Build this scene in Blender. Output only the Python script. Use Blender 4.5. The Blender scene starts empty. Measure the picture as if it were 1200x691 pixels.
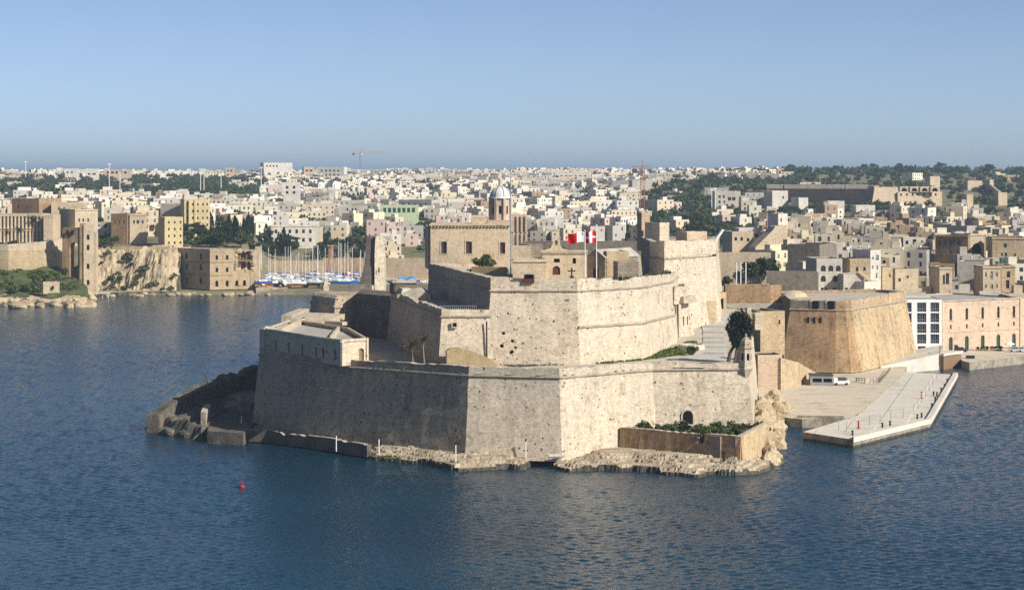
import bpy, math, random
import numpy as np
from mathutils import Vector, noise as mnoise

random.seed(7)
R = random.random
def ru(a, b): return random.uniform(a, b)
scene = bpy.context.scene
COL = scene.collection

# ------------------------------------------------------------------ camera, sky, sun, exposure
CAMZ, FPX, HOR = 58.0, 2600.0, 199.0
cam_d = bpy.data.cameras.new('camera')
cam = bpy.data.objects.new('camera', cam_d); COL.objects.link(cam)
cam.location = (0, 0, CAMZ); cam.rotation_euler = (math.radians(90), 0, 0)
cam_d.sensor_width = 36.0; cam_d.lens = 36.0 * FPX / 1200.0
cam_d.shift_y = -(345.5 - HOR) / 1200.0
cam_d.clip_start = 1.0; cam_d.clip_end = 60000.0
scene.camera = cam

SUN_H = Vector((0.83, -0.56)).normalized()
SUN_EL = math.radians(33)
world = bpy.data.worlds.new('World'); scene.world = world; world.use_nodes = True
wn, wl = world.node_tree.nodes, world.node_tree.links
wn.clear()
wo = wn.new('ShaderNodeOutputWorld'); wb = wn.new('ShaderNodeBackground')
sky = wn.new('ShaderNodeTexSky'); sky.sky_type = 'NISHITA'; sky.sun_disc = False
sky.sun_elevation = SUN_EL; sky.sun_rotation = math.atan2(SUN_H.x, SUN_H.y)
sky.altitude = 0; sky.air_density = 0.36; sky.dust_density = 0.6; sky.ozone_density = 0.5
whs = wn.new('ShaderNodeHueSaturation'); whs.inputs['Saturation'].default_value = 1.0
wl.new(sky.outputs[0], whs.inputs['Color']); wl.new(whs.outputs[0], wb.inputs['Color'])
wl.new(wb.outputs[0], wo.inputs[0]); wb.inputs['Strength'].default_value = 0.093

sun_d = bpy.data.lights.new('sun', 'SUN'); sun_d.energy = 5.0; sun_d.angle = math.radians(0.53)
sun_d.color = (1.0, 0.945, 0.845)
sun = bpy.data.objects.new('sun', sun_d); COL.objects.link(sun)
sv = Vector((SUN_H.x * math.cos(SUN_EL), SUN_H.y * math.cos(SUN_EL), math.sin(SUN_EL)))
sun.rotation_euler = sv.to_track_quat('Z', 'Y').to_euler(); sun.location = (200, -150, 300)
vs = scene.view_settings
vs.view_transform = 'Standard'; vs.look = 'None'; vs.exposure = 0.48; vs.gamma = 1.0; vs.use_curve_mapping = False
scene.cycles.max_bounces = 6; scene.cycles.diffuse_bounces = 3; scene.cycles.glossy_bounces = 3
scene.cycles.transparent_max_bounces = 6
scene.cycles.use_denoising = False; scene.cycles.sample_clamp_indirect = 4

HAZE = 1.0e-4
# photograph row/column -> a point in the place, by distance (W) or by height (G)
def W(x, y, Y): return ((x - 600) / FPX * Y, Y, CAMZ - (y - HOR) / FPX * Y)
def G(x, y, z):
    Y = (CAMZ - z) * FPX / (y - HOR)
    return ((x - 600) / FPX * Y, Y, z)
def G2(x, y, z): return G(x, y, z)[:2]
def X_(x, Y): return (x - 600) / FPX * Y
def Z_(y, Y): return CAMZ - (y - HOR) / FPX * Y

# ------------------------------------------------------------------ materials
MATS = {}
def new_mat(name):
    m = bpy.data.materials.new(name); m.use_nodes = True
    nt = m.node_tree; nt.nodes.clear()
    out = nt.nodes.new('ShaderNodeOutputMaterial'); b = nt.nodes.new('ShaderNodeBsdfPrincipled')
    nt.links.new(b.outputs[0], out.inputs[0]); MATS[name] = m
    b.inputs['Specular IOR Level'].default_value = 0.25
    return m, nt, b
def nd(nt, t, **k):
    n = nt.nodes.new(t)
    for a, v in k.items(): setattr(n, a, v)
    return n
def noise(nt, co, scale, detail=4, rough=.55, dist=0):
    n = nd(nt, 'ShaderNodeTexNoise'); n.inputs['Scale'].default_value = scale
    n.inputs['Detail'].default_value = detail; n.inputs['Roughness'].default_value = rough
    n.inputs['Distortion'].default_value = dist
    nt.links.new(co, n.inputs['Vector']); return n.outputs['Fac']
def ramp(nt, f, stops):
    n = nd(nt, 'ShaderNodeValToRGB'); e = n.color_ramp.elements
    while len(e) < len(stops): e.new(.5)
    for q, (p, c) in zip(e, stops): q.position = p; q.color = (*c, 1) if len(c) == 3 else c
    nt.links.new(f, n.inputs[0]); return n.outputs[0]
def g3(v): return (v, v, v)
def mix(nt, kind, fac, a, b):
    n = nd(nt, 'ShaderNodeMix', data_type='RGBA', blend_type=kind)
    for s, v in ((0, fac), (6, a), (7, b)):
        if isinstance(v, (int, float)): n.inputs[s].default_value = v
        elif isinstance(v, tuple): n.inputs[s].default_value = (*v, 1)
        else: nt.links.new(v, n.inputs[s])
    return n.outputs[2]
def bump(nt, b, h, strength, dist):
    n = nd(nt, 'ShaderNodeBump'); n.inputs['Strength'].default_value = strength; n.inputs['Distance'].default_value = dist
    nt.links.new(h, n.inputs['Height']); nt.links.new(n.outputs[0], b.inputs['Normal']); return n
def scaled(nt, co, s):
    n = nd(nt, 'ShaderNodeMapping'); n.inputs['Scale'].default_value = s
    nt.links.new(co, n.inputs['Vector']); return n.outputs[0]

def stone(name, c1, c2, mortar, bw=.7, bh=.36, pits=.85, stain=.5, blotch=(1, 1, 1)):
    """coursed limestone in metres of UV: blocks, mortar, weather stains, pits"""
    m, nt, b = new_mat(name)
    tc = nd(nt, 'ShaderNodeTexCoord'); uv = tc.outputs['UV']; ob = tc.outputs['Object']
    br = nd(nt, 'ShaderNodeTexBrick'); nt.links.new(uv, br.inputs['Vector'])
    br.inputs['Scale'].default_value = 1; br.inputs['Brick Width'].default_value = bw; br.inputs['Row Height'].default_value = bh
    br.inputs['Mortar Size'].default_value = .035; br.inputs['Mortar Smooth'].default_value = .3; br.inputs['Bias'].default_value = -.1
    br.inputs['Color1'].default_value = (*c1, 1); br.inputs['Color2'].default_value = (*c2, 1); br.inputs['Mortar'].default_value = (*mortar, 1)
    n1 = noise(nt, ob, .09, 5, .6); n2 = noise(nt, ob, 1.3, 4, .65)
    col = mix(nt, 'MULTIPLY', stain, br.outputs[0], ramp(nt, n1, [(.3, (.62, .58, .53)), (.5, (1, .98, .95)), (.72, (1.1, 1.02, .92))]))
    col = mix(nt, 'MULTIPLY', .55, col, ramp(nt, n2, [(.3, g3(.6)), (.6, g3(1.08))]))
    n3 = noise(nt, uv, 3.1, 3, .7); col = mix(nt, 'MULTIPLY', .5, col, ramp(nt, n3, [(.34, g3(.55)), (.52, g3(1)), (.7, g3(1.2))]))
    # streaks that run down the wall
    st = noise(nt, scaled(nt, uv, (.55, .045, 1)), 1.0, 4, .6)
    col = mix(nt, 'MULTIPLY', stain, col, ramp(nt, st, [(.36, (.66, .6, .53)), (.52, (1, 1, 1))]))
    # rebuilt panels: courses of slightly different stone, and dark blotches of lichen
    rp = nd(nt, 'ShaderNodeTexBrick'); nt.links.new(uv, rp.inputs['Vector']); rp.inputs['Scale'].default_value = 1; rp.inputs['Brick Width'].default_value = 9.7; rp.inputs['Row Height'].default_value = 6.3; rp.inputs['Mortar Size'].default_value = 0; rp.offset = .37; rp.squash = .6
    rp.inputs['Color1'].default_value = (1.06, 1.0, .95, 1); rp.inputs['Color2'].default_value = (.88, .89, .90, 1)
    col = mix(nt, 'MULTIPLY', min(1, stain + .2), col, rp.outputs[0])
    li = noise(nt, ob, .42, 6, .7, .5); col = mix(nt, 'MULTIPLY', min(1, stain + .25), col, ramp(nt, li, [(.33, (.55, .52, .48)), (.47, (1, 1, 1))]))
    vo = nd(nt, 'ShaderNodeTexVoronoi'); vo.inputs['Scale'].default_value = .85; vo.inputs['Randomness'].default_value = 1
    nt.links.new(uv, vo.inputs['Vector'])
    pn = noise(nt, ob, .25, 2)
    ad = nd(nt, 'ShaderNodeMath', operation='MULTIPLY_ADD'); nt.links.new(pn, ad.inputs[0]); ad.inputs[1].default_value = -.62; of_ = nd(nt, 'ShaderNodeMath', operation='ADD'); nt.links.new(vo.outputs['Distance'], of_.inputs[0]); of_.inputs[1].default_value = .21; nt.links.new(of_.outputs[0], ad.inputs[2])
    pit = ramp(nt, ad.outputs[0], [(.0, g3(0)), (.02, g3(0)), (.06, g3(1))]) if pits > 0 else None
    if pit is not None:
        inv = nd(nt, 'ShaderNodeInvert'); nt.links.new(pit, inv.inputs['Color']); inv.inputs[0].default_value = 1
        fm = nd(nt, 'ShaderNodeMath', operation='MULTIPLY'); nt.links.new(inv.outputs[0], fm.inputs[0]); fm.inputs[1].default_value = pits
        col = mix(nt, 'MIX', fm.outputs[0], col, (.07, .055, .04))
    if blotch != (1, 1, 1):
        col = mix(nt, 'MULTIPLY', 1, col, blotch)
    nt.links.new(col, b.inputs['Base Color']); b.inputs['Roughness'].default_value = .92
    hm = nd(nt, 'ShaderNodeMath', operation='MULTIPLY_ADD'); nt.links.new(br.outputs['Fac'], hm.inputs[0]); hm.inputs[1].default_value = -.6; nt.links.new(n2, hm.inputs[2])
    bump(nt, b, hm.outputs[0], .55, .12)
    return m

def mottled(name, c1, c2, s=.35, rough=.9, b_s=.4, b_d=.15, fine=3.0, c3=None):
    m, nt, b = new_mat(name)
    ob = nd(nt, 'ShaderNodeTexCoord').outputs['Object']
    n1 = noise(nt, ob, s, 6, .62); n2 = noise(nt, ob, fine, 4, .6)
    st = [(.32, c1), (.62, c2)] if c3 is None else [(.3, c1), (.5, c2), (.68, c3)]
    col = mix(nt, 'MULTIPLY', .6, ramp(nt, n1, st), ramp(nt, n2, [(.3, g3(.6)), (.62, g3(1.1))]))
    nt.links.new(col, b.inputs['Base Color']); b.inputs['Roughness'].default_value = rough
    if b_s: bump(nt, b, n2, b_s, b_d)
    return m
def flat(name, c, rough=.6, metal=0, spec=.3):
    m, nt, b = new_mat(name)
    ob = nd(nt, 'ShaderNodeTexCoord').outputs['Object']
    col = mix(nt, 'MULTIPLY', .35, c, ramp(nt, noise(nt, ob, .9, 4), [(.3, g3(.65)), (.65, g3(1.08))]))
    nt.links.new(col, b.inputs['Base Color'])
    b.inputs['Roughness'].default_value = rough; b.inputs['Metallic'].default_value = metal
    b.inputs['Specular IOR Level'].default_value = spec
    return m
def object_colour(name, rough=.9, courses=True):
    """takes the colour of the object it is on; plaster or stone weathering over it"""
    m, nt, b = new_mat(name)
    oi = nd(nt, 'ShaderNodeObjectInfo'); tc = nd(nt, 'ShaderNodeTexCoord'); ob = tc.outputs['Object']
    n1 = noise(nt, ob, .22, 5, .6); n2 = noise(nt, ob, 2.2, 3, .6)
    col = mix(nt, 'MULTIPLY', .55, oi.outputs['Color'], ramp(nt, n1, [(.3, (.7, .66, .6)), (.6, (1.03, 1.02, 1))]))
    col = mix(nt, 'MULTIPLY', .4, col, ramp(nt, n2, [(.3, g3(.72)), (.62, g3(1.05))]))
    if courses:
        br = nd(nt, 'ShaderNodeTexBrick'); nt.links.new(tc.outputs['UV'], br.inputs['Vector'])
        br.inputs['Scale'].default_value = 1; br.inputs['Brick Width'].default_value = .9; br.inputs['Row Height'].default_value = .4; br.inputs['Mortar Size'].default_value = .03
        br.inputs['Color1'].default_value = (1, 1, 1, 1); br.inputs['Color2'].default_value = (.9, .89, .87, 1); br.inputs['Mortar'].default_value = (.78, .75, .7, 1)
        col = mix(nt, 'MULTIPLY', .7, col, br.outputs[0])
    nt.links.new(col, b.inputs['Base Color']); b.inputs['Roughness'].default_value = rough
    return m
def leaf_mat(name, dark, light):
    m, nt, b = new_mat(name)
    oi = nd(nt, 'ShaderNodeObjectInfo'); ge = nd(nt, 'ShaderNodeNewGeometry')
    col = ramp(nt, ge.outputs['Random Per Island'], [(0, dark), (1, light)])
    col = mix(nt, 'MULTIPLY', .6, col, ramp(nt, oi.outputs['Random'], [(0, (.65, .72, .7)), (.5, (1, 1, 1)), (1, (1.25, 1.15, .85))]))
    nt.links.new(col, b.inputs['Base Color']); b.inputs['Roughness'].default_value = .75
    out = [n for n in nt.nodes if n.type == 'OUTPUT_MATERIAL'][0]
    tr = nd(nt, 'ShaderNodeBsdfTranslucent'); nt.links.new(col, tr.inputs[0])
    ms = nd(nt, 'ShaderNodeMixShader'); ms.inputs[0].default_value = .18
    nt.links.new(b.outputs[0], ms.inputs[1]); nt.links.new(tr.outputs[0], ms.inputs[2]); nt.links.new(ms.outputs[0], out.inputs[0])
    return m

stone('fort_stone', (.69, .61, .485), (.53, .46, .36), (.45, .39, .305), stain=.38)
stone('fort_stone_bright', (.63, .56, .445), (.50, .44, .35), (.44, .385, .30), pits=.85, stain=.35)  # copy of the fort stone for the sunlit faces
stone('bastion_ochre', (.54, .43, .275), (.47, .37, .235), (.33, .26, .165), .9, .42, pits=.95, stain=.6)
stone('fort_stone_grey_shade', (.52, .445, .34), (.37, .315, .24), (.29, .245, .185), stain=.55)  # fort stone darkened for the shaded faces, weathered too
stone('brown_stone', (.43, .305, .18), (.36, .255, .15), (.26, .185, .11), .9, .42, pits=.55, stain=.75)
stone('ochre_stone', (.52, .42, .27), (.46, .365, .235), (.34, .27, .175), .9, .4, pits=.35, stain=.45)
stone('warm_stone', (.60, .50, .36), (.555, .46, .33), (.48, .395, .28), .9, .4, pits=.12, stain=.35)
stone('pink_stone', (.60, .47, .35), (.56, .435, .325), (.48, .375, .28), .9, .4, pits=.05, stain=.25)
stone('far_wall_stone', (.27, .235, .19), (.22, .19, .155), (.16, .135, .11), 1.4, .6, pits=.1, stain=.5)  # dark stone, also put on unlit sides as painted shade
mottled('cordon_stone', (.24, .20, .155), (.42, .36, .28), .5)
mottled('worn_top', (.26, .235, .185), (.44, .39, .31), .35, c3=(.52, .47, .38))
mottled('platform_dirt', (.28, .25, .19), (.46, .42, .34), .16, c3=(.40, .36, .29))
mottled('road_surface', (.36, .34, .30), (.47, .45, .41), .2)
mottled('shelf_rock', (.17, .135, .09), (.37, .30, .215), .25, b_s=.6, b_d=.2, c3=(.43, .36, .265))
mottled('wet_rock', (.035, .03, .022), (.10, .085, .06), .5, rough=.6, b_s=.8, b_d=.3)  # wet foot; its dark also stands in for undercut shade
mottled('cliff_rock', (.20, .15, .09), (.45, .355, .225), .3, b_s=.9, b_d=.5, c3=(.55, .455, .31))
mottled('dark_shade_rock', (.07, .062, .05), (.17, .15, .12), .3, b_s=.9, b_d=.4)  # dark rock, also put on walls and floors as painted shade
mottled('concrete', (.44, .405, .34), (.58, .54, .47), .12, b_s=.15, c3=(.52, .485, .42))
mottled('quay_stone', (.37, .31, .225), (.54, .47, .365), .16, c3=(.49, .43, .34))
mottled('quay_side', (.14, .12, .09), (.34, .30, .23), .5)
mottled('hill_ground', (.10, .085, .05), (.22, .19, .11), .02, fine=.4, c3=(.075, .10, .035))
mottled('earth', (.32, .24, .13), (.45, .34, .19), .5)
mottled('grass_green', (.045, .06, .018), (.09, .105, .035), .3, b_s=.8, b_d=.3)
mottled('roof_felt', (.30, .28, .245), (.42, .395, .35), .25)
object_colour('house_wall'); object_colour('plain_paint', .5, False)
flat('pane', (.015, .017, .02), .15, 0, .6); flat('pane_brown', (.06, .035, .02), .5); flat('pane_green', (.02, .055, .035), .5)
flat('far_pane', (.085, .075, .065), .5); flat('dark_void', (.012, .011, .01), .9, 0, 0); flat('white_paint', (.72, .72, .70), .5); flat('dark_metal', (.03, .03, .032), .5, .5)
flat('grey_metal', (.35, .36, .37), .45, .4); flat('rust', (.30, .15, .09), .8); flat('crane_yellow', (.42, .26, .06), .7)
flat('red_paint', (.30, .018, .015), .6); flat('blue_paint', (.015, .09, .32), .45); flat('tarp_blue', (.03, .25, .62), .6)
flat('wood_red', (.10, .022, .014), .7); flat('wood', (.20, .13, .07), .8); flat('lead_dome', (.56, .55, .53), .55, 0, .3)
flat('green_paint', (.03, .20, .10), .5); flat('teal_paint', (.03, .22, .22), .5); flat('orange_paint', (.5, .16, .03), .5)
flat('flag_red', (.60, .012, .015), .8, 0, .1); flat('flag_white', (.78, .78, .78), .8, 0, .1); flat('slate', (.06, .065, .075), .7)
leaf_mat('leaf_dark', (.012, .022, .008), (.05, .075, .024)); leaf_mat('leaf_mid', (.022, .04, .010), (.085, .12, .032))
leaf_mat('leaf_olive', (.035, .045, .02), (.12, .125, .055)); leaf_mat('leaf_bright', (.035, .065, .010), (.12, .17, .035))
leaf_mat('cypress_leaf', (.008, .016, .008), (.03, .05, .02)); leaf_mat('palm_leaf', (.03, .035, .012), (.13, .13, .05))
flat('bark', (.09, .065, .045), .9); flat('palm_bark', (.20, .15, .10), .9)
PAL = {'white': (.60, .575, .51), 'cream': (.61, .56, .46), 'honey': (.55, .47, .34), 'sand': (.50, .44, .35), 'grey': (.40, .37, .33),
       'yellow': (.60, .525, .37), 'pink': (.56, .43, .36), 'brown': (.30, .215, .14)}
for k, c in PAL.items():
    flat('far_' + k, c, .9)

def water():
    m, nt, b = new_mat('sea_water')
    ob = nd(nt, 'ShaderNodeTexCoord').outputs['Object']
    big = noise(nt, scaled(nt, ob, (.006, .012, 1)), 1, 3, .5)
    col = ramp(nt, big, [(.35, (.003, .024, .046)), (.65, (.005, .036, .060))])
    nt.links.new(col, b.inputs['Base Color']); b.inputs['Roughness'].default_value = .12
    b.inputs['IOR'].default_value = 1.333; b.inputs['Specular IOR Level'].default_value = .5
    a = noise(nt, scaled(nt, ob, (1.3, 1.5, 1)), 1, 3, .6, .3)
    bump(nt, b, a, 1.0, .22)
water()

# ------------------------------------------------------------------ mesh builder and scene helpers
class MB:
    def __init__(s): s.v = []; s.f = []; s.m = []
    def poly(s, pts, mi=0):
        n = len(s.v); s.v.extend(pts); s.f.append(tuple(range(n, n + len(pts)))); s.m.append(mi)
    def quad(s, a, b, c, d, mi=0): s.poly((a, b, c, d), mi)
    def box(s, x0, x1, y0, y1, z0, z1, mi=0):
        s.prism([(x0, y0), (x1, y0), (x1, y1), (x0, y1)], z0, z1, mi)
    def prism(s, p, z0, z1, mi=0, cap=None, bottom=True):
        n = len(s.v); k = len(p)
        s.v.extend([(x, y, z0) for x, y in p]); s.v.extend([(x, y, z1) for x, y in p])
        for i in range(k):
            j = (i + 1) % k; s.f.append((n + i, n + j, n + k + j, n + k + i)); s.m.append(mi)
        s.f.append(tuple(range(n + k, n + 2 * k))); s.m.append(mi if cap is None else cap)
        if bottom: s.f.append(tuple(range(n + k - 1, n - 1, -1))); s.m.append(mi)
    def loft(s, rings, mi=0, closed=True, caps=True):
        n = len(s.v); k = len(rings[0])
        for r in rings: s.v.extend(r)
        for a in range(len(rings) - 1):
            for i in range(k if closed else k - 1):
                j = (i + 1) % k
                s.f.append((n + a * k + i, n + a * k + j, n + (a + 1) * k + j, n + (a + 1) * k + i)); s.m.append(mi)
        if caps and closed:
            s.f.append(tuple(range(n + k - 1, n - 1, -1))); s.m.append(mi)
            e = n + (len(rings) - 1) * k; s.f.append(tuple(range(e, e + k))); s.m.append(mi)
    def obox(s, c, ang, w, d, z0, z1, mi=0, cap=None, taper=1.0):
        ca, sa = math.cos(ang), math.sin(ang)
        def P(u, v): return (c[0] + u * ca - v * sa, c[1] + u * sa + v * ca)
        q = [(-w / 2, -d / 2), (w / 2, -d / 2), (w / 2, d / 2), (-w / 2, d / 2)]
        if taper == 1.0: s.prism([P(*a) for a in q], z0, z1, mi, cap)
        else: s.loft([[(*P(*a), z0) for a in q], [(*P(a[0] * taper, a[1] * taper), z1) for a in q]], mi)
    def cyl(s, c, r0, r1, z0, z1, n=10, mi=0):
        s.loft([[(c[0] + r * math.cos(t * 2 * math.pi / n), c[1] + r * math.sin(t * 2 * math.pi / n), z) for t in range(n)] for r, z in ((r0, z0), (r1, z1))], mi)
    def lathe(s, c, prof, n=14, mi=0):
        s.loft([[(c[0] + max(r, .001) * math.cos(t * 2 * math.pi / n), c[1] + max(r, .001) * math.sin(t * 2 * math.pi / n), z) for t in range(n)] for r, z in prof], mi)
    def tube(s, p, q, r, n=5, r2=None, mi=0):
        p, q = Vector(p), Vector(q); d = (q - p)
        if d.length < 1e-6: return
        d.normalize(); a = d.orthogonal().normalized(); b = d.cross(a); r2 = r if r2 is None else r2
        s.loft([[tuple(o + (a * math.cos(t * 2 * math.pi / n) + b * math.sin(t * 2 * math.pi / n)) * rr) for t in range(n)] for o, rr in ((p, r), (q, r2))], mi)
    def mesh(s, name, mats, org=(0, 0, 0), smooth=False):
        me = bpy.data.meshes.new(name)
        v = np.array(s.v, dtype=float) - np.array(org, dtype=float)
        me.from_pydata(v.tolist(), [], s.f)
        for m in ([mats] if isinstance(mats, str) else mats): me.materials.append(MATS[m])
        me.polygons.foreach_set('material_index', s.m)
        if smooth: me.polygons.foreach_set('use_smooth', [True] * len(s.f))
        add_uv(me); me.update(); return me
def add_uv(me):
    nl, npol = len(me.loops), len(me.polygons)
    if not nl: return
    nor = np.empty(npol * 3); me.polygons.foreach_get('normal', nor); nor = nor.reshape(-1, 3)
    tot = np.empty(npol, dtype=int); me.polygons.foreach_get('loop_total', tot)
    li = np.empty(nl, dtype=int); me.loops.foreach_get('vertex_index', li)
    co = np.empty(len(me.vertices) * 3); me.vertices.foreach_get('co', co); co = co.reshape(-1, 3)[li]
    n = np.repeat(nor, tot, axis=0); h = np.hypot(n[:, 0], n[:, 1]); hs = np.where(h < 1e-6, 1, h)
    up = np.abs(n[:, 2]) > .75
    u = np.where(up, co[:, 0], (-n[:, 1] * co[:, 0] + n[:, 0] * co[:, 1]) / hs); v = np.where(up, co[:, 1], co[:, 2])
    uv = me.uv_layers.new(name='UVMap'); uv.data.foreach_set('uv', np.stack([u, v], 1).ravel())

def put(name, me, parent=None, loc=(0, 0, 0)):
    o = bpy.data.objects.new(name, me); COL.objects.link(o); o.location = loc
    if parent is not None: o.parent = parent
    return o
def tag(o, label=None, cat=None, group=None, kind=None):
    if label: o['label'] = label
    if cat: o['category'] = cat
    if group: o['group'] = group
    if kind: o['kind'] = kind
    return o
def thing(name, label, cat, loc=(0, 0, 0), group=None, rz=0):
    o = put(name, None, None, loc); o.rotation_euler = (0, 0, rz); return tag(o, label, cat, group)
def part(t, name, mb, mats, smooth=False, label=None, colour=None, kind=None):
    """mesh given in world coordinates (the thing itself is unrotated)"""
    org = t.matrix_basis.translation if t.parent is None else t.parent.matrix_basis.translation + t.matrix_basis.translation
    o = put(name, mb.mesh(name, mats, org, smooth), t)
    if colour: o.color = (*colour, 1)
    return tag(o, label, kind=kind)
def single(name, mb, mats, label, cat, group=None, smooth=False, org=None):
    if org is None:
        v = np.array(mb.v); org = (*(v[:, :2].min(0) + v[:, :2].max(0)) / 2, v[:, 2].min())
    o = put(name, mb.mesh(name, mats, org, smooth), None, org); return tag(o, label, cat, group)
def setting(name, me_or_mb, mats=None, kind='structure', smooth=False):
    me = me_or_mb.mesh(name, mats, smooth=smooth) if isinstance(me_or_mb, MB) else me_or_mb
    return tag(put(name, me), kind=kind)
def copy_tree(o, parent=None):
    c = o.copy(); COL.objects.link(c); c.parent = parent
    for ch in list(o.children): copy_tree(ch, c)
    return c

def offset(pl, d, closed=True):
    """push a polyline to the right of its direction of travel"""
    n = len(pl); out = []
    for i in range(n):
        a = pl[(i - 1) % n] if (closed or i > 0) else None; p = pl[i]; c = pl[(i + 1) % n] if (closed or i < n - 1) else None
        def nr(p, q):
            dx, dy = q[0] - p[0], q[1] - p[1]; l = math.hypot(dx, dy) or 1; return (dy / l, -dx / l)
        ns = [nr(*e) for e in ((a, p), (p, c)) if e[0] is not None and e[1] is not None]
        if len(ns) == 1: m = ns[0]; k = 1
        else:
            m = (ns[0][0] + ns[1][0], ns[0][1] + ns[1][1]); l = math.hypot(*m) or 1; m = (m[0] / l, m[1] / l)
            k = 1 / max(.35, m[0] * ns[0][0] + m[1] * ns[0][1])
        out.append((p[0] + m[0] * d * k, p[1] + m[1] * d * k))
    return out
def dense(pl, step, closed=True):
    out = []; n = len(pl)
    for i in range(n if closed else n - 1):
        p, q = pl[i], pl[(i + 1) % n]; k = max(1, int(math.dist(p[:2], q[:2]) / step))
        for t in range(k): out.append(tuple(p[a] + (q[a] - p[a]) * t / k for a in range(len(p))))
    if not closed: out.append(tuple(pl[-1]))
    return out
def nz(p, s): return mnoise.noise(Vector((p[0] * s, p[1] * s, p[2] * s)))
def loft_wall(mb, pl, levels, closed=True, step=2.2, jit=.06, mi=0, caps=False):
    """levels: list of (outward offset, z or list of z for the corners); faces subdivided and slightly uneven"""
    rings = []
    for d, z in levels:
        o = offset(pl, d, closed)
        zs = z if isinstance(z, (list, tuple)) else [z] * len(pl)
        rings.append([(*p, zz) for p, zz in zip(o, zs)])
    k = [max(1, int(math.dist(rings[0][i][:2], rings[0][(i + 1) % len(pl)][:2]) / step)) for i in range(len(pl))]
    out = []
    for r in rings:
        q = []; n = len(pl)
        for i in range(n if closed else n - 1):
            a, b = r[i], r[(i + 1) % n]
            for t in range(k[i]): q.append(tuple(a[c] + (b[c] - a[c]) * t / k[i] for c in range(3)))
        if not closed: q.append(r[-1])
        out.append(q)
    full = []
    for a, b in zip(out[:-1], out[1:]):
        hh = max(1, int(abs(b[0][2] - a[0][2]) / step))
        for t in range(hh): full.append([tuple(p[c] + (q[c] - p[c]) * t / hh for c in range(3)) for p, q in zip(a, b)])
    full.append(out[-1])
    if jit:
        full = [[(p[0] + nz(p, .31) * jit, p[1] + nz((p[0] + 40, p[1], p[2]), .31) * jit, p[2] + nz((p[0], p[1] + 40, p[2]), .37) * jit * .8) for p in r] for r in full]
    mb.loft(full, mi, closed, caps)
def parapet(mb, pl, z0, z1, th=1.2, closed=True, wear=.18, mi=0, cap=1, step=1.2, gaps=()):
    """a thick wall round the edge with a worn uneven top; z0/z1 number or per-corner list"""
    n = len(pl); z0s = z0 if isinstance(z0, list) else [z0] * n; z1s = z1 if isinstance(z1, list) else [z1] * n
    a = dense([(*p, u, v) for p, u, v in zip(pl, z0s, z1s)], step, closed)
    b = dense([(*p, u, v) for p, u, v in zip(offset(pl, -th, closed), z0s, z1s)], step, closed)
    if len(a) != len(b):
        b = [(*q, p[2], p[3]) for q, p in zip(offset([p[:2] for p in a], -th, closed), a)]
    k = len(a); top = []
    for i, p in enumerate(a):
        w = (nz((p[0], p[1], 3), .22) * 1.3 + nz((p[0], p[1], 9), .8)) * wear
        top.append(min(p[3] + .05, p[3] + w))
    for i in range(k if closed else k - 1):
        j = (i + 1) % k; p, q, r, s = a[i], a[j], b[j], b[i]
        P = (p[0], p[1], p[2]); Q = (q[0], q[1], q[2]); PT = (p[0], p[1], top[i]); QT = (q[0], q[1], top[j])
        ST = (s[0], s[1], top[i]); RT = (r[0], r[1], top[j]); S = (s[0], s[1], p[2]); R_ = (r[0], r[1], q[2])
        mb.quad(P, Q, QT, PT, mi); mb.quad(PT, QT, RT, ST, cap); mb.quad(ST, RT, R_, S, mi)
        if not closed and i == 0: mb.quad(S, P, PT, ST, mi)
        if not closed and i == k - 2: mb.quad(Q, R_, RT, QT, mi)

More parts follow.
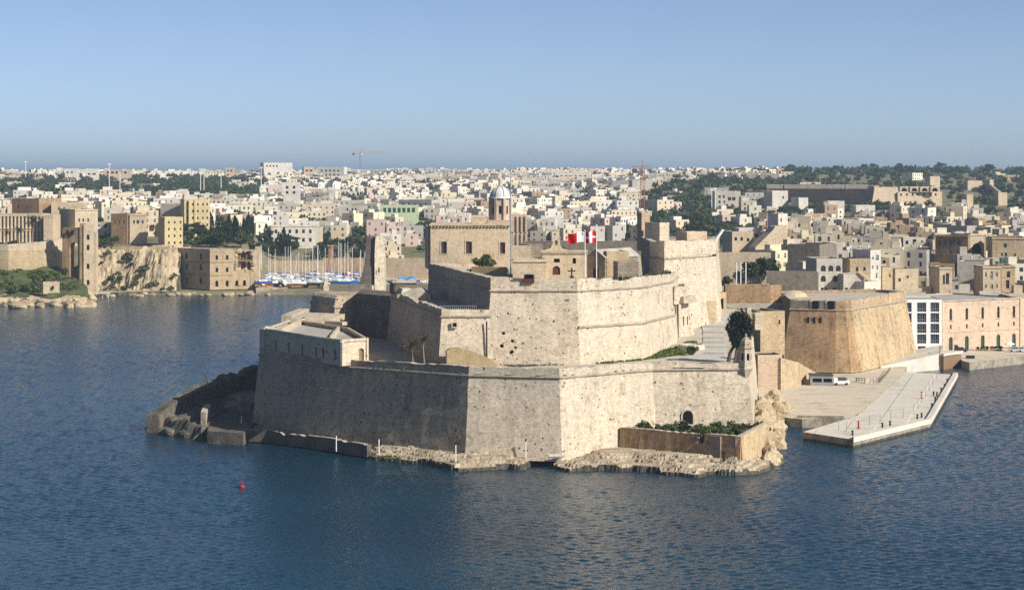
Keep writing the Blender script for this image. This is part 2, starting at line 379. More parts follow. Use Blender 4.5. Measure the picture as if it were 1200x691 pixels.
def facade(mb, p0, p1, z0, z1, opens=(), depth=.25, mi=0, reveal=None):
    """a wall with real openings; p0 -> p1 left to right seen from outside. opens: (u0, u1, v0, v1, 'r' or 'a')"""
    L = math.dist(p0, p1); dx, dy = (p1[0] - p0[0]) / L, (p1[1] - p0[1]) / L; nx, ny = dy, -dx
    rv = mi if reveal is None else reveal
    def P(u, v, d=0): return (p0[0] + dx * u - nx * d, p0[1] + dy * u - ny * d, z0 + v)
    H = z1 - z0
    us = sorted({0, L, *[o[0] for o in opens], *[o[1] for o in opens]}); vs_ = sorted({0, H, *[o[2] for o in opens], *[o[3] for o in opens]})
    for ua, ub in zip(us[:-1], us[1:]):
        run = None
        for va, vb in zip(vs_[:-1], vs_[1:]):
            cu, cv = (ua + ub) / 2, (va + vb) / 2
            hole = any(o[0] < cu < o[1] and o[2] < cv < o[3] for o in opens)
            if hole:
                if run: mb.quad(P(ua, run[0]), P(ub, run[0]), P(ub, run[1]), P(ua, run[1]), mi)
                run = None
            else: run = (run[0], vb) if run else (va, vb)
        if run: mb.quad(P(ua, run[0]), P(ub, run[0]), P(ub, run[1]), P(ua, run[1]), mi)
    for o in opens:
        u0, u1, v0, v1 = o[:4]
        mb.quad(P(u0, v0), P(u1, v0), P(u1, v0, depth), P(u0, v0, depth), rv)
        if len(o) > 4 and o[4] == 'a':
            r = (u1 - u0) / 2; vm = v1 - r; um = (u0 + u1) / 2; N = 8
            arc = [(um - r * math.cos(math.pi * t / N), vm + r * math.sin(math.pi * t / N)) for t in range(N + 1)]
            mb.quad(P(u0, v0), P(u0, v0, depth), P(u0, vm, depth), P(u0, vm), rv); mb.quad(P(u1, v0, depth), P(u1, v0), P(u1, vm), P(u1, vm, depth), rv)
            mb.poly([P(u0, v1)] + [P(*a) for a in arc[:N // 2 + 1]], mi); mb.poly([P(u1, v1)] + [P(*a) for a in reversed(arc[N // 2:])][::1], mi)
            for a, b in zip(arc[:-1], arc[1:]): mb.quad(P(*a), P(*b), P(*b, depth), P(*a, depth), rv)
        else:
            mb.quad(P(u0, v0), P(u0, v0, depth), P(u0, v1, depth), P(u0, v1), rv); mb.quad(P(u1, v0, depth), P(u1, v0), P(u1, v1), P(u1, v1, depth), rv)
            mb.quad(P(u0, v1), P(u0, v1, depth), P(u1, v1, depth), P(u1, v1), rv)
    return P

# unit windows shared by every building: a pane with a frame bar, facing -Y, 1 x 1
def unit_window(name, mats, shutter=False):
    mb = MB()
    mb.box(-.5, .5, 0, .06, -.5, .5, 0)
    if not shutter:
        mb.box(-.04, .04, -.03, 0, -.48, .48, 1)
        mb.box(-.48, -.045, -.03, 0, .1, .16, 1); mb.box(.045, .48, -.03, 0, .1, .16, 1)
    else:
        mb.box(-.47, -.02, -.03, 0, -.47, .47, 1); mb.box(.02, .47, -.03, 0, -.47, .47, 1)
    return mb.mesh(name, mats)
WIN = [unit_window('window', ['pane', 'pane_brown']), unit_window('window', ['pane', 'white_paint']), unit_window('window', ['pane', 'pane_green'], True), unit_window('window', ['pane', 'pane_brown'], True), unit_window('window', ['dark_void', 'dark_void'])]
mbx = MB(); mbx.box(-.5, .5, 0, .08, -.5, .5); DOOR = [mbx.mesh('door', 'wood'), mbx.mesh('door', 'pane_green'), mbx.mesh('door', 'wood_red')]
mbx = MB(); mbx.box(-.5, .5, -.5, .5, 0, 1); BOXM = mbx.mesh('roof_room', 'house_wall')
mbx = MB(); mbx.box(-.5, .5, -.12, .0, -.5, .5); SILL = mbx.mesh('sill', 'far_cream')
mbx = MB(); mbx.cyl((0, 0), .5, .5, 0, 1, 10); TANK = [mbx.mesh('water_tank', 'white_paint'), mbx.mesh('water_tank', 'grey_metal')]
def gallery():
    mb = MB(); mb.box(-.5, .5, -.7, 0, 0, .45, 0); mb.box(-.48, .48, -.68, 0, .45, .92, 1); mb.box(-.53, .53, -.75, 0, .92, 1.0, 0); mb.box(-.52, .52, -.72, 0, -.06, 0, 0)
    for i in range(5): mb.box(-.5 + i * .24, -.46 + i * .24, -.70, -.68, .45, .92, 0)
    return mb
GAL = [gallery().mesh('balcony', ['pane_green', 'pane']), gallery().mesh('balcony', ['wood_red', 'pane']), gallery().mesh('balcony', ['white_paint', 'pane'])]
def pane_at(parent, face_rot, mid, w, h, me, depth=.2, name='window'):
    """mid: centre on the facade in the parent's own space"""
    o = put(name, me, parent); n = (math.sin(face_rot), -math.cos(face_rot))
    o.location = (mid[0] - n[0] * depth, mid[1] - n[1] * depth, mid[2]); o.rotation_euler = (0, 0, face_rot); o.scale = (w, 1, h)
    return o
def put_windows(t, P, opens, face_rot, me, depth=.2, name='window'):
    """windows in world coordinates for a facade made by facade(); t unrotated"""
    for o in opens:
        c = Vector(P((o[0] + o[1]) / 2, (o[2] + o[3]) / 2)) - t.matrix_basis.translation
        pane_at(t, face_rot, c, (o[1] - o[0]) + .06, (o[3] - o[2]) + .06, me, depth, name)
def rot_of(p0, p1): return math.atan2(p1[1] - p0[1], p1[0] - p0[0])

# ------------------------------------------------------------------ rock masses as height fields over an outline
def inside_dist(px, py, poly):
    P = np.array(poly); Q = np.roll(P, -1, 0); d = np.full(px.shape, 1e9); ins = np.zeros(px.shape, bool)
    for (ax, ay), (bx, by) in zip(P, Q):
        ex, ey = bx - ax, by - ay; t = np.clip(((px - ax) * ex + (py - ay) * ey) / (ex * ex + ey * ey + 1e-12), 0, 1)
        d = np.minimum(d, np.hypot(px - ax - t * ex, py - ay - t * ey))
        c = (ay > py) != (by > py); xs = np.where(c, (bx - ax) * (py - ay) / (by - ay + 1e-12) + ax, 0); ins ^= c & (px < xs)
    return np.where(ins, d, -d)
_rng = np.random.default_rng(5)
def fbm(x, y, s, oct=4, seed=0):
    out = np.zeros_like(x); a = 1; tot = 0
    for o in range(oct):
        r = np.random.default_rng(seed * 31 + o); T = r.random((64, 64)) * 2 - 1
        u, v = x * s + 11.3 * o, y * s + 7.7 * o; i, j = np.floor(u).astype(int), np.floor(v).astype(int); f, g = u - i, v - j
        f = f * f * (3 - 2 * f); g = g * g * (3 - 2 * g)
        A, B, C, D = T[i % 64, j % 64], T[(i + 1) % 64, j % 64], T[i % 64, (j + 1) % 64], T[(i + 1) % 64, (j + 1) % 64]
        out += a * ((A * (1 - f) + B * f) * (1 - g) + (C * (1 - f) + D * f) * g); tot += a; a *= .5; s *= 2.03
    return out / tot
def worley(x, y, s, seed=0):
    """distance to the nearest jittered cell centre and that cell's random value"""
    u, v = x * s, y * s; i, j = np.floor(u).astype(int), np.floor(v).astype(int); T = np.random.default_rng(seed).random((64, 64, 3)); bd = np.full(x.shape, 9.); b2 = np.full(x.shape, 9.); bv = np.zeros(x.shape)
    for a in (-1, 0, 1):
        for b in (-1, 0, 1):
            t = T[(i + a) % 64, (j + b) % 64]; d = np.hypot(i + a + t[..., 0] - u, j + b + t[..., 1] - v); m = d < bd; b2 = np.where(m, bd, np.minimum(b2, d)); bd = np.where(m, d, bd); bv = np.where(m, t[..., 2], bv)
    worley.edge = (b2 - bd) / s
    return bd / s, bv
def rock(outline, hfun, res, edge_noise=.8, seed=1, z_cut=-.9, mat_z=.45, ledge=0.0, green=None):
    """hfun(d, x, y) -> height; returns a mesh builder with faces split by height (0 dry, 1 wet foot)"""
    P = np.array(outline); x0, y0 = P.min(0) - 3; x1, y1 = P.max(0) + 3
    xs = np.arange(x0, x1, res); ys = np.arange(y0, y1, res); X, Y = np.meshgrid(xs, ys)
    X = X + _rng.uniform(-.3, .3, X.shape) * res; Y = Y + _rng.uniform(-.3, .3, Y.shape) * res
    d = inside_dist(X, Y, outline) + fbm(X, Y, .18, 4, seed) * edge_noise * 2
    Z = hfun(d, X, Y)
    if ledge: Z = np.where(Z > 0, np.round(Z / ledge) * ledge * .75 + Z * .25, Z)
    Z = np.maximum(Z, -1.2)
    mb = MB(); ny, nx = X.shape; mb.v = np.stack([X.ravel(), Y.ravel(), Z.ravel()], 1).tolist()
    keep = np.maximum.reduce([Z[:-1, :-1], Z[1:, :-1], Z[:-1, 1:], Z[1:, 1:]]) > z_cut
    mean = (Z[:-1, :-1] + Z[1:, :-1] + Z[:-1, 1:] + Z[1:, 1:]) / 4
    lo = np.minimum.reduce([Z[:-1, :-1], Z[1:, :-1], Z[:-1, 1:], Z[1:, 1:]])
    for j, i in np.argwhere(keep):
        a = int(j * nx + i); mb.f.append((a, a + 1, a + nx + 1, a + nx)); mb.m.append((2 if green is not None and green(mean[j, i], j, i, X, Y) else 0) if lo[j, i] > mat_z * .45 else 1)
    used = np.zeros(len(mb.v), bool); used[[k for f in mb.f for k in f]] = True; ix = np.cumsum(used) - 1
    mb.v = [v for v, u in zip(mb.v, used) if u]; mb.f = [tuple(int(ix[k]) for k in f) for f in mb.f]
    return mb

def boulder_mesh(name, seed, mat, nu=14, nv=9):
    r = np.random.default_rng(seed); N = r.normal(size=(13, 3)); N /= np.linalg.norm(N, axis=1)[:, None]; D = r.uniform(.62, 1.0, 13); rings = []
    for j in range(nv):
        th = math.pi * (j + .35) / (nv - .3); ring_ = []
        for i in range(nu):
            ph = 2 * math.pi * i / nu; d = np.array([math.sin(th) * math.cos(ph), math.sin(th) * math.sin(ph), -math.cos(th)]); k = N @ d
            rad = min([1.15] + [D[q] / k[q] for q in range(13) if k[q] > .05]); p = d * rad * (1 + .06 * mnoise.noise(Vector(d * 3.1) + Vector((seed, 0, 0)))); ring_.append(tuple(p))
        rings.append(ring_)
    m = MB(); m.loft(rings); return m.mesh(name, mat)
# ------------------------------------------------------------------ foliage
def crown(n, size, rx, ry, rz, cz, clumps=9, seed=0, spread=.42, mb=None, at=(0, 0, 0), shape='round'):
    r = np.random.default_rng(seed); mb = mb or MB()
    cs = []
    for k in range(clumps):
        while True:
            p = r.uniform(-1, 1, 3)
            if np.dot(p, p) < 1: break
        if shape == 'cypress': p[:2] *= .35 * (1 - .75 * (p[2] * .5 + .5)); 
        cs.append((p * .68, spread * r.uniform(.7, 1.25)))
    for k in range(n):
        c, s = cs[r.integers(len(cs))]; q = r.normal(size=3); q /= np.linalg.norm(q); q *= s * r.uniform(.55, 1.05)
        if shape == 'cypress':
            t = r.uniform(-1, 1); rad = (1 - ((t + .35) / 1.4) ** 2) if t > -.35 else (1 - ((t + .35) / .8) ** 2)
            rad = max(.04, rad) * r.uniform(.6, 1.05); an = r.uniform(0, 6.283); q = np.array([math.cos(an) * rad, math.sin(an) * rad, t]); c = np.zeros(3)
        if shape == 'flat': q[2] *= .6
        p = (c + q) * (rx, ry, rz) + (0, 0, cz)
        a = r.normal(size=3); a /= np.linalg.norm(a); b = np.cross(a, r.normal(size=3)); b /= np.linalg.norm(b) + 1e-9
        a *= size * r.uniform(.6, 1.2); b *= size * r.uniform(.45, .9)
        p = p + at
        mb.poly([tuple(p - a), tuple(p - b * .8 + a * .1), tuple(p + a), tuple(p + b)], 0)
    return mb
def trunk(h, r, seed=0, limbs=4, reach=1.5, top=None):
    rr = random.Random(seed); mb = MB(); top = top or h * 1.5; p = Vector((0, 0, -.4)); prev = p; rad = r
    for i in range(4):
        q = Vector((rr.uniform(-.1, .1) * h * .4, rr.uniform(-.1, .1) * h * .4, h * (i + 1) / 4)); mb.tube(prev, q, rad, 6, rad * .85); prev = q; rad *= .85
    for k in range(limbs):
        a = k * 6.283 / limbs + rr.uniform(-.4, .4); e = Vector((math.cos(a) * reach, math.sin(a) * reach, top * rr.uniform(.8, 1.05)))
        mb.tube(prev, e, rad * .7, 5, rad * .25)
    return mb
class TreeKind:
    def __init__(s, name, cat, trunk_mb, crown_mb, bark, leaf):
        s.name, s.cat = name, cat; s.t = trunk_mb.mesh('trunk', bark); s.c = crown_mb.mesh('crown', leaf)
    def plant(s, loc, sc, label, group, szz=1.0):
        o = thing(s.name, label, s.cat, loc, group, ru(0, 6.28)); o.scale = (sc, sc, sc * szz)
        put('trunk', s.t, o); put('crown', s.c, o); return o
TREES = {
    'round': TreeKind('evergreen_tree', 'tree', trunk(2.2, .3, 1, 5, 2.0, 4), crown(520, .55, 3.6, 3.6, 2.7, 4.6, 11, 1), 'bark', 'leaf_dark'),
    'wide': TreeKind('carob_tree', 'tree', trunk(1.6, .35, 2, 5, 2.6, 3), crown(560, .6, 4.8, 4.4, 2.3, 3.6, 13, 2), 'bark', 'leaf_mid'),
    'pine': TreeKind('umbrella_pine', 'tree', trunk(5, .28, 3, 6, 2.4, 6.6), crown(480, .5, 4.2, 4.2, 1.6, 7.2, 10, 3, .4, shape='flat'), 'bark', 'leaf_dark'),
    'olive': TreeKind('olive_tree', 'tree', trunk(1.5, .25, 4, 4, 1.5, 2.6), crown(420, .45, 3.0, 3.0, 2.1, 3.4, 9, 4), 'bark', 'leaf_olive'),
    'cypress': TreeKind('cypress_tree', 'tree', trunk(1.2, .2, 5, 0), crown(620, .42, 1.5, 1.5, 5.2, 5.6, 6, 5, shape='cypress'), 'bark', 'cypress_leaf'),
}
def palm_mesh(h, seed):
    rr = random.Random(seed); tr = MB(); prev = Vector((0, 0, -.3)); n = 8
    for i in range(n):
        q = Vector((.12 * math.sin(i * .5 + seed), .08 * math.cos(i * .4), h * (i + 1) / n)); tr.tube(prev, q, .24 - i * .012, 7, .21 - i * .012); prev = q
    cr = MB()
    for k in range(34):
        a = k * 2.399 + rr.uniform(-.2, .2); el = rr.uniform(-.5, 1.25); L = rr.uniform(1.7, 2.4); p = Vector(prev); d = Vector((math.cos(a) * math.cos(el), math.sin(a) * math.cos(el), math.sin(el)))
        sd = Vector((-math.sin(a), math.cos(a), 0)); w = .05
        for sgm in range(6):
            q = p + d * (L / 6); d = (d + Vector((0, 0, -.17))).normalized(); cr.tube(p, q, .025, 3)
            for u in (.25, .75):
                b = p.lerp(q, u)
                for sg in (-1, 1):
                    e = b + sd * sg * (.42 - .045 * sgm) + d * .25 + Vector((0, 0, -.16)); cr.poly([tuple(b - d * .05), tuple(b + d * .06), tuple(e)])
            p = q
    return tr, cr

# ================================================================== THE SETTING
rs = np.random.default_rng(11); rows = [250.0]
while rows[-1] < 1075: rows.append(rows[-1] + .38 * (max(rows[-1], 300) / 400) ** 1.35)
rows = np.array(rows); us = np.linspace(-150, 1350, 540); U, YY = np.meshgrid(us, rows); XX = (U - 600) / FPX * YY; ZZ = np.zeros_like(XX); SP = np.maximum(np.gradient(rows)[:, None], (us[1] - us[0]) / FPX * YY * .8)
for k in range(54):   # wind sea: short crested waves of many lengths and headings
    lam = .75 * 4.4 ** rs.random(); th = -1.25 + rs.normal() * .55; kk = 2 * math.pi / lam; ph = kk * (XX * math.cos(th) + YY * math.sin(th)) + rs.random() * 6.283
    ZZ += .029 * lam / (2 * math.pi) * np.sin(ph) * np.clip((lam / SP - 1.6) / 1.2, 0, 1)
ZZ *= .75 + .5 * fbm(XX, YY, .012, 3, 21)
mb = MB(); nx, ny = len(us), len(rows); mb.v = np.stack([XX.ravel(), YY.ravel(), ZZ.ravel()], 1).tolist(); a = (np.arange(ny - 1)[:, None] * nx + np.arange(nx - 1)[None]).ravel()
mb.f = list(map(tuple, np.stack([a, a + 1, a + nx + 1, a + nx], 1).tolist())); mb.m = [0] * len(mb.f)
mb.quad((-30000, -2000, -.3), (30000, -2000, -.3), (30000, 50000, -.3), (-30000, 50000, -.3))
setting('sea', mb, 'sea_water', smooth=True)

# --- the land round the harbour: one height field
TL = [(900, -3), (1020, -3), (1034, 1.2), (1058, 1.6), (1064, 19), (1100, 22), (1200, 24), (1400, 27), (1700, 30), (2000, 35), (2400, 40), (2800, 46), (3200, 50), (3600, 51.5), (4400, 50), (7000, 20), (9000, -5)]
TC = [(900, -3), (1024, -3), (1034, 2.2), (1150, 2.6), (1158, 8), (1200, 13), (1300, 17), (1500, 22), (1800, 28), (2100, 35), (2500, 42.5), (2900, 49), (3300, 53), (3700, 55.5), (4400, 53), (7000, 20), (9000, -5)]
TR = [(560, -3), (672, -3), (690, -3), (708, 9), (760, 13), (850, 17), (1000, 20), (1200, 23), (1400, 27), (1600, 33), (1800, 40), (2000, 45), (2200, 49), (2500, 52), (3000, 53), (4400, 51), (7000, 20), (9000, -5)]
def sst(a, b, x): t = np.clip((x - a) / (b - a), 0, 1); return t * t * (3 - 2 * t)
def ground_np(X, Y):
    u = 600 + X / Y * FPX
    zl, zc, zr = (np.interp(Y, *zip(*T)) for T in (TL, TC, TR))
    a = sst(282, 322, u); b = sst(700, 850, u)
    zl = np.where(u < 118, np.interp(Y, [900, 990, 1004, 1030, 1044, 1100, 1200], [-3, -3, 10, 16, 22, 24, 24]), zl) if False else zl
    z = (zl * (1 - a) + zc * a) * (1 - b) + zr * b
    n = fbm(X, Y, .006, 4, 3)
    return z + n * np.clip((Y - 1150) / 500, 0, 1) * 4.0
def ground(x, y): return float(ground_np(np.array([x]), np.array([y]))[0])
ys = np.concatenate([np.arange(640, 1260, 8), np.arange(1260, 2600, 28), np.geomspace(2600, 9000, 40)])
us = np.linspace(-160, 1360, 190)
U, YY = np.meshgrid(us, ys); XX = (U - 600) / FPX * YY; ZZ = ground_np(XX, YY)
mb = MB(); nx = len(us); mb.v = np.stack([XX.ravel(), YY.ravel(), ZZ.ravel()], 1).tolist()
for j in range(len(ys) - 1):
    for i in range(nx - 1):
        if ZZ[j:j + 2, i:i + 2].max() > -2.5: a = j * nx + i; mb.f.append((a, a + 1, a + nx + 1, a + nx)); mb.m.append(0)
setting('hillside_terrain', mb, 'hill_ground')

# ================================================================== THE ISLAND FORT
A, B, C, D, E, F = (G2(304, 417, 17), G2(371, 428.5, 17), G2(549.5, 441.3, 17), G2(655.5, 443.7, 17), G2(765, 434.6, 17), G2(876, 433.8, 17))
F2 = (60.6, 562); K1 = (8, 600); K0 = (-52, 566)
LOW = [A, B, C, D, E, F, F2, K1, K0]

# --- rock shelves at the waterline
def shelf(top, rise=.45, nse=.35, seed=2):
    def h(d, x, y):
        w, c = worley(x * .8 + fbm(x, y, .15, 3, seed) * 4, y * 1.7 + fbm(y, x, .15, 3, seed) * 4, .17, seed); e = worley.edge
        lv = .85 + np.clip(d + fbm(x, y, .12, 3, seed + 2) * 5, 0, 30) * rise * .75 + (c - .5) * .35
        s = np.minimum(np.floor(lv / .5) * .5 + .1, top) + (c - .5) * .12 + (lv % .5) * .08
        s = s - np.where((e < .22) & (c > .35), .45, 0) + fbm(x, y, .8, 2, seed) * .05
        return np.where(d > 0, np.maximum(s, .25), -.8)
    return h
W1 = [G2(*p, 0) for p in ((262, 507), (290, 515), (345, 522), (400, 530), (450, 539), (505, 546), (540, 551.5), (585, 550), (612, 551), (633, 540))]
W1 += [(13, 446), (10, 470), (-20, 490), (-40, 515), (-66, 515)]
single('rock_shelf', rock(W1, shelf(2.5, .3, .35, 2), .36, .9, 2), ['shelf_rock', 'wet_rock'], 'long low rock shelf along the shaded foot of the lower bastion', 'rock')
W2 = [G2(*p, 0) for p in ((648, 549), (668, 553), (700, 551.5), (735, 551), (760, 553), (790, 556), (818, 559), (832, 554), (862, 557), (890, 556), (910, 548), (914, 536))]
W2 += [(53, 462), (30, 475), (14, 462), (9.5, 437)]
single('rock_shelf', rock(W2, shelf(2.6, .28, .4, 6), .36, 1.0, 6), ['shelf_rock', 'wet_rock'], 'broken sunlit rock shelf below the low garden wall', 'rock')
mb = MB()
mb.obox((8.6, 432.2), .15, 3.4, 2.0, 2.35, 2.62); mb.obox((8.6, 432.2), .15, 3.0, 1.6, 2.1, 2.35)
single('footbridge_slab', mb, 'concrete', 'flat slab crossing the narrow channel between two rock shelves', 'bridge')
# rugged rocks under the sentry box flank
W3 = [G2(*p, 0) for p in ((905, 552), (914, 540), (913, 515), (914, 503), (928, 494), (933, 487), (925, 478), (905, 462))] + [(58, 520), (52, 500), (49, 460), (47, 446), (50, 440)]
def crag(d, x, y):
    base = np.where(d > 0, np.minimum(d * 1.7 + .3, 10.5), d)
    near = np.clip(1 - (x - (47.7 + (y - 448) * .13)) / 9, 0, 1)
    w, c = worley(x + fbm(x, y, .3, 2, 3) * 2, y + fbm(y, x, .3, 2, 4) * 2, .3, 9); w2, c2 = worley(x, y, .75, 4)
    return np.where(d > 0, np.clip(np.minimum(base * .8, .8 + near * 7.5) + fbm(x, y, .3, 4, 9) * 1.2 + (c2 - w2 * .5) * .3, .3, 11), d)
single('rock_crag', rock(W3, crag, .34, 1.2, 8, ledge=0), ['cliff_rock', 'wet_rock'], 'rugged yellow rocks heaped below the sentry box corner', 'rock')

CRAG = [boulder_mesh('crag_boulder', 60 + k, 'cliff_rock') for k in range(7)]; rg = np.random.default_rng(14); n_ = 0
while n_ < 95:
    x, y = rg.uniform(44, 68), rg.uniform(434, 520); d = float(inside_dist(np.array([x]), np.array([y]), W3)[0])
    if d < -.3: continue
    z = max(.2, float(crag(np.array([d]), np.array([x]), np.array([y]))[0])); s = rg.uniform(.9, 2.4)
    o = put('crag_boulder', CRAG[n_ % 7], None, (x, y, z - s * .25)); o.scale = (s, s * rg.uniform(.8, 1.2), s * rg.uniform(.75, 1.25)); o.rotation_euler = (rg.uniform(-.4, .4), rg.uniform(-.4, .4), rg.uniform(0, 6.28))
    tag(o, 'yellow angular boulder heaped below the sentry box corner', 'boulder', 'boulders below the sentry box'); n_ += 1

def bastion(name, label, pl, z0, zc, zp, zt, batter, mats, par_th=1.4, zplat=None, plat_mat='platform_dirt', closed=True, cord=.3, wear=.2, par_skip=None, lev=None):
    t = thing(name, label, 'bastion', (pl[0][0], pl[0][1], z0))
    w = MB(); loft_wall(w, pl, [(batter, z0), (0.02, zc)], closed); part(t, 'wall', w, [mats])
    c = MB(); loft_wall(c, pl, [(.02, zc), (cord * .8, zc + .05), (cord, zc + .22), (cord * .8, zc + .4), (.02, zc + .45)], closed, 2.2, .05); part(t, 'cordon', c, 'cordon_stone')
    p = MB(); parapet(p, pl if par_skip is None else par_skip, zc + .45, zt, par_th, closed and par_skip is None, wear); part(t, 'parapet', p, [mats, 'worn_top'])
    if zplat is not None:
        f = MB(); f.poly([(*q, zplat) for q in offset(pl, -.4)]); part(t, 'platform', f, plat_mat)
    return t

# --- lower bastion
low = thing('lower_bastion', 'long lower bastion wall rising from the water with sentry box corner', 'bastion', (0, 440, 2))
zc = [17.0] * 6 + [21.5, 22, 19]
segs = [('shaded', [A, B, C], 'fort_stone_grey_shade'), ('face', [C, D], 'fort_stone'), ('bright', [D, E], 'fort_stone_bright'), ('recess', [E, F], 'fort_stone'), ('flank', [F, F2, K1, K0, A], 'fort_stone_bright')]
def segwall(t, name, pl_all, i0, i1, z0, zcs, batter, mat, zt, th=1.5, wear=.2, label=None, pmat=None):
    """one run of wall between corners i0..i1 of a closed plan, mitred with its neighbours"""
    n = len(pl_all); idx = [k % n for k in range(i0, i1 + 1)]
    ob = offset(pl_all, batter); oc = offset(pl_all, .02)
    def run(o): return [o[k] for k in idx]
    w = MB(); a = [(*p, z0) for p in run(ob)]; b = [(*p, zcs[k]) for p, k in zip(run(oc), idx)]
    da = []; db = []
    for i in range(len(a) - 1):
        kk = max(1, int(math.dist(a[i], a[i + 1]) / 2.2))
        for s in range(kk): da.append(tuple(a[i][c] + (a[i + 1][c] - a[i][c]) * s / kk for c in range(3))); db.append(tuple(b[i][c] + (b[i + 1][c] - b[i][c]) * s / kk for c in range(3)))
    da.append(a[-1]); db.append(b[-1]); rows = []
    for s in range(9):
        rows.append([(p[0] + (q[0] - p[0]) * s / 8, p[1] + (q[1] - p[1]) * s / 8, p[2] + (q[2] - p[2]) * s / 8) for p, q in zip(da, db)])
    rows = [[(p[0] + nz(p, .31) * .09 + nz(p, .9) * .07, p[1] + nz((p[0] + 40, p[1], p[2]), .31) * .09 + nz((p[0], p[1] + 7, p[2]), .9) * .07, p[2]) for p in r] for r in rows]
    w.loft(rows, 0, False, False); wo_ = part(t, 'wall', w, mat, label=label)
    pl = run(pl_all)
    c = MB(); cc = []
    for dd, dz in ((.02, -.02), (.26, .04), (.34, .22), (.26, .4), (.02, .46)):
        o = offset(pl_all, dd); cc.append(dense([(*o[k], zcs[k] + dz) for k in idx], 2.2, False))
    m = min(len(r) for r in cc)
    if all(len(r) == m for r in cc): c.loft(cc, 0, False, False)
    else:
        for r0, r1 in zip(cc[:-1], cc[1:]):
            c.loft([[(*o, z) for o, z in zip([q[:2] for q in r0[:m]], [q[2] for q in r0[:m]])], [tuple(q) for q in r1[:m]]], 0, False, False)
    part(t, 'cordon', c, 'cordon_stone')
    p = MB(); parapet(p, pl, [zcs[k] + .44 for k in idx], [zt[k] for k in idx], th, False, wear * 1.6, step=.9); part(t, 'parapet', p, [pmat or mat, 'worn_top'])
zt = [18.6, 18.7, 19.1, 19.0, 18.9, 18.5, 23.2, 24, 20]
segwall(low, 'wall', LOW, 0, 2, 1.0, zc, 1.75, 'fort_stone_grey_shade', zt)
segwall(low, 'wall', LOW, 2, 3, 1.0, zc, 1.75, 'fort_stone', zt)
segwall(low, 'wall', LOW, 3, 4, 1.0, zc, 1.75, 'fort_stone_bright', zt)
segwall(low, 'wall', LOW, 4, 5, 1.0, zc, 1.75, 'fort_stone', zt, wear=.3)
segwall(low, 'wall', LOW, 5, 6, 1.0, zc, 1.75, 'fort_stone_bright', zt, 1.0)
segwall(low, 'wall', LOW, 6, 9, 1.0, zc, 1.75, 'fort_stone_grey_shade', zt)
# platform, rising to the back as a ramp
def plat_z(x, y): return 17.7 + np.clip((y - 470) * .055, 0, 5.3) * sst(18, 34, x)
pp = offset(LOW, -.5); P_ = np.array(pp); xs = np.arange(P_[:, 0].min(), P_[:, 0].max(), 1.5); ys2 = np.arange(P_[:, 1].min(), P_[:, 1].max(), 1.5)
XG, YG = np.meshgrid(xs, ys2); ins = inside_dist(XG, YG, pp) > -1.2; ZG = plat_z(XG, YG) + fbm(XG, YG, .2, 3, 2) * .12
mb = MB(); nn = len(xs); mb.v = np.stack([XG.ravel(), YG.ravel(), ZG.ravel()], 1).tolist()
for j in range(len(ys2) - 1):
    for i in range(nn - 1):
        if ins[j, i] and ins[j, i + 1] and ins[j + 1, i] and ins[j + 1, i + 1]: a = j * nn + i; mb.f.append((a, a + 1, a + nn + 1, a + nn)); mb.m.append(0)
part(low, 'platform', mb, 'platform_dirt')
def pz(x, y): return float(plat_z(np.array(x), np.array(y)))
# ramp road on the platform, with low bars added for its shadow lines
def road_strip(l, r, mat, name):
    mb = MB(); ll = [G2(*p) for p in l]; rr = [G2(*p) for p in r]
    a = dense(ll, 2, False); k = len(a); b = [tuple(np.array([np.interp(t / (k - 1) * (len(rr) - 1), range(len(rr)), [q[c] for q in rr]) for c in (0, 1)])) for t in range(k)]
    for i in range(k - 1):
        row = [[(p[0] + (q[0] - p[0]) * s / 6, p[1] + (q[1] - p[1]) * s / 6) for s in range(7)] for p, q in ((a[i], b[i]), (a[i + 1], b[i + 1]))]
        for s in range(6): mb.quad(*[(x, y, pz(x, y) + .16) for x, y in (row[0][s], row[0][s + 1], row[1][s + 1], row[1][s])])
    setting(name, mb, mat); return a, b
ra, rb = road_strip([(775, 424, 18), (812, 416, 18), (824, 404, 18.8), (824, 390, 20), (820, 378, 21), (838, 362, 23)], [(856, 424, 18), (852, 416, 18), (849, 404, 18.8), (849, 390, 20), (850, 378, 21), (858, 362, 23)], 'road_surface', 'ramp_road')
for yy in (412.5, 406, 401, 396.5, 391, 385.5):
    z = float(np.interp(yy, [385, 424], [20.4, 18])); p = G2(824.5, yy, z); q = G2(849.5, yy + .4, z); mb = MB()
    zz = pz((p[0] + q[0]) / 2, (p[1] + q[1]) / 2) + .14
    mb.obox(((p[0] + q[0]) / 2, (p[1] + q[1]) / 2), rot_of(p, q), math.dist(p, q), .7, zz - .2, zz + .42)
    single('ramp_shadow_bar', mb, 'road_surface', 'low stone step crossing the ramp road beside the dark tree', 'step', 'steps across the ramp road')
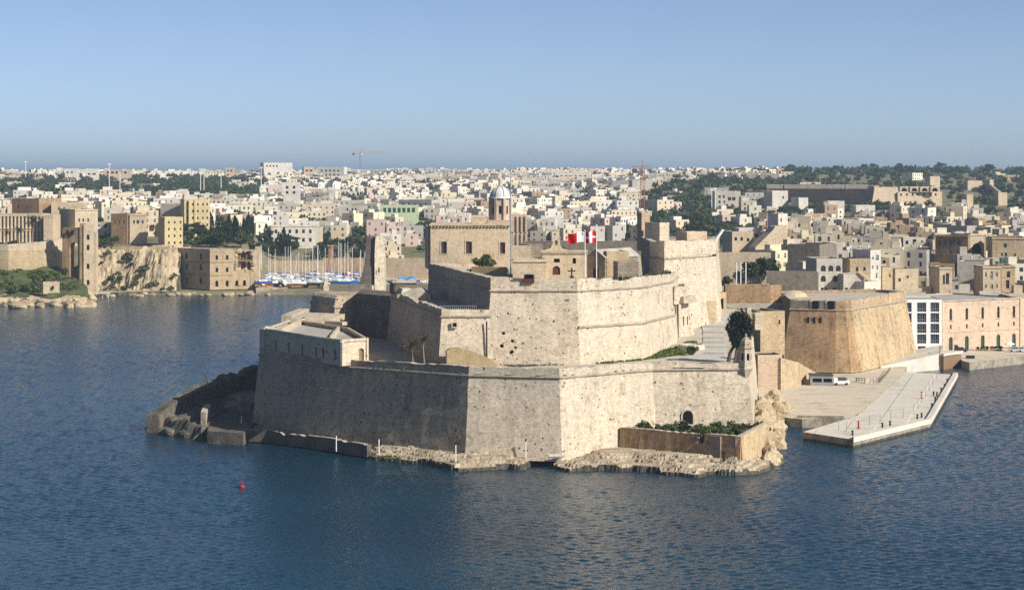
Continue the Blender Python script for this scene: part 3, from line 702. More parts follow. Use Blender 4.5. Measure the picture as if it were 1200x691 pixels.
# arch door in the recessed face, a dark mouth with a stone surround
def on_face(p0, p1, t, out, z): return (p0[0] + (p1[0] - p0[0]) * t, p0[1] + (p1[1] - p0[1]) * t)
ob = offset(LOW, 1.15); e_, f_ = ob[4], ob[5]; L = math.dist(e_, f_); ux, uy = (f_[0] - e_[0]) / L, (f_[1] - e_[1]) / L
mb = MB(); md = MB(); cu = L * .33; r = 1.05
arc = [(-r, 5.2), (-r, 8.0)] + [(-r * math.cos(math.pi * t / 8), 8.0 + r * math.sin(math.pi * t / 8)) for t in range(1, 8)] + [(r, 8.0), (r, 5.2)]
def FP(u, v, d): return (e_[0] + ux * (cu + u) + uy * d, e_[1] + uy * (cu + u) - ux * d, v)
for (u0, v0), (u1, v1) in zip(arc[:-1], arc[1:]):
    s0, s1 = 1.28, 1.28; o0 = (u0 * 1.28, v0 if v0 <= 8 else 8 + (v0 - 8) * 1.28); o1 = (u1 * 1.28, v1 if v1 <= 8 else 8 + (v1 - 8) * 1.28)
    mb.quad(FP(u0, v0, .12), FP(u1, v1, .12), FP(*o1, .12), FP(*o0, .12)); mb.quad(FP(*o0, .12), FP(*o1, .12), FP(*o1, -.8), FP(*o0, -.8)); mb.quad(FP(u1, v1, .12), FP(u0, v0, .12), FP(u0, v0, -.8), FP(u1, v1, -.8))
md.poly([FP(u, v, .03) for u, v in arc])
part(low, 'doorway', md, 'dark_void', label='dark arched doorway above the garden'); part(low, 'door_surround', mb, 'fort_stone')

# sentry box (guardiola) on the corner
gx, gy = F[0] - .3, F[1] + .3
hexr = lambda r, n=6, a0=.26: [(gx + r * math.cos(a0 + t * 2 * math.pi / n), gy + r * math.sin(a0 + t * 2 * math.pi / n)) for t in range(n)]
def hexloft(prof): m = MB(); m.loft([[(*p, z) for p in hexr(r)] for r, z in prof]); return m
part(low, 'sentry_box_corbel', hexloft([(.1, 14.9), (.7, 15.8), (1.35, 16.9), (1.6, 17.3), (1.6, 17.6)]), 'fort_stone')
mb = MB(); hx = hexr(1.35); op = []
for i in range(6):
    p0, p1 = hx[i], hx[(i + 1) % 6]; l = math.dist(p0, p1); P = facade(mb, p0, p1, 17.6, 21.4, [(l / 2 - .28, l / 2 + .28, 1.5, 2.9)], .25); op.append((P, rot_of(p0, p1), l))
sb = part(low, 'sentry_box', mb, 'fort_stone_bright')
for P, ro, l in op:
    c = Vector(P(l / 2, 2.2)) - low.matrix_basis.translation; pane_at(sb, ro, c, .6, 1.45, WIN[4], .22, 'window')
part(low, 'sentry_box_roof', hexloft([(1.3, 21.4), (1.6, 21.5), (1.6, 21.75), (1.4, 21.8), (1.3, 22.5), (1.05, 23.1), (.6, 23.6), (.2, 23.9), (.28, 24.1), (.05, 24.6)]), 'fort_stone_grey_shade')

# --- upper bastion
L_, M_, N_, O_ = (X_(575, 460), 460), (X_(676.5, 460), 460), (X_(751, 473), 473), (X_(788, 499), 499)
K_ = (X_(512, 527), 527); KK = (X_(503, 548), 548)
UP = [L_, M_, N_, O_, (X_(798, 530), 530), (30, 560), (0, 566), KK, K_]
up = thing('upper_bastion', 'tall upper bastion with flagpoles and a chapel on its terrace', 'bastion', (10, 480, 18))
zcu = [32.7, 32.7, 32.7, 32.7, 32.7, 32.7, 32.7, 32.2, 32.4]; ztu = [35.6, 35.5, 35.2, 34.6, 34, 34, 34, 35, 35.4]
segwall(up, 'wall', UP, 0, 1, 16.5, zcu, 1.3, 'fort_stone', ztu, 1.6, .16)
segwall(up, 'wall', UP, 1, 3, 16.5, zcu, 1.3, 'fort_stone_bright', ztu, 1.6, .5)
segwall(up, 'wall', UP, 3, 6, 16.5, zcu, 1.0, 'fort_stone_bright', ztu, 1.6, .6)
segwall(up, 'wall', UP, 6, 9, 16.5, zcu, 1.3, 'fort_stone_grey_shade', ztu, 1.8, .1)
mb = MB(); mb.poly([(*q, 33.4) for q in offset(UP, -.6)]); part(up, 'terrace', mb, 'platform_dirt')
# string course half way up the bright faces
mb = MB(); o1 = offset(UP, .62); o2 = offset(UP, .95); rr_ = []
for o, z in ((o1, 25.2), (o2, 25.25), (o2, 25.55), (o1, 25.7)): rr_.append(dense([(*o[k], z) for k in (1, 2, 3)], 2.2, False))
m_ = min(map(len, rr_)); mb.loft([r[:m_] for r in rr_], 0, False, False); part(up, 'string_course', mb, 'cordon_stone')
# shot holes in the front face: proud blobs, black for the shade inside
HOLE = boulder_mesh('shot_hole', 5, 'dark_void', 9, 6)
for x, y, s in ((590, 391, .75), (588.5, 405, .8), (601, 399, .6), (599.5, 412, .8), (602.5, 386, .4), (604, 407, .5), (583, 371, .35), (608, 373, .4), (649, 376, .35), (613, 402, .35), (634, 407, .3), (640, 410, .3), (655, 391, .25), (595, 419, .3), (580, 420, .3), (622, 395, .25), (628, 408, .3), (660, 413, .25), (590, 402, .25)):
    zz = Z_(y, 459.6); fr_ = (32.7 - zz) / 16.2; o = put('shot_hole', HOLE, up, (X_(x, 459.6) - 10, 460 - 1.28 * fr_ - 480 + .02, zz - 18)); o.scale = (s * .62, .16, s * .55); o.rotation_euler = (0, x, 0)
# ruined lower block at the right end of the upper bastion
t = thing('ruined_flank', 'broken pale masonry flank beside the upper bastion with twin slit windows', 'ruin', (38, 506, 18))
p0, p1 = G2(795.5, 393, 20.2), G2(813, 389, 20.6); L = math.dist(p0, p1); bk = lambda p, d: (p[0] - .35 * d, p[1] + .94 * d)
mb = MB(); op = [(L * .28, L * .28 + .45, 2.2, 4.2), (L * .55, L * .55 + .45, 2.2, 4.2)]
P = facade(mb, p0, p1, 17.5, 27.6, [(a, b, c + 2.7, d + 2.7) for a, b, c, d in op], .4)
facade(mb, p1, bk(p1, 14), 17.5, 27.6); facade(mb, bk(p0, 14), p0, 17.5, 27.6); mb.quad((*p0, 27.6), (*p1, 27.6), (*bk(p1, 14), 28.4), (*bk(p0, 14), 28.4))
part(t, 'wall', mb, 'fort_stone_bright')
put_windows(t, P, [(a, b, c + 2.7, d + 2.7) for a, b, c, d in op], rot_of(p0, p1), WIN[4], .35)
for k, (x, y, Y, w, h, s) in enumerate(((794, 337, 500, 4, 3.6, 1), (803, 334, 506, 3, 2.6, 2), (800, 348, 501, 5.5, 1.2, 3), (807, 343, 508, 3.2, 2, 4))):
    mb = MB(); c = W(x, y, Y); crown_ = []
    mb.obox(c[:2], .5 + .2 * k, w, w * .8, c[2] - h, c[2] + .3, taper=.8)
    part(t, 'masonry_block', mb, 'fort_stone_bright' if k != 2 else 'cordon_stone')
# grass and loose stones along the worn top of the bright faces
mb = MB(); rg = np.random.default_rng(4)
for (p, q, n) in ((M_, N_, 260), (N_, O_, 200)):
    for k in range(n):
        s = rg.uniform(0, 1); x = p[0] + (q[0] - p[0]) * s - rg.uniform(.1, 2) * .6; y = p[1] + (q[1] - p[1]) * s + rg.uniform(.2, 2.2); z = 34.6 + rg.uniform(0, .5)
        h = rg.uniform(.25, .7); a = rg.uniform(0, 6.28); mb.poly([(x + .3 * math.cos(a), y + .3 * math.sin(a), z - .3), (x - .3 * math.cos(a), y - .3 * math.sin(a), z - .3), (x + rg.uniform(-.3, .3), y, z + h)])
o = setting('grass_tufts', mb, 'leaf_olive', 'stuff'); tag(o, 'dry grass tufts along the worn top of the upper bastion', 'grass')
# grassy strip at the foot of the upper walls
def green_strip(name, label, pts, n, size, mat, z_of, seed, h=.35):
    rg = np.random.default_rng(seed); poly = [G2(*p) for p in pts]; P_ = np.array(poly); mb = MB(); c = 0
    while c < n:
        x = rg.uniform(P_[:, 0].min(), P_[:, 0].max(), 400); y = rg.uniform(P_[:, 1].min(), P_[:, 1].max(), 400); ok = inside_dist(x, y, poly) > 0
        for a, b in zip(x[ok], y[ok]):
            z = z_of(a, b); an = rg.uniform(0, 6.28); dx, dy = math.cos(an) * size, math.sin(an) * size
            mb.poly([(a - dx, b - dy, z - .05), (a + dx, b + dy, z - .05), (a + dx * .5 + rg.uniform(-.3, .3), b + rg.uniform(-.3, .3), z + h * rg.uniform(.4, 1.2)), (a - dx * .6, b, z + h * rg.uniform(.3, 1))]); c += 1
            if c >= n: break
    o = setting(name, mb, mat, 'stuff'); return tag(o, label, 'grass')
green_strip('grass', 'green weeds along the foot of the bright upper wall', [(690, 424, 17.8), (720, 421.5, 17.8), (760, 417, 17.8), (792, 411, 18), (806, 404, 18.6), (818, 404, 18.6), (806, 416, 18), (760, 421, 17.8), (700, 426, 17.8)], 1700, .28, 'leaf_bright', pz, 2)
green_strip('grass', 'thin weeds along the foot of the front upper wall', [(590, 427, 17.8), (676, 424.5, 17.8), (690, 425.5, 17.8), (600, 430, 17.8)], 500, .2, 'leaf_olive', pz, 3, .25)

# --- flank battery: lower block beside the upper bastion, sunlit front, shaded side
FL = [(X_(517.5, 456.5), 456.5), (X_(574, 457.5), 457.5), (X_(577, 470), 470), (X_(512, 531), 531), (X_(458, 524), 524)]
fb = thing('flank_battery', 'square flank battery with one small window beside the upper bastion', 'bastion', (-8, 458, 18))
zcf = [27.6] * 5; ztf = [29.3, 29.2, 29.2, 29.2, 29.6]
ob = offset(FL, .9)
segwall(fb, 'wall', FL, 0, 1, 16.8, zcf, .9, 'fort_stone', ztf, 1.2, .12)
segwall(fb, 'wall', FL, 4, 5, 16.8, zcf, .9, 'fort_stone_grey_shade', ztf, 1.2, .35, label='shaded side wall')
mb = MB(); mb.poly([(*q, 28.1) for q in offset(FL, -.4)]); part(fb, 'platform', mb, 'platform_dirt')
p0, p1 = offset(FL, .55)[:2]; L = math.dist(p0, p1); ux, uy = (p1[0] - p0[0]) / L, (p1[1] - p0[1]) / L
def onfb(u, z, d): return (p0[0] + ux * u + uy * d, p0[1] + uy * u - ux * d, z)
wz = Z_(380.5, 456); wu = (534 - 518) / 56 * L
mb = MB()
for a, b, c, d in ((-.62, -.42, -.62, .62), (.42, .62, -.62, .62), (-.42, .42, .42, .62), (-.42, .42, -.62, -.42)):
    q = [onfb(wu + a, wz + c, .0), onfb(wu + b, wz + c, .0), onfb(wu + b, wz + d, .0), onfb(wu + a, wz + d, .0)]; q2 = [onfb(wu + u, wz + v, .32) for u, v in ((a, c), (b, c), (b, d), (a, d))]
    mb.loft([q, q2])
wf = part(fb, 'window_surround', mb, 'warm_stone'); mb = MB(); mb.poly([onfb(wu + a, wz + b, .12) for a, b in ((-.45, -.45), (.45, -.45), (.45, .45), (-.45, .45))]); part(wf, 'window', mb, 'dark_void')
mb = MB(); mb.tube(onfb(L * .89, 18, .5), onfb(L * .89, 26.8, .2), .16, 6); part(fb, 'drain_pipe', mb, 'dark_metal')
du = (536.5 - 518) / 56 * L
mb = MB(); mb.loft([[onfb(du + a, z, d) for a, d in ((-.9, 0), (.5, 0), (.5, .5), (-.9, .5))] for z in (19, 21.6)]); part(fb, 'door_hood', mb, 'fort_stone')
# railing, shrubs and sheds on the battery
mb = MB(); q0, q1 = offset(FL, -1.4)[0], offset(FL, -1.4)[1]
for k in range(19):
    s = k / 18; x, y = q0[0] + (q1[0] - q0[0]) * s - 1.5, q0[1] + (q1[1] - q0[1]) * s + 2; mb.tube((x, y, 28.05), (x, y, 29.9), .05, 4)
mb.tube((q0[0] - 1.5, q0[1] + 2, 29.8), (q1[0] - 1.5, q1[1] + 2, 29.8), .04, 4); mb.tube((q0[0] - 1.5, q0[1] + 2, 29.0), (q1[0] - 1.5, q1[1] + 2, 29.0), .04, 4)
single('railing', mb, 'grey_metal', 'thin metal railing on the flank battery terrace', 'railing')
t = thing('vaulted_hut', 'low vaulted stone hut at the back of the flank battery', 'hut', (X_(489, 512), 512, 28.1)); mb = MB(); cx, cy = t.location[:2]
mb.loft([[(cx + 3.4 * math.cos(math.pi * k / 8), y, 28.1 + 2.6 * math.sin(math.pi * k / 8)) for k in range(9)] for y in (cy - 4, cy + 4)], 0, True, True); part(t, 'vault', mb, 'worn_top')
mb = MB(); mb.box(cx - 4.4, cx - 3.2, cy - 4, cy + 4, 28.1, 29.4); part(t, 'side_wall', mb, 'fort_stone_grey_shade')
t = thing('corner_turret', 'small worn stone turret on the rear corner of the flank battery', 'turret', (X_(465, 520), 520, 29)); cx, cy = t.location[:2]
mb = MB(); mb.obox((cx, cy), .4, 2.6, 2.6, 29.0, 31.6); part(t, 'body', mb, 'dark_shade_rock'); mb = MB(); mb.obox((cx, cy), .4, 3.2, 3.2, 31.6, 32.0); part(t, 'cap', mb, 'worn_top')
mb = MB(); mb.obox((cx + 2.2, cy - 5), .2, 3.4, 9, 29.3, 30.6, taper=.6); part(t, 'sloping_wall', mb, 'worn_top')
# link wall and ditch behind the barracks, wall coloured dark for asphalt and shade
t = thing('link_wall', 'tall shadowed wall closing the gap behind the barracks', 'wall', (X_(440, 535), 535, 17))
mb = MB(); loft_wall(mb, [(X_(418, 540), 540), (X_(459, 526), 526), (X_(470, 545), 545), (X_(425, 558), 558)], [(.6, 17), (0, Z_(345.5, 532))], True, 2.2, .06, 0, True); part(t, 'wall', mb, 'dark_shade_rock')
# earth wedge at the foot of the battery
t = thing('earth_bank', 'bare sandy earth bank sloping against the flank battery', 'earth bank', (X_(550, 449), 449, 17.6))
pr = [(523.5, 428), (523.5, 411), (528, 408.5), (538, 407.5), (552, 411), (572, 419), (592, 427.5)]; mb = MB()
f_ = [W(x, min(y, 427.8), 448.5) for x, y in pr]; f_[0] = (f_[0][0], 448.5, 17.5); f_[-1] = (f_[-1][0], 448.5, 17.5); b_ = [(p[0] - .4, 454.2, max(p[2] - .3, 17.5)) for p in f_]
fr = [(p[0], p[1] - (.15 + .25 * (p[2] - 17.5)) if False else p[1], p[2]) for p in f_]
mb.loft([fr, b_], 0, True, True); part(t, 'bank', mb, 'earth')
# palms
for x, yb, h, s, lab in ((483, 427, 4.4, 1, 'shorter palm with browned fronds against the shaded battery wall'), (496.5, 427.5, 5.5, 2, 'taller palm with lit fronds beside the flank battery corner')):
    c = W(x, yb, 450.5); t = thing('palm_tree', lab, 'palm', (c[0], c[1], 17.75), 'palms in front of the battery'); tr, cr = palm_mesh(h, s); put('trunk', tr.mesh('trunk', 'palm_bark'), t); put('crown', cr.mesh('crown', 'palm_leaf'), t)

# --- barracks on the left end of the lower bastion
ba = thing('barracks', 'long flat-roofed barracks with shaded windows and a sunlit arched end', 'building', (-42, 470, 18))
b0, b1, b2 = (A[0] + .9, A[1] + 1), (B[0] + .35, B[1] + .5), G2(399.5, 425, 18.3); b3 = G2(430.5, 422.5, 18.3)
zb, ztp = 17.6, 22.6
mb = MB()
L1 = math.dist(b0, b1); L2 = math.dist(b1, b2); L3 = math.dist(b2, b3)
w1 = [(u - .5, u + .5, 1.1, 3.2) for u in np.linspace(L1 * .22, L1 * .95, 4)]; w2 = [(u - .48, u + .48, 1.1, 3.2) for u in np.linspace(L2 * .2, L2 * .75, 2)]
P1 = facade(mb, b0, b1, zb, ztp, w1, .35); P2 = facade(mb, b1, b2, zb, ztp, w2, .35); P3 = facade(mb, b2, b3, zb, ztp, [(L3 * .68, L3 * .68 + 1.4, .6, 3.4, 'a')], .5)
bb0 = (b0[0] + 3, b0[1] + 32); bb3 = (b3[0] - 6, b3[1] + 30)
facade(mb, b3, bb3, zb, ztp); facade(mb, bb3, bb0, zb, ztp); facade(mb, bb0, b0, zb, ztp)
part(ba, 'wall', mb, 'fort_stone'); mb = MB(); mb.poly([(*p, ztp - .5) for p in (b0, b1, b2, b3, bb3, bb0)]); part(ba, 'roof', mb, 'roof_felt')
for Pk, ws, ro in ((P1, w1, rot_of(b0, b1)), (P2, w2, rot_of(b1, b2))): put_windows(ba, Pk, ws, ro, WIN[4], .32)
put_windows(ba, P3, [(L3 * .68, L3 * .68 + 1.4, .6, 3.4)], rot_of(b2, b3), DOOR[0], .45, 'door')
mb = MB(); parapet(mb, [b0, b1, b2, b3, bb3, bb0], ztp, ztp + .45, .5, True, .05, step=3); part(ba, 'parapet', mb, ['fort_stone', 'worn_top'])
mb = MB(); loft_wall(mb, [b0, b1, b2, b3], [(.02, ztp - .15), (.22, ztp - .05), (.22, ztp + .12), (.02, ztp + .2)], False, 3, 0); part(ba, 'cornice', mb, 'fort_stone')
for i, (x, w) in enumerate(((.74, .35), (.05, .25), (.98, .25))):
    q = (b2[0] + (b3[0] - b2[0]) * x, b2[1] + (b3[1] - b2[1]) * x); ro = rot_of(b2, b3); nx_, ny_ = math.sin(ro), -math.cos(ro)
    if i == 0: continue
    mb = MB(); mb.obox((q[0] + nx_ * .12, q[1] + ny_ * .12), ro, w * 2, .3, zb, ztp + .5); part(ba, 'pilaster', mb, 'fort_stone_bright')
def roof_wall(p, q, h, z, w=.5, name='roof_wall', mat='fort_stone_bright'):
    mb = MB(); mb.obox(((p[0] + q[0]) / 2, (p[1] + q[1]) / 2), rot_of(p, q), math.dist(p, q), w, z, z + h); part(ba, name, mb, mat)
zr = ztp - .5
roof_wall(G2(331, 391, zr), G2(357, 378, zr), 1.3, zr); roof_wall(G2(357, 378, zr), G2(404, 381, zr), .8, zr, 1.6); roof_wall(G2(388, 399, zr), G2(397, 388, zr), 1.1, zr); roof_wall(G2(336, 377, zr), G2(356, 369, zr), 1.6, zr, 2.5)
mb = MB(); mb.prism([G2(340, 379.5, zr), G2(388, 380, zr), G2(404, 374, zr), G2(358, 372, zr)], zr, zr + 1.3); part(ba, 'roof_room', mb, 'fort_stone')
# pyramid cap at the left corner
mb = MB(); mb.obox((b0[0] + .6, b0[1] + 1.2), rot_of(b0, b1), 2.6, 2.6, zb, ztp + .2); part(ba, 'corner_turret', mb, 'fort_stone'); mb = MB(); mb.obox((b0[0] + .6, b0[1] + 1.2), rot_of(b0, b1), 3, 3, ztp + .2, ztp + .8, taper=.5); part(ba, 'turret_cap', mb, 'worn_top')

# --- rear bastion over the water behind the barracks, with the low lit wall and the pylon
rb_ = [(X_(364, 556), 556), (X_(392, 541), 541), (X_(423, 545), 545), (X_(440, 575), 575), (X_(384, 590), 590)]
t = thing('rear_bastion', 'dark rounded rear bastion above the water behind the barracks', 'bastion', (X_(390, 560), 560, 2))
mb = MB(); loft_wall(mb, rb_, [(1.6, 2), (.5, 20), (0, 24.3), (.35, 24.4), (.35, 24.9), (0, 25), (-.4, 26.6), (-1.6, 27.2)], True, 2, .2, 0, True); part(t, 'wall', mb, 'fort_stone_grey_shade')
mb = MB(); a_, b_ = (X_(384, 566), 566), (X_(437, 560), 560); mb.obox(((a_[0] + b_[0]) / 2, 563), rot_of(a_, b_), math.dist(a_, b_), .8, 25, Z_(333.5, 563)); part(t, 'parapet', mb, 'fort_stone_bright')
mb = MB(); mb.obox(W(382, 330, 566)[:2], .2, 1.6, 1.6, 26, Z_(334, 566)); mb.obox(W(382, 330, 566)[:2], .2, 1.2, 1.2, Z_(334, 566), Z_(326, 566), taper=.6); part(t, 'pinnacle', mb, 'fort_stone_bright')
t = thing('stone_pylon', 'tall battered stone pylon with dark side standing behind the barracks', 'pylon', (X_(439, 642), 642, 25)); cx, cy = t.location[:2]
mb = MB(); zt_ = Z_(277, 642)
def ring(x0, x1, y0, y1, z): return [(x0, y0, z), (x1, y0, z), (x1, y1, z), (x0, y1, z)]
mb.loft([[(X_(a, 642), 642, z), (X_(b, 641), 641, z), (X_(b, 641) + .2, 647, z), (X_(a, 642), 648, z)] for a, b, z in ((418, 440, 2), (420, 440, Z_(335, 642)), (427, 440.5, Z_(310, 642)), (429.5, 441, zt_))]); part(t, 'shaft', mb, 'far_wall_stone')  # dark stone carries the pylon's shaded side
mb = MB(); mb.loft([[(X_(a, 640.6), 640.6, z), (X_(b, 643.0), 643.0, z), (X_(b, 641) + .25, 647, z), (X_(a, 641), 641.2, z)] for a, b, z in ((439, 450, 4), (439, 450, Z_(300, 641)), (439, 448, Z_(298, 641)), (440, 447.6, zt_ + .15))]); part(t, 'lit_face', mb, 'fort_stone_bright')  # bright stone copy as the sunlit side
mb = MB(); q = W(444, 316.5, 640.4); mb.box(q[0] - .2, q[0] + .2, q[1], q[1] + .1, q[2] - .7, q[2] + .7); part(t, 'window', mb, 'dark_void')

# --- sea terrace and breakwater wall at the left end
tw = thing('sea_wall', 'dark crumbling sea wall running out from the lower bastion', 'wall', (-78, 495, 0))
sp = [(-64.5, 560), (-68, 550), (-71.5, 538), (-74, 522), (-76.5, 504), (-79, 490)]
sz = [8.8, 7.8, 7.2, 6.8, 6.0, 4.2]; mb = MB()
o1, o2 = offset(sp, 1.5, False), offset(sp, -1.3, False); rings = []
for pl, zs in ((offset(sp, 2.2, False), [0] * 6), (o1, sz), (o2, [z - .3 for z in sz]), (offset(sp, -1.6, False), [-1] * 6)): rings.append(dense([(*p, z) for p, z in zip(pl, zs)], 1.2, False))
m_ = min(map(len, rings)); rings = [[r[int(i * (len(r) - 1) / (m_ - 1))] for i in range(m_)] for r in rings]
rings = [[(p[0] + nz(p, .4) * .8, p[1] + nz((p[0] + 9, p[1], p[2]), .4) * .8, p[2] + nz((p[0], p[1] + 9, p[2]), .5) * 1.3) for p in r] for r in rings]
mb.loft(rings, 0, False, False); mb.poly([r[0] for r in rings][::-1]); mb.poly([r[-1] for r in rings]); part(tw, 'wall', mb, 'dark_shade_rock')  # dark colour stands in for the shade on the wall
WS = [G2(*p, 0) for p in ((172, 503), (188, 508), (212, 513), (236, 516), (262, 512))] + [G2(292, 470, 1), G2(280, 455, 4), G2(240, 468, 2), G2(190, 484, 1)]
def hs(d, x, y): return np.where(d > 0, np.minimum(d * 1.1, 3.2) + fbm(x, y, .35, 4, 3) * 1.3, d)
single('foot_rocks', rock(WS, hs, .5, 1.2, 12), ['dark_shade_rock', 'wet_rock'], 'dark wet rocks at the tip of the crumbling sea wall', 'rock')
TIP = [boulder_mesh('tip_boulder', 160 + k, 'dark_shade_rock') for k in range(5)]; rg = np.random.default_rng(15)
for k in range(64):
    u = rg.uniform(178, 262) if k < 46 else rg.uniform(243, 296); c = G(u, np.interp(u, [178, 200, 240, 262, 296], [501, 508, 511, 513, 514]) - rg.uniform(-1, 9 if u < 215 else 3), .3); s = rg.uniform(.8, 2.0); o = put('tip_boulder', TIP[k % 5], None, (c[0], c[1], rg.uniform(-.2, 1.0))); o.scale = (s * 1.3, s, s * .75); o.rotation_euler = (rg.uniform(-.3, .3), rg.uniform(-.3, .3), rg.uniform(0, 6)); tag(o, 'dark wet boulder at the tip of the crumbling sea wall', 'boulder', 'boulders at the sea wall tip')
t = thing('sea_terrace', 'shadowed flat terrace enclosed by the sea wall', 'terrace', (*G2(270, 478, 3), 0))
mb = MB(); mb.prism([G2(243, 505, 2.6), G2(285, 507, 2.6), G2(300, 494, 2.6), G2(300, 461, 2.6), G2(272, 461, 2.6), G2(248, 476, 2.6)], -.8, 2.6); part(t, 'floor', mb, 'dark_shade_rock')  # floors coloured dark for the shadow that covers the terrace
mb = MB(); mb.prism([(-77, 492), (-66, 492), (-64, 530), (-56, 545), (-56, 562), (-66, 562), (-72, 535)], -.8, 2.4); part(t, 'lower_floor', mb, 'dark_shade_rock')
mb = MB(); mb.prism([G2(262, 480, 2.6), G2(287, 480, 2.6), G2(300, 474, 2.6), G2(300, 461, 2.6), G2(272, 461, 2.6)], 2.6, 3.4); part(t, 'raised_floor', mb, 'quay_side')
p = G2(238, 511, .3); q = G2(237, 478, 4.9)
mb = MB(); mb.prism([(p[0] - .5, p[1]), (p[0] + .7, p[1] - .5), (q[0] + 1.6, p[1] + 16), (q[0] + .2, p[1] + 16)], -.5, 5.6); part(t, 'end_wall', mb, 'fort_stone_bright', label='wall end catching the sun')  # bright stone copy for the sun on this wall end
mb = MB(); c = G2(286, 479, 3); mb.obox(c, .5, 2.4, 1.8, 2.6, 6.2); part(t, 'block', mb, 'fort_stone_grey_shade')
mb = MB(); c = W(244, 448, 530); mb.tube((c[0], c[1], c[2] - 1), (c[0] - .7, c[1], c[2] + 2.3), .12, 5); mb.obox(c[:2], .3, 1.0, 1.0, c[2] - 1.6, c[2] - .3)
single('iron_davit', mb, 'dark_metal', 'small dark iron davit on the sea wall', 'davit')

# --- pale kerb of the landing ledge along the shaded foot of the bastion
kp = [G2(x, y, 2.4) for x, y in ((271, 503.5), (292, 505), (315, 506), (335, 509), (360, 512), (385, 515), (405, 518.5), (430, 523))]; mb = MB(); parapet(mb, kp, .2, 2.75, 1.1, False, .5, 0, 1, .7); single('ledge_kerb', mb, ['dark_shade_rock', 'shelf_rock'], 'pale worn kerb along the landing ledge below the shaded bastion face', 'kerb')  # front coloured dark for the undercut's shade, top left pale
# --- low garden wall below the recessed face
gw = thing('garden_wall', 'low brown stone wall with a battered gap enclosing a green garden', 'wall', (30, 435, 2))
g0, g1, g2 = G2(727, 523.5, 2.6), G2(868, 535, 2.6), (52.2, 447)
mb = MB(); L = math.dist(g0, g1)
def gz(s): return 6.5 + .1 * math.sin(s * 9) + nz((s * 30, 2, 1), 1) * .15
pts = [(g0[0] + (g1[0] - g0[0]) * s, g0[1] + (g1[1] - g0[1]) * s, s) for s in np.linspace(0, 1, 60)]
def wallrun(pts, ztop, mats, name, zb=1.2, th=1.1):
    mb = MB(); pl = [p[:2] for p in pts]; o = offset(pl, -th, False)
    fo = [(*p, zb) for p in offset(pl, .45, False)]; ft = [(*p, z) for p, z in zip(pl, ztop)]; bt = [(*p, z) for p, z in zip(o, ztop)]; bo = [(*p, zb) for p in o]
    mid = [tuple(a[c] + (b[c] - a[c]) * .5 + (nz((a[0], a[1], c), .6) * .12) for c in range(3)) for a, b in zip(fo, ft)]
    mb.loft([fo, mid, ft], 0, False, False); mb.loft([ft, bt], 1, False, False); mb.loft([bt, bo], 0, False, False); mb.poly([fo[0], ft[0], bt[0], bo[0]]); mb.poly([fo[-1], bo[-1], bt[-1], ft[-1]])
    part(gw, name, mb, mats)
zs = [gz(s[2]) - (1.9 if .655 < s[2] < .705 else 0) for s in pts]
wallrun(pts, zs, ['brown_stone', 'worn_top'], 'wall')
pts = [(g1[0] + (g2[0] - g1[0]) * s, g1[1] + (g2[1] - g1[1]) * s, s) for s in np.linspace(0, 1, 14)]
wallrun(pts, [6.5 + .9 * s[2] for s in pts], ['ochre_stone', 'worn_top'], 'end_wall')
pts = [(g0[0] + .6 + 1.5 * s, g0[1] + 8 * (1 - s) + .3, s) for s in np.linspace(0, 1, 10)][::1]
pts = [(g0[0] + 2.6 * (1 - s), g0[1] + 7 * (1 - s), s) for s in np.linspace(0, 1, 10)]
wallrun(pts, [6.5] * 10, ['ochre_stone', 'worn_top'], 'end_wall')
ux, uy = (g1[0] - g0[0]) / L, (g1[1] - g0[1]) / L
mb = MB(); s0 = L * .79; mb.obox((g0[0] + ux * s0, g0[1] + uy * s0 - .42), rot_of(g0, g1), 2.6, .5, 2.2, 6.3); part(gw, 'patched_panel', mb, 'far_wall_stone')
mb = MB(); mb.poly([(g0[0], g0[1] + .5, 5.2), (g1[0], g1[1] + .5, 5.4), (*g2, 6), (F[0] + 2, F[1], 6), (E[0], E[1], 5.6), (g0[0] + 2.2, g0[1] + 5, 5.2)]); part(gw, 'soil', mb, 'grass_green')
rg = np.random.default_rng(8); poly = [g0, g1, g2, (F[0], F[1] - 1.6), (E[0] - .5, E[1] - 2.2)]
cnt = 0
while cnt < 34:
    x, y = rg.uniform(15, 52), rg.uniform(428, 452)
    if float(inside_dist(np.array([x]), np.array([y]), poly)[0]) < .9: continue
    s = rg.uniform(.7, 1.5); m = crown(170, .28, 1.5, 1.3, .9, .7, 6, 100 + cnt)
    o = thing('garden_bush', 'leafy green bush crowded behind the low brown garden wall', 'bush', (x, y, 5.4), 'bushes in the walled garden'); o.scale = (s, s, s)
    put('foliage', m.mesh('foliage', ['leaf_mid', 'leaf_bright', 'leaf_olive'][cnt % 3]), o); cnt += 1
green_strip('grass', 'green seaweed and grass on the shaded shelf edge', [(350, 521, .6), (400, 528, .6), (470, 540, .6), (470, 536, .6), (400, 524, .6), (350, 518, .6)], 600, .2, 'leaf_mid', lambda x, y: .75, 5, .2)

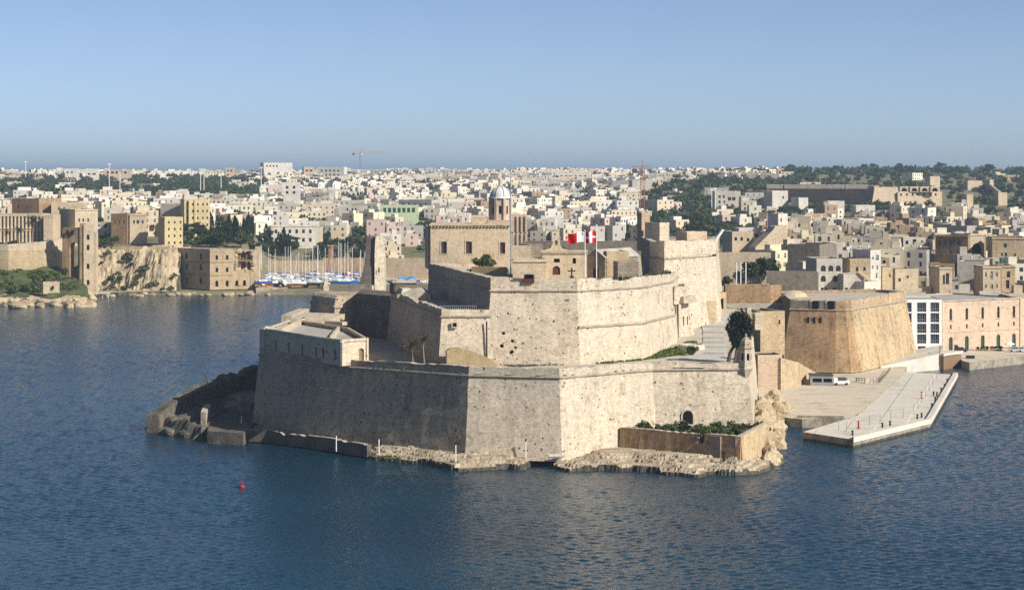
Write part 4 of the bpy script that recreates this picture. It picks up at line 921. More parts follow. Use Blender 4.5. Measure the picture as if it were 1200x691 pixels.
# --- white marker posts with dark tops on the shelves; bollard; buoy
for x, yb, yt in ((283, 501, 487), (326, 506, 490), (394, 525, 510), (444, 529, 514), (534, 537, 521), (616, 534, 517), (727, 527, 514)):
    z = 1.6 if x < 400 else 2.0; p = G(x, yb, z); h = (yb - yt) / FPX * p[1]; t = thing('marker_post', 'white marker post with dark cap on the rock shelf', 'post', p, 'marker posts round the fort')
    mb = MB(); mb.cyl(p[:2], .11, .11, z - .6, z + h, 8); part(t, 'post', mb, 'white_paint'); mb = MB(); mb.cyl(p[:2], .17, .15, z + h, z + h + .5, 8); part(t, 'cap', mb, 'dark_metal')
p = G(848.5, 538, 2.2); mb = MB(); mb.lathe(p[:2], [(.32, 1.9), (.28, 2.4), (.22, 3.4), (.34, 3.5), (.3, 3.8), (.05, 3.95)], 10)
single('mooring_bollard', mb, 'dark_metal', 'black iron bollard standing on the sunlit rock shelf', 'bollard')
p = (0, 0, 0); pb = G(283.5, 571, 0); t = thing('buoy', 'small red channel buoy afloat in open water', 'buoy', pb); t.scale = (.75, .75, .85); mb = MB(); mb.lathe(p[:2], [(.3, -.4), (.75, -.1), (.8, .3), (.6, .55), (.2, .6)], 14); put('float', mb.mesh('float', 'red_paint'), t)
mb = MB()
for k in range(3): a = k * 2.094; mb.tube((p[0] + .4 * math.cos(a), p[1] + .4 * math.sin(a), .5), (p[0] + .12 * math.cos(a), p[1] + .12 * math.sin(a), 1.9), .06, 5)
mb.cyl(p[:2], .3, .3, 1.2, 1.35, 8); put('frame', mb.mesh('frame', 'red_paint'), t); mb = MB(); mb.lathe(p[:2], [(.16, 1.9), (.2, 2.1), (.1, 2.35)], 8); put('lantern', mb.mesh('lantern', 'dark_metal'), t)

# --- on the terrace: governor's palace
pal = thing('palace', 'pale stone palace block with three tall dark windows and dentil cornice', 'building', (X_(550, 556), 556, 33))
a, b = (X_(504.5, 556), 556), (X_(598, 556), 556); z0, z1 = 32.8, Z_(266, 556); mb = MB(); L = math.dist(a, b); H = z1 - z0
k = FPX / 556; ops = [((x0 - 504.5) / k, (x1 - 504.5) / k, Z_(yb, 556) - z0, Z_(yt, 556) - z0) for x0, x1, yt, yb in ((517, 523.5, 283, 297), (546, 553, 283, 297), (586, 592, 284, 297))]
P = facade(mb, a, b, z0, z1, ops, .4); ab, bb = (a[0] - 2, 572), (b[0] - 2, 572); facade(mb, b, bb, z0, z1); facade(mb, ab, a, z0, z1); facade(mb, bb, ab, z0, z1)
part(pal, 'wall', mb, 'warm_stone'); put_windows(pal, P, ops, 0, WIN[3], .36)
for o in ops:
    mb = MB(); c = P((o[0] + o[1]) / 2, o[2])
    for u0, u1, v0, v1 in ((o[0] - .25, o[0] - .01, o[2] - .2, o[3] + .25), (o[1] + .01, o[1] + .25, o[2] - .2, o[3] + .25), (o[0] - .01, o[1] + .01, o[3] + .01, o[3] + .25), (o[0] - .01, o[1] + .01, o[2] - .2, o[2] - .01)):
        x0, y_, zz0 = P(u0, v0); x1, _, zz1 = P(u1, v1); mb.box(x0, x1, y_ - .1, y_ + .02, zz0, zz1)
    part(pal, 'window_surround', mb, 'fort_stone_bright')
mb = MB(); mb.box(a[0] - .3, b[0] + .3, 555.4, 572.4, z1 + .35, z1 + .75); part(pal, 'cornice', mb, 'warm_stone')
for i in range(24): mb = MB(); x = a[0] + .3 + i * (L - .6) / 23; mb.box(x - .16, x + .16, 555.55, 556, z1 - .05, z1 + .35); part(pal, 'dentil', mb, 'warm_stone')
mb = MB(); mb.box(a[0], b[0], 556, 572, z1 - .02, z1 + .35); part(pal, 'frieze', mb, 'warm_stone')
mb = MB(); mb.box(X_(553, 562), X_(570, 562), 562, 566, z1 + .75, Z_(254.5, 562)); part(pal, 'roof_room', mb, 'warm_stone')
mb = MB(); mb.box(X_(570, 560), X_(596, 560), 559, 570, z1 + .75, Z_(261, 560)); part(pal, 'upper_wall', mb, 'warm_stone')
mb = MB(); mb.tube((a[0] - .3, 555.8, 30), (a[0] - .3, 555.8, z1 + .2), .2, 6); part(pal, 'drain_pipe', mb, 'dark_metal')
c = W(568, 319, 535); t = thing('evergreen_tree', 'round evergreen bush in front of the palace wall', 'bush', (c[0], c[1], 33.3)); put('trunk', trunk(1, .2, 8, 4, 1, 2).mesh('trunk', 'bark'), t); put('crown', crown(1500, .26, 3.4, 2.6, 1.9, 2.7, 12, 8).mesh('crown', 'leaf_mid'), t)
for x, y, s in ((590, 326, .9), (552, 321, .8)):
    c = W(x, y, 528); t = thing('dark_shrub', 'low dark shrub beside the evergreen below the palace', 'shrub', (c[0], c[1], 33.3), 'shrubs below the palace'); t.scale = (s, s, s); put('foliage', crown(420, .25, 1.6, 1.4, 1.1, .9, 7, int(x)).mesh('foliage', 'leaf_dark'), t)
mb = MB(); mb.obox(W(573, 318, 522)[:2], -.35, 8.5, .8, 33.3, 35.2); single('terracotta_wall', mb, 'earth', 'low reddish earth wall below the evergreen bush', 'wall')
def pole(x, yt, yb, Y, r, lab, mat='white_paint', zb=None):
    p = W(x, yb, Y); z = p[2] if zb is None else zb; t = thing('flagpole', lab, 'flagpole', (p[0], p[1], z)); mb = MB(); mb.tube((p[0], p[1], z), (p[0], p[1], Z_(yt, Y)), r, 7, r * .6); part(t, 'pole', mb, mat)
    mb = MB(); mb.lathe(p[:2], [(.02, Z_(yt, Y)), (.16, Z_(yt, Y) + .12), (.02, Z_(yt, Y) + .3)], 8); part(t, 'finial', mb, mat); mb = MB(); mb.cyl(p[:2], .35, .3, z, z + .4, 8); part(t, 'base', mb, 'fort_stone'); return t
pole(598.5, 194, 325, 500, .16, 'very tall bare grey mast beside the palace corner', 'grey_metal', 33.4)
pole(685.5, 271, 324, 471, .13, 'white flagpole flying the red and white flag', zb=33.4); pole(699, 270, 324, 474, .13, 'white flagpole flying the red flag with a white cross', zb=33.4)
def flag(x1, Y, ytop, w, h, cells, lab, sag):
    """cells(u,v) -> material index; u from hoist to fly"""
    nu, nv = 24, 12; mb = MB(); o = W(x1, ytop, Y)
    def pt(u, v): return (o[0] - w * u * (1 - .06 * math.sin(u * 5)), o[1] + .35 * math.sin(u * 8 + v) * u, o[2] - h * v - sag * u * u + .22 * math.sin(u * 7) * u)
    for i in range(nu):
        for j in range(nv):
            u0, u1, v0, v1 = i / nu, (i + 1) / nu, j / nv, (j + 1) / nv
            mb.quad(pt(u0, v1), pt(u1, v1), pt(u1, v0), pt(u0, v0), cells((u0 + u1) / 2, (v0 + v1) / 2))
    single('flag', mb, ['flag_red', 'flag_white', 'grey_metal'], lab, 'flag', smooth=True)
flag(685.1, 471, 271.5, 3.4, 2.15, lambda u, v: 2 if (.07 < u < .19 and .08 < v < .3) and (abs(u - .13) < .03 or abs(v - .19) < .05) else 1 if u < .5 else 0, 'flag half white and half red with a small grey cross', .55)
flag(698.7, 474, 271, 2.5, 2.4, lambda u, v: 1 if abs(u - .5) < .11 or abs(v - .5) < .11 else 0, 'red flag with a white cross flying beside the other pole', .1)

# --- chapel and houses on the terrace
ch = thing('chapel', 'small chapel with bell gable, oval window and arched door', 'chapel', (X_(662, 497), 497, 33)); Y = 497; k = FPX / Y
a, b = (X_(635, Y), Y), (X_(688, Y), Y); z0, z1 = 33.0, Z_(297, Y); fx = lambda x: (x - 635) / k
ops = [(fx(647.5), fx(656.5), Z_(322, Y) - z0, Z_(311.5, Y) - z0, 'a'), (fx(671), fx(675), Z_(309, Y) - z0, Z_(302, Y) - z0, 'a'), (fx(649), fx(656), Z_(307.5, Y) - z0, Z_(303, Y) - z0)]
mb = MB(); P = facade(mb, a, b, z0, z1, ops, .35); facade(mb, b, (b[0], Y + 14), z0, z1); facade(mb, (a[0], Y + 14), a, z0, z1); mb.poly([(a[0], Y, z1 - .3), (b[0], Y, z1 - .3), (b[0], Y + 14, z1 - .3), (a[0], Y + 14, z1 - .3)])
part(ch, 'wall', mb, 'warm_stone'); put_windows(ch, P, ops[1:], 0, WIN[4], .3); put_windows(ch, P, ops[:1], 0, DOOR[2], .3, 'door')
for i in range(16): mb = MB(); x = a[0] + .2 + i * (b[0] - a[0] - .4) / 15; mb.box(x - .15, x + .15, Y - .35, Y - .0, z1, z1 + .35); part(ch, 'dentil', mb, 'warm_stone')
mb = MB(); mb.box(a[0] - .2, b[0] + .2, Y - .5, Y + .6, z1 + .35, z1 + .75); part(ch, 'cornice', mb, 'warm_stone')
mb = MB(); cx = X_(652, Y); zb = z1 + .75
mb.poly([(cx - 2.6, Y - .2, zb), (cx + 2.6, Y - .2, zb), (cx + 1.3, Y - .2, zb + .5), (cx + 1.05, Y - .2, zb + 1.1), (cx - 1.05, Y - .2, zb + 1.1), (cx - 1.3, Y - .2, zb + .5)]); mb.poly([(cx + 2.6, Y + .4, zb), (cx - 2.6, Y + .4, zb), (cx - 1.05, Y + .4, zb + 1.1), (cx + 1.05, Y + .4, zb + 1.1)]); mb.quad((cx - 2.6, Y - .2, zb), (cx - 1.05, Y - .2, zb + 1.1), (cx - 1.05, Y + .4, zb + 1.1), (cx - 2.6, Y + .4, zb)); mb.quad((cx + 2.6, Y - .2, zb), (cx + 2.6, Y + .4, zb), (cx + 1.05, Y + .4, zb + 1.1), (cx + 1.05, Y - .2, zb + 1.1))
mb.box(cx - .85, cx - .35, Y - .15, Y + .35, zb + 1.1, zb + 2.7); mb.box(cx + .35, cx + .85, Y - .15, Y + .35, zb + 1.1, zb + 2.7); mb.box(cx - 1, cx + 1, Y - .25, Y + .45, zb + 2.7, zb + 2.95); mb.box(cx - .5, cx + .5, Y - .15, Y + .35, zb + 2.95, zb + 3.3)
bg = part(ch, 'bell_gable', mb, 'warm_stone'); mb = MB(); mb.lathe((cx, Y + .1), [(.3, zb + 1.5), (.24, zb + 1.7), (.2, zb + 2.1), (.05, zb + 2.3)], 8); part(bg, 'bell', mb, 'dark_metal')
mb = MB(); mb.box(cx - .09, cx + .09, Y, Y + .18, zb + 3.3, zb + 4.5); mb.box(cx - .38, cx - .09, Y, Y + .18, zb + 3.9, zb + 4.08); mb.box(cx + .09, cx + .38, Y, Y + .18, zb + 3.9, zb + 4.08); part(bg, 'cross', mb, 'warm_stone')
mb = MB(); c = W(670, 319, 494); mb.box(c[0] - .16, c[0] + .16, c[1], c[1] + .25, 33.4, c[2] + 1.0); mb.box(c[0] - .85, c[0] - .16, c[1], c[1] + .25, c[2] + .15, c[2] + .42); mb.box(c[0] + .16, c[0] + .85, c[1], c[1] + .25, c[2] + .15, c[2] + .42); mb.obox((c[0], c[1] + .1), 0, .8, .6, 33.4, 34.4)
single('memorial_cross', mb, 'dark_metal', 'dark iron cross standing in front of the chapel', 'cross')
def block(name, label, cat, x0, x1, yt, yb, Y, d, mat, rot=0, roof='roof_felt', ops=None, cornice=False, wmesh=4, zb=None):
    """a flat-roofed building given by its front edge columns and rows at distance Y"""
    a, b = (X_(x0, Y), Y), (X_(x1, Y), Y); z0 = Z_(yb, Y) if zb is None else zb; z1 = Z_(yt, Y); L = b[0] - a[0]
    if rot: ca, sa = math.cos(rot), math.sin(rot); b = (a[0] + L * ca, a[1] + L * sa)
    n = (-(b[1] - a[1]) / L, (b[0] - a[0]) / L); b2, a2 = (b[0] + n[0] * d, b[1] + n[1] * d), (a[0] + n[0] * d, a[1] + n[1] * d)
    t = thing(name, label, cat, ((a[0] + b[0]) / 2, (a[1] + b[1]) / 2, z0)); mb = MB(); k = FPX / Y
    os_ = [((q[0] - x0) / k, (q[1] - x0) / k, Z_(q[3], Y) - z0, Z_(q[2], Y) - z0, *(q[4:5])) for q in (ops or ())]
    P = facade(mb, a, b, z0, z1, os_, .3); facade(mb, b, b2, z0, z1); facade(mb, b2, a2, z0, z1); facade(mb, a2, a, z0, z1)
    part(t, 'wall', mb, mat); mb = MB(); mb.poly([(*p, z1 - .35) for p in (a, b, b2, a2)]); part(t, 'roof', mb, roof)
    mb = MB(); parapet(mb, [a, b, b2, a2], z1, z1 + .3, .35, True, .06, step=2.5); part(t, 'parapet', mb, [mat, 'worn_top'])
    put_windows(t, P, os_, rot, WIN[wmesh], .26)
    if cornice: mb = MB(); loft_wall(mb, [a, b, b2, a2], [(.02, z1 - .5), (.3, z1 - .35), (.3, z1 - .1), (.02, z1)], True, 9, 0); part(t, 'cornice', mb, mat)
    return t
block('guard_house', 'low flat stone guard house with a wide cornice left of the chapel', 'building', 601, 640, 305, 325, 490, 8, 'warm_stone', cornice=True, zb=33)
block('store_house', 'plain square store behind the guard house', 'building', 600, 622, 290, 306, 510, 6, 'warm_stone', zb=33)
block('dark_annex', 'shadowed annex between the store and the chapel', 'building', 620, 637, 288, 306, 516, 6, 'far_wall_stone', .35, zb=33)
def gable_house(x0, x1, ye, yr, yb, Y, d, rot, mat, name, lab, roofm):
    t = thing(name, lab, 'building', (X_((x0 + x1) / 2, Y), Y, 33)); a = (X_(x0, Y), Y); L = (x1 - x0) / FPX * Y; ca, sa = math.cos(rot), math.sin(rot)
    def Q(u, v, z): return (a[0] + u * ca - v * sa, a[1] + u * sa + v * ca, z)
    z0, ze, zr = 33, Z_(ye, Y), Z_(yr, Y); mb = MB()
    for v, s in ((0, 1), (d, -1)): mb.poly([Q(0, v, z0), Q(L, v, z0), Q(L, v, ze), Q(L / 2, v, zr), Q(0, v, ze)][::s])
    mb.quad(Q(L, 0, z0), Q(L, d, z0), Q(L, d, ze), Q(L, 0, ze)); mb.quad(Q(0, d, z0), Q(0, 0, z0), Q(0, 0, ze), Q(0, d, ze)); part(t, 'wall', mb, mat)
    mb = MB()
    for u0, u1, zz0, zz1 in ((-.3, L / 2, ze - .1, zr + .05), (L / 2, L + .3, zr + .05, ze - .1)): mb.quad(Q(u0, -.3, zz0), Q(u1, -.3, zz1), Q(u1, d + .3, zz1), Q(u0, d + .3, zz0)); mb.quad(Q(u0, -.3, zz0 + .15), Q(u0, d + .3, zz0 + .15), Q(u1, d + .3, zz1 + .15), Q(u1, -.3, zz1 + .15))
    part(t, 'roof', mb, roofm); mb = MB(); mb.quad(Q(L * .35, -.03, z0), Q(L * .65, -.03, z0), Q(L * .65, -.03, z0 + 2.6), Q(L * .35, -.03, z0 + 2.6)); part(t, 'door', mb, 'dark_void'); return t
gable_house(688, 712, 302, 293, 323, 505, 16, -.55, 'far_wall_stone', 'gabled_store', 'shaded gabled store with dark doorway beside the flagpoles', 'roof_felt')
block('stone_store', 'tan flat-roofed store between the gabled store and the cavalier', 'building', 711, 738, 296, 323, 503, 12, 'ochre_stone', .2, zb=33)
block('ruined_wall', 'grey ruined wall with a leaning slab below the cavalier', 'ruin', 724, 750, 308, 323, 494, 3, 'far_wall_stone', .3, zb=33)
mb = MB(); c = W(754, 312, 500); mb.loft([ring(c[0] - .9, c[0] - .1, 500, 503, 33), ring(c[0] - 1.4, c[0] - .6, 500, 503, Z_(301, 500))]); single('leaning_slab', mb, 'fort_stone_bright', 'white leaning slab of wall below the cavalier', 'ruin')
t = thing('ticket_kiosk', 'little dark red wooden kiosk with a flat canopy on the bastion edge', 'kiosk', (*W(620, 330, 459.4)[:2], 33.4)); cx, cy = t.location[:2]
mb = MB(); mb.box(cx - 1.1, cx + 1.1, cy, cy + 1.6, 34.6, 35.7); part(t, 'body', mb, 'wood_red'); mb = MB(); mb.box(cx - 1.9, cx + 1.9, cy - .8, cy + 2.4, 36.4, 36.6); part(t, 'canopy', mb, 'worn_top')
mb = MB(); mb.box(cx - .9, cx + .9, cy + .1, cy + 1.5, 35.7, 36.4); part(t, 'opening', mb, 'dark_void')
for sx in (-1.2, 1.2): mb = MB(); mb.tube((cx + sx * .85, cy + .05, 35.7), (cx + sx * .85, cy + .05, 36.4), .08, 5); part(t, 'post', mb, 'wood_red')

# --- cavalier
Cv = [(X_(761.5, 521), 521), (X_(778.5, 514), 514), (X_(838, 536), 536), (X_(842, 575), 575), (X_(752, 572), 572)]
cv = thing('cavalier', 'tall bright cavalier tower pitted with shot holes', 'bastion', (40, 530, 20))
zcv = [Z_(304, 516)] * 5; ztv = [41.3, 41.5, 41.2, 40.8, 40.8]
segwall(cv, 'wall', Cv, 0, 1, 19, zcv, 1.6, 'fort_stone', ztv, 1.4, .15); segwall(cv, 'wall', Cv, 1, 2, 19, zcv, 1.6, 'fort_stone_bright', ztv, 1.4, .2); segwall(cv, 'wall', Cv, 2, 3, 19, zcv, 1.6, 'fort_stone_bright', ztv, 1.4, .2); segwall(cv, 'wall', Cv, 3, 5, 19, zcv, 1.6, 'far_wall_stone', ztv, 1.4, .2)  # left and rear in dark stone to carry their shade
mb = MB(); mb.poly([(*q, 40.2) for q in offset(Cv, -.5)]); part(cv, 'roof', mb, 'platform_dirt')
block('roof_tower', 'square box tower on the cavalier roof', 'tower', 773, 789.5, 262.5, 284, 545, 5, 'fort_stone_bright', .75, zb=40.2)
t = block('signal_tower', 'slim stepped tower of yellow stone behind the cavalier', 'tower', 752, 762.5, 250.5, 290, 600, 3.2, 'ochre_stone', .35, zb=38); mb = MB(); c = W(757, 268, 600); mb.obox((c[0] + .2, c[1] + 1.5), .35, 3.6, 4.4, 36, Z_(270, 600)); part(t, 'base', mb, 'ochre_stone')
block('roof_hut', 'low reddish hut on the cavalier roof', 'hut', 805, 833, 273, 285, 552, 5, 'pink_stone', .5, zb=40.2)
mb = MB(); c = W(836, 283, 556); mb.loft([ring(c[0], c[0] + .8, 556, 560, 40), ring(c[0] + 2.2, c[0] + 2.8, 556, 560, 43)]); single('slanted_wall', mb, 'white_paint', 'slanted white wall end on the cavalier roof', 'wall')
block('long_roof_range', 'long dark shadowed range running behind the chapel', 'building', 612, 764, 284.5, 330, 655, 12, 'far_wall_stone', -.12, zb=24)  # dark stone makes the shaded band behind the terrace
block('low_arched_gate', 'small yellow gate lodge at the foot of the cavalier', 'gatehouse', 843, 853, 344, 366, 552, 7, 'ochre_stone', .5, ops=[(845, 849, 350, 362)], zb=20)
block('ramp_wall', 'yellow retaining wall along the ramp below the cavalier', 'wall', 813, 846, 355, 380, 528, 2.5, 'ochre_stone', .55, zb=20)
# planter with bush at the ramp corner
c = G2(810, 411, 18.3); t = thing('round_planter', 'rounded rubble planter with a bush at the corner of the ramp', 'planter', (*c, 18)); mb = MB(); mb.lathe(c, [(3.0, 17.6), (3.1, 18.6), (2.9, 19.6), (2.5, 19.8), (2.3, 19.3)], 18); part(t, 'rim', mb, 'worn_top'); mb = MB(); mb.cyl(c, 2.4, 2.4, 18, 19.4, 16); part(t, 'soil', mb, 'grass_green')
c2 = G2(811.5, 414, 18.6); t = thing('planter_bush', 'dense green bush growing beside the rounded planter', 'bush', (*c2, 18.1)); put('foliage', crown(900, .2, 1.5, 1.4, 1.1, 1.3, 8, 31).mesh('foliage', 'leaf_mid'), t)
# big tree by the ramp
c = W(853, 426, 462); t = thing('evergreen_tree', 'big dark evergreen leaning over the ramp beside the sentry box', 'tree', (c[0], c[1], 17.8)); mb = MB()
mb.tube((0, 0, -.3), (.5, .2, 2.2), .45, 8, .35); mb.tube((.5, .2, 2.2), (1.7, .5, 4.4), .35, 7, .25); mb.tube((.6, .3, 2.4), (2.8, .2, 5), .25, 6, .12); mb.tube((1.6, .5, 4.2), (2.3, .4, 8.5), .25, 6, .08); mb.tube((1.3, 0, -.3), (1.9, .3, 3.5), .3, 7, .2)
put('trunk', mb.mesh('trunk', 'bark'), t); m = crown(8500, .25, 3.0, 2.8, 4.3, 6.9, 34, 41, .4, at=(2.4, .3, 0)); put('crown', m.mesh('crown', 'cypress_leaf'), t)
c = W(877, 418, 470); t = thing('rust_shrub', 'reddish brown shrub between the big evergreen and the flank wall', 'shrub', (c[0], c[1], 18)); put('foliage', crown(500, .22, 1.2, 1.2, 2.0, 3.0, 8, 44).mesh('foliage', 'palm_leaf'), t)
mb = MB(); c = W(888.5, 400, 556); mb.obox(c[:2], .1, 2.0, 2.4, 18, Z_(366, 556)); single('gate_pier', mb, 'fort_stone_bright', 'slim pale gate pier at the top of the ramp flank', 'pier')

# ================================================================== RIGHT SHORE: quay, brown bastion, warehouses
YB = [G2(926, 363.2, 19), G2(993, 364.5, 19), G2(1047, 356, 19), G2(1062, 353, 19)]
def toward(p, q, d): l = math.dist(p, q); return (p[0] + (q[0] - p[0]) * d / l, p[1] + (q[1] - p[1]) * d / l)
ca_, cb_ = toward(YB[1], YB[0], 3.2), toward(YB[1], YB[3], 3.2); cm_ = ((ca_[0] + cb_[0]) / 4 + YB[1][0] / 2, (ca_[1] + cb_[1]) / 4 + YB[1][1] / 2)
BB = [YB[0], ca_, cm_, cb_, YB[3], (YB[3][0] - 6, 672), (YB[0][0] + 2, 660)]
bb = thing('brown_bastion', 'weathered brown bastion with stained corner above the quay', 'bastion', (93, 612, 2))
zcb = [19] * 7; ztb = [22, 21.7, 21.6, 21.7, 22, 22, 22]
segwall(bb, 'wall', BB, 0, 1, 2.2, zcb, 3.0, 'brown_stone', ztb, 2.2, .15, pmat='far_wall_stone'); segwall(bb, 'wall', BB, 1, 3, 2.2, zcb, 3.0, 'brown_stone', ztb, 2.2, .3); segwall(bb, 'wall', BB, 3, 4, 2.2, zcb, 3.0, 'bastion_ochre', ztb, 2.2, .3); segwall(bb, 'wall', BB, 4, 7, 2.2, zcb, 3.0, 'brown_stone', ztb, 2.2, .2)
mb = MB(); mb.poly([(*q, 21.2) for q in offset(BB, -.6)]); part(bb, 'platform', mb, 'platform_dirt')
o = offset(BB, .5); L = math.dist(o[0], o[1]); ux, uy = (o[1][0] - o[0][0]) / L, (o[1][1] - o[0][1]) / L
for s in (.42, .55, .68):
    mb = MB(); c = (o[0][0] + ux * L * s + .05, o[0][1] + uy * L * s); mb.obox(c, rot_of(o[0], o[1]), .5, .5, 15.6, 17.2); part(bb, 'gun_slit', mb, 'dark_void')
for s in (.45, .72):
    c = (YB[0][0] + (YB[1][0] - YB[0][0]) * s, YB[0][1] + (YB[1][1] - YB[0][1]) * s - .1); mb = MB(); mb.obox(c, rot_of(YB[0], YB[1]), 1.7, .6, 19.6, 21.7); part(bb, 'embrasure', mb, 'dark_void'); mb = MB(); mb.obox((c[0] - 1.2, c[1] + .75), rot_of(YB[0], YB[1]), .6, .8, 19.6, 22.4); part(bb, 'embrasure_cheek', mb, 'fort_stone_bright')
ob_ = offset(BB, 2.9); p, q = ob_[0], ob_[1]; c = (p[0] + (q[0] - p[0]) * .25, p[1] + (q[1] - p[1]) * .25); mb = MB(); mb.lathe((c[0], c[1] + .9), [(1.5, 2), (1.5, 4), (1.1, 5), (.2, 5.4)], 12); part(bb, 'low_arch', mb, 'dark_void')
# sun stained buttress at corner foot
# yellow house walls between fort and brown bastion
block('yellow_quay_house', 'tall yellow stone house wall beside the ditch', 'building', 891, 923, 366, 420, 590, 14, 'ochre_stone', .35, ops=[(915, 917, 375, 380)], zb=6)
block('red_creeper_wall', 'reddish terrace wall topped with plants below the yellow house', 'wall', 888, 917, 417, 446, 566, 9, 'pink_stone', .1, roof='grass_green', zb=2)
t = thing('sloping_quay_wall', 'yellow sloping wall running down to the quay', 'wall', (75, 575, 2)); mb = MB(); p = [W(915, 419, 566), W(935, 424, 575), W(957, 437, 592), W(975, 441, 600)]
f0 = [(q[0], q[1], 1.5) for q in p]; mb.loft([f0, p, [(q[0] - 4, q[1] + 14, q[2]) for q in p], [(q[0] - 4, q[1] + 14, 1.5) for q in p]], 0, False, False); part(t, 'wall', mb, 'ochre_stone')
for i in range(9):
    c = W(890 + i * 3.2, 418.5, 568); t = thing('wall_plant', 'green plant growing on top of the reddish terrace wall', 'plant', (c[0], c[1], c[2] - .5), 'plants on the terrace wall'); put('foliage', crown(110, .28, .9, .9, .7, .6, 5, 300 + i).mesh('foliage', 'leaf_bright' if i % 2 else 'leaf_mid'), t)
# ditch area walls behind
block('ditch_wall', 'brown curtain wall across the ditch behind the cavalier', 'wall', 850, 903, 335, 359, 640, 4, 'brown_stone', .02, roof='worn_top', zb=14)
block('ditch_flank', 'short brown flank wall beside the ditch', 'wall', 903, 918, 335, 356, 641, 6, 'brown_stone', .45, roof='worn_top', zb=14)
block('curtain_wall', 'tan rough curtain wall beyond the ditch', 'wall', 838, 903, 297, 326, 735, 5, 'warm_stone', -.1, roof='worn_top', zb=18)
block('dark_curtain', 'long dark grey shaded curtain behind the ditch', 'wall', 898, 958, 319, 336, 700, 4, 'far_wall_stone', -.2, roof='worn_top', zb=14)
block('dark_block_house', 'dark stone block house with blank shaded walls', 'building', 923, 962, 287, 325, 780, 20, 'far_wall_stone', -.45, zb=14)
mb = MB(); mb.prism([(X_(835, 700), 700), (X_(960, 690), 690), (X_(960, 640), 640), (X_(850, 640), 640)], 10, 19.5); setting('ditch_floor', mb, 'platform_dirt')
for x in (863, 868, 874):
    c = W(x, 325, 690); mb = MB(); mb.tube((c[0], c[1], c[2] - 3), (c[0], c[1], Z_(307, 690)), .16, 6); mb.obox(c[:2], 0, .5, .5, c[2] - 3.2, c[2] - 2.6); single('white_mast', mb, 'white_paint', 'bare white mast standing in the ditch', 'mast', 'masts in the ditch')
for k, (x, y, Y, s) in enumerate(((880, 325, 710, 1.3), (891, 322, 712, 1.4), (868, 328, 700, .9), (850, 332, 690, .8), (906, 318, 730, 1.2))):
    c = W(x, y, Y); TREES['round'].plant((c[0], c[1], c[2] - 2), s * .8, 'dark evergreen growing in the shaded ditch', 'trees in the ditch')
mb = MB(); c = W(930, 338, 645); mb.lathe(c[:2], [(4.4, 17), (4.2, 21), (3.4, 22.2), (1.4, 22.9), (.1, 23)], 16); single('domed_cistern', mb, 'warm_stone', 'pale rounded cistern roof behind the brown bastion', 'cistern')

mb = MB(); mb.prism([(X_(925, 662), 662), (X_(1060, 674), 674), (X_(1085, 700), 700), (X_(1085, 730), 730), (X_(950, 730), 730), (X_(925, 690), 690)], 6, 17.8); setting('terrace_ground', mb, 'platform_dirt')
# modern glazed block
mg = thing('glazed_block', 'modern block with white frame and dark glazed bays beside the warehouse', 'building', (X_(1083, 672), 672, 2)); Y = 672; a, b = (X_(1058, Y), Y), (X_(1104.5, Y), Y + 1); z0, z1 = 2.5, Z_(351, Y); k = FPX / Y; mb = MB()
cols = [(1059, 1068.5), (1075, 1086), (1091, 1101.5)]; zs_ = [z0 + 2.6 + i * (z1 - z0 - 3.4) / 4 for i in range(5)]
ops = [((u0 - 1058) / k, (u1 - 1058) / k, zs_[i] - z0 + .25, zs_[i + 1] - z0 - .1) for u0, u1 in cols for i in range(4)] + [((u0 - 1058) / k + .2, (u1 - 1058) / k - .2, .0 + .1, 2.1) for u0, u1 in cols]
P = facade(mb, a, b, z0, z1, ops, .5); facade(mb, b, (b[0], Y + 18), z0, z1); facade(mb, (b[0], Y + 18), (a[0], Y + 18), z0, z1); facade(mb, (a[0], Y + 18), a, z0, z1); part(mg, 'frame_wall', mb, 'white_paint'); mb = MB(); mb.poly([(a[0], Y, z1 - .2), (b[0], Y + 1, z1 - .2), (b[0], Y + 18, z1 - .2), (a[0], Y + 18, z1 - .2)]); part(mg, 'roof', mb, 'roof_felt')
mw = MB(); mw.box(-.5, .5, 0, .06, -.5, .5, 0)
for i in range(4): mw.box(-.5 + i * .24 + .1, -.5 + i * .24 + .13, -.08, 0, -.49, .49, 1)
mw.box(-.49, .49, -.2, -.1, -.5, -.45, 1); mw.box(-.49, .49, -.2, -.16, -.2, -.17, 1); GLZ = mw.mesh('window', ['pane', 'grey_metal'])
put_windows(mg, P, ops[:12], rot_of(a, b), GLZ, .45); put_windows(mg, P, ops[12:], rot_of(a, b), DOOR[2], .45, 'door')
# warehouse
wh = thing('warehouse', 'long pink stone warehouse with a row of tall arched windows and doors', 'warehouse', (X_(1150, 682), 682, 2)); a, b = (X_(1104.5, 680), 680), (X_(1196.5, 698), 698); z0, z1 = 2.5, Z_(352.5, 680); L = math.dist(a, b); mb = MB(); ops = []; drs = []; sm = []
for x in (1114, 1132.5, 1151, 1169.5, 1188):
    u = (x - 1104.5) / 92 * L; ops.append((u - .55, u + .55, 9.3, 12.9, 'a')); sm.append((u - .35, u + .35, 6.6, 7.9)); drs.append((u - .8, u + .8, .05, 4.2, 'a'))
P = facade(mb, a, b, z0, z1, ops + sm + drs, .4); n = (-(b[1] - a[1]) / L, (b[0] - a[0]) / L); b2, a2 = (b[0] + n[0] * 30, b[1] + n[1] * 30), (a[0] + n[0] * 30, a[1] + n[1] * 30)
facade(mb, b, b2, z0, z1); facade(mb, b2, a2, z0, z1); facade(mb, a2, a, z0, z1); part(wh, 'wall', mb, 'pink_stone'); mb = MB(); mb.poly([(*q, z1 - .3) for q in (a, b, b2, a2)]); part(wh, 'roof', mb, 'roof_felt')
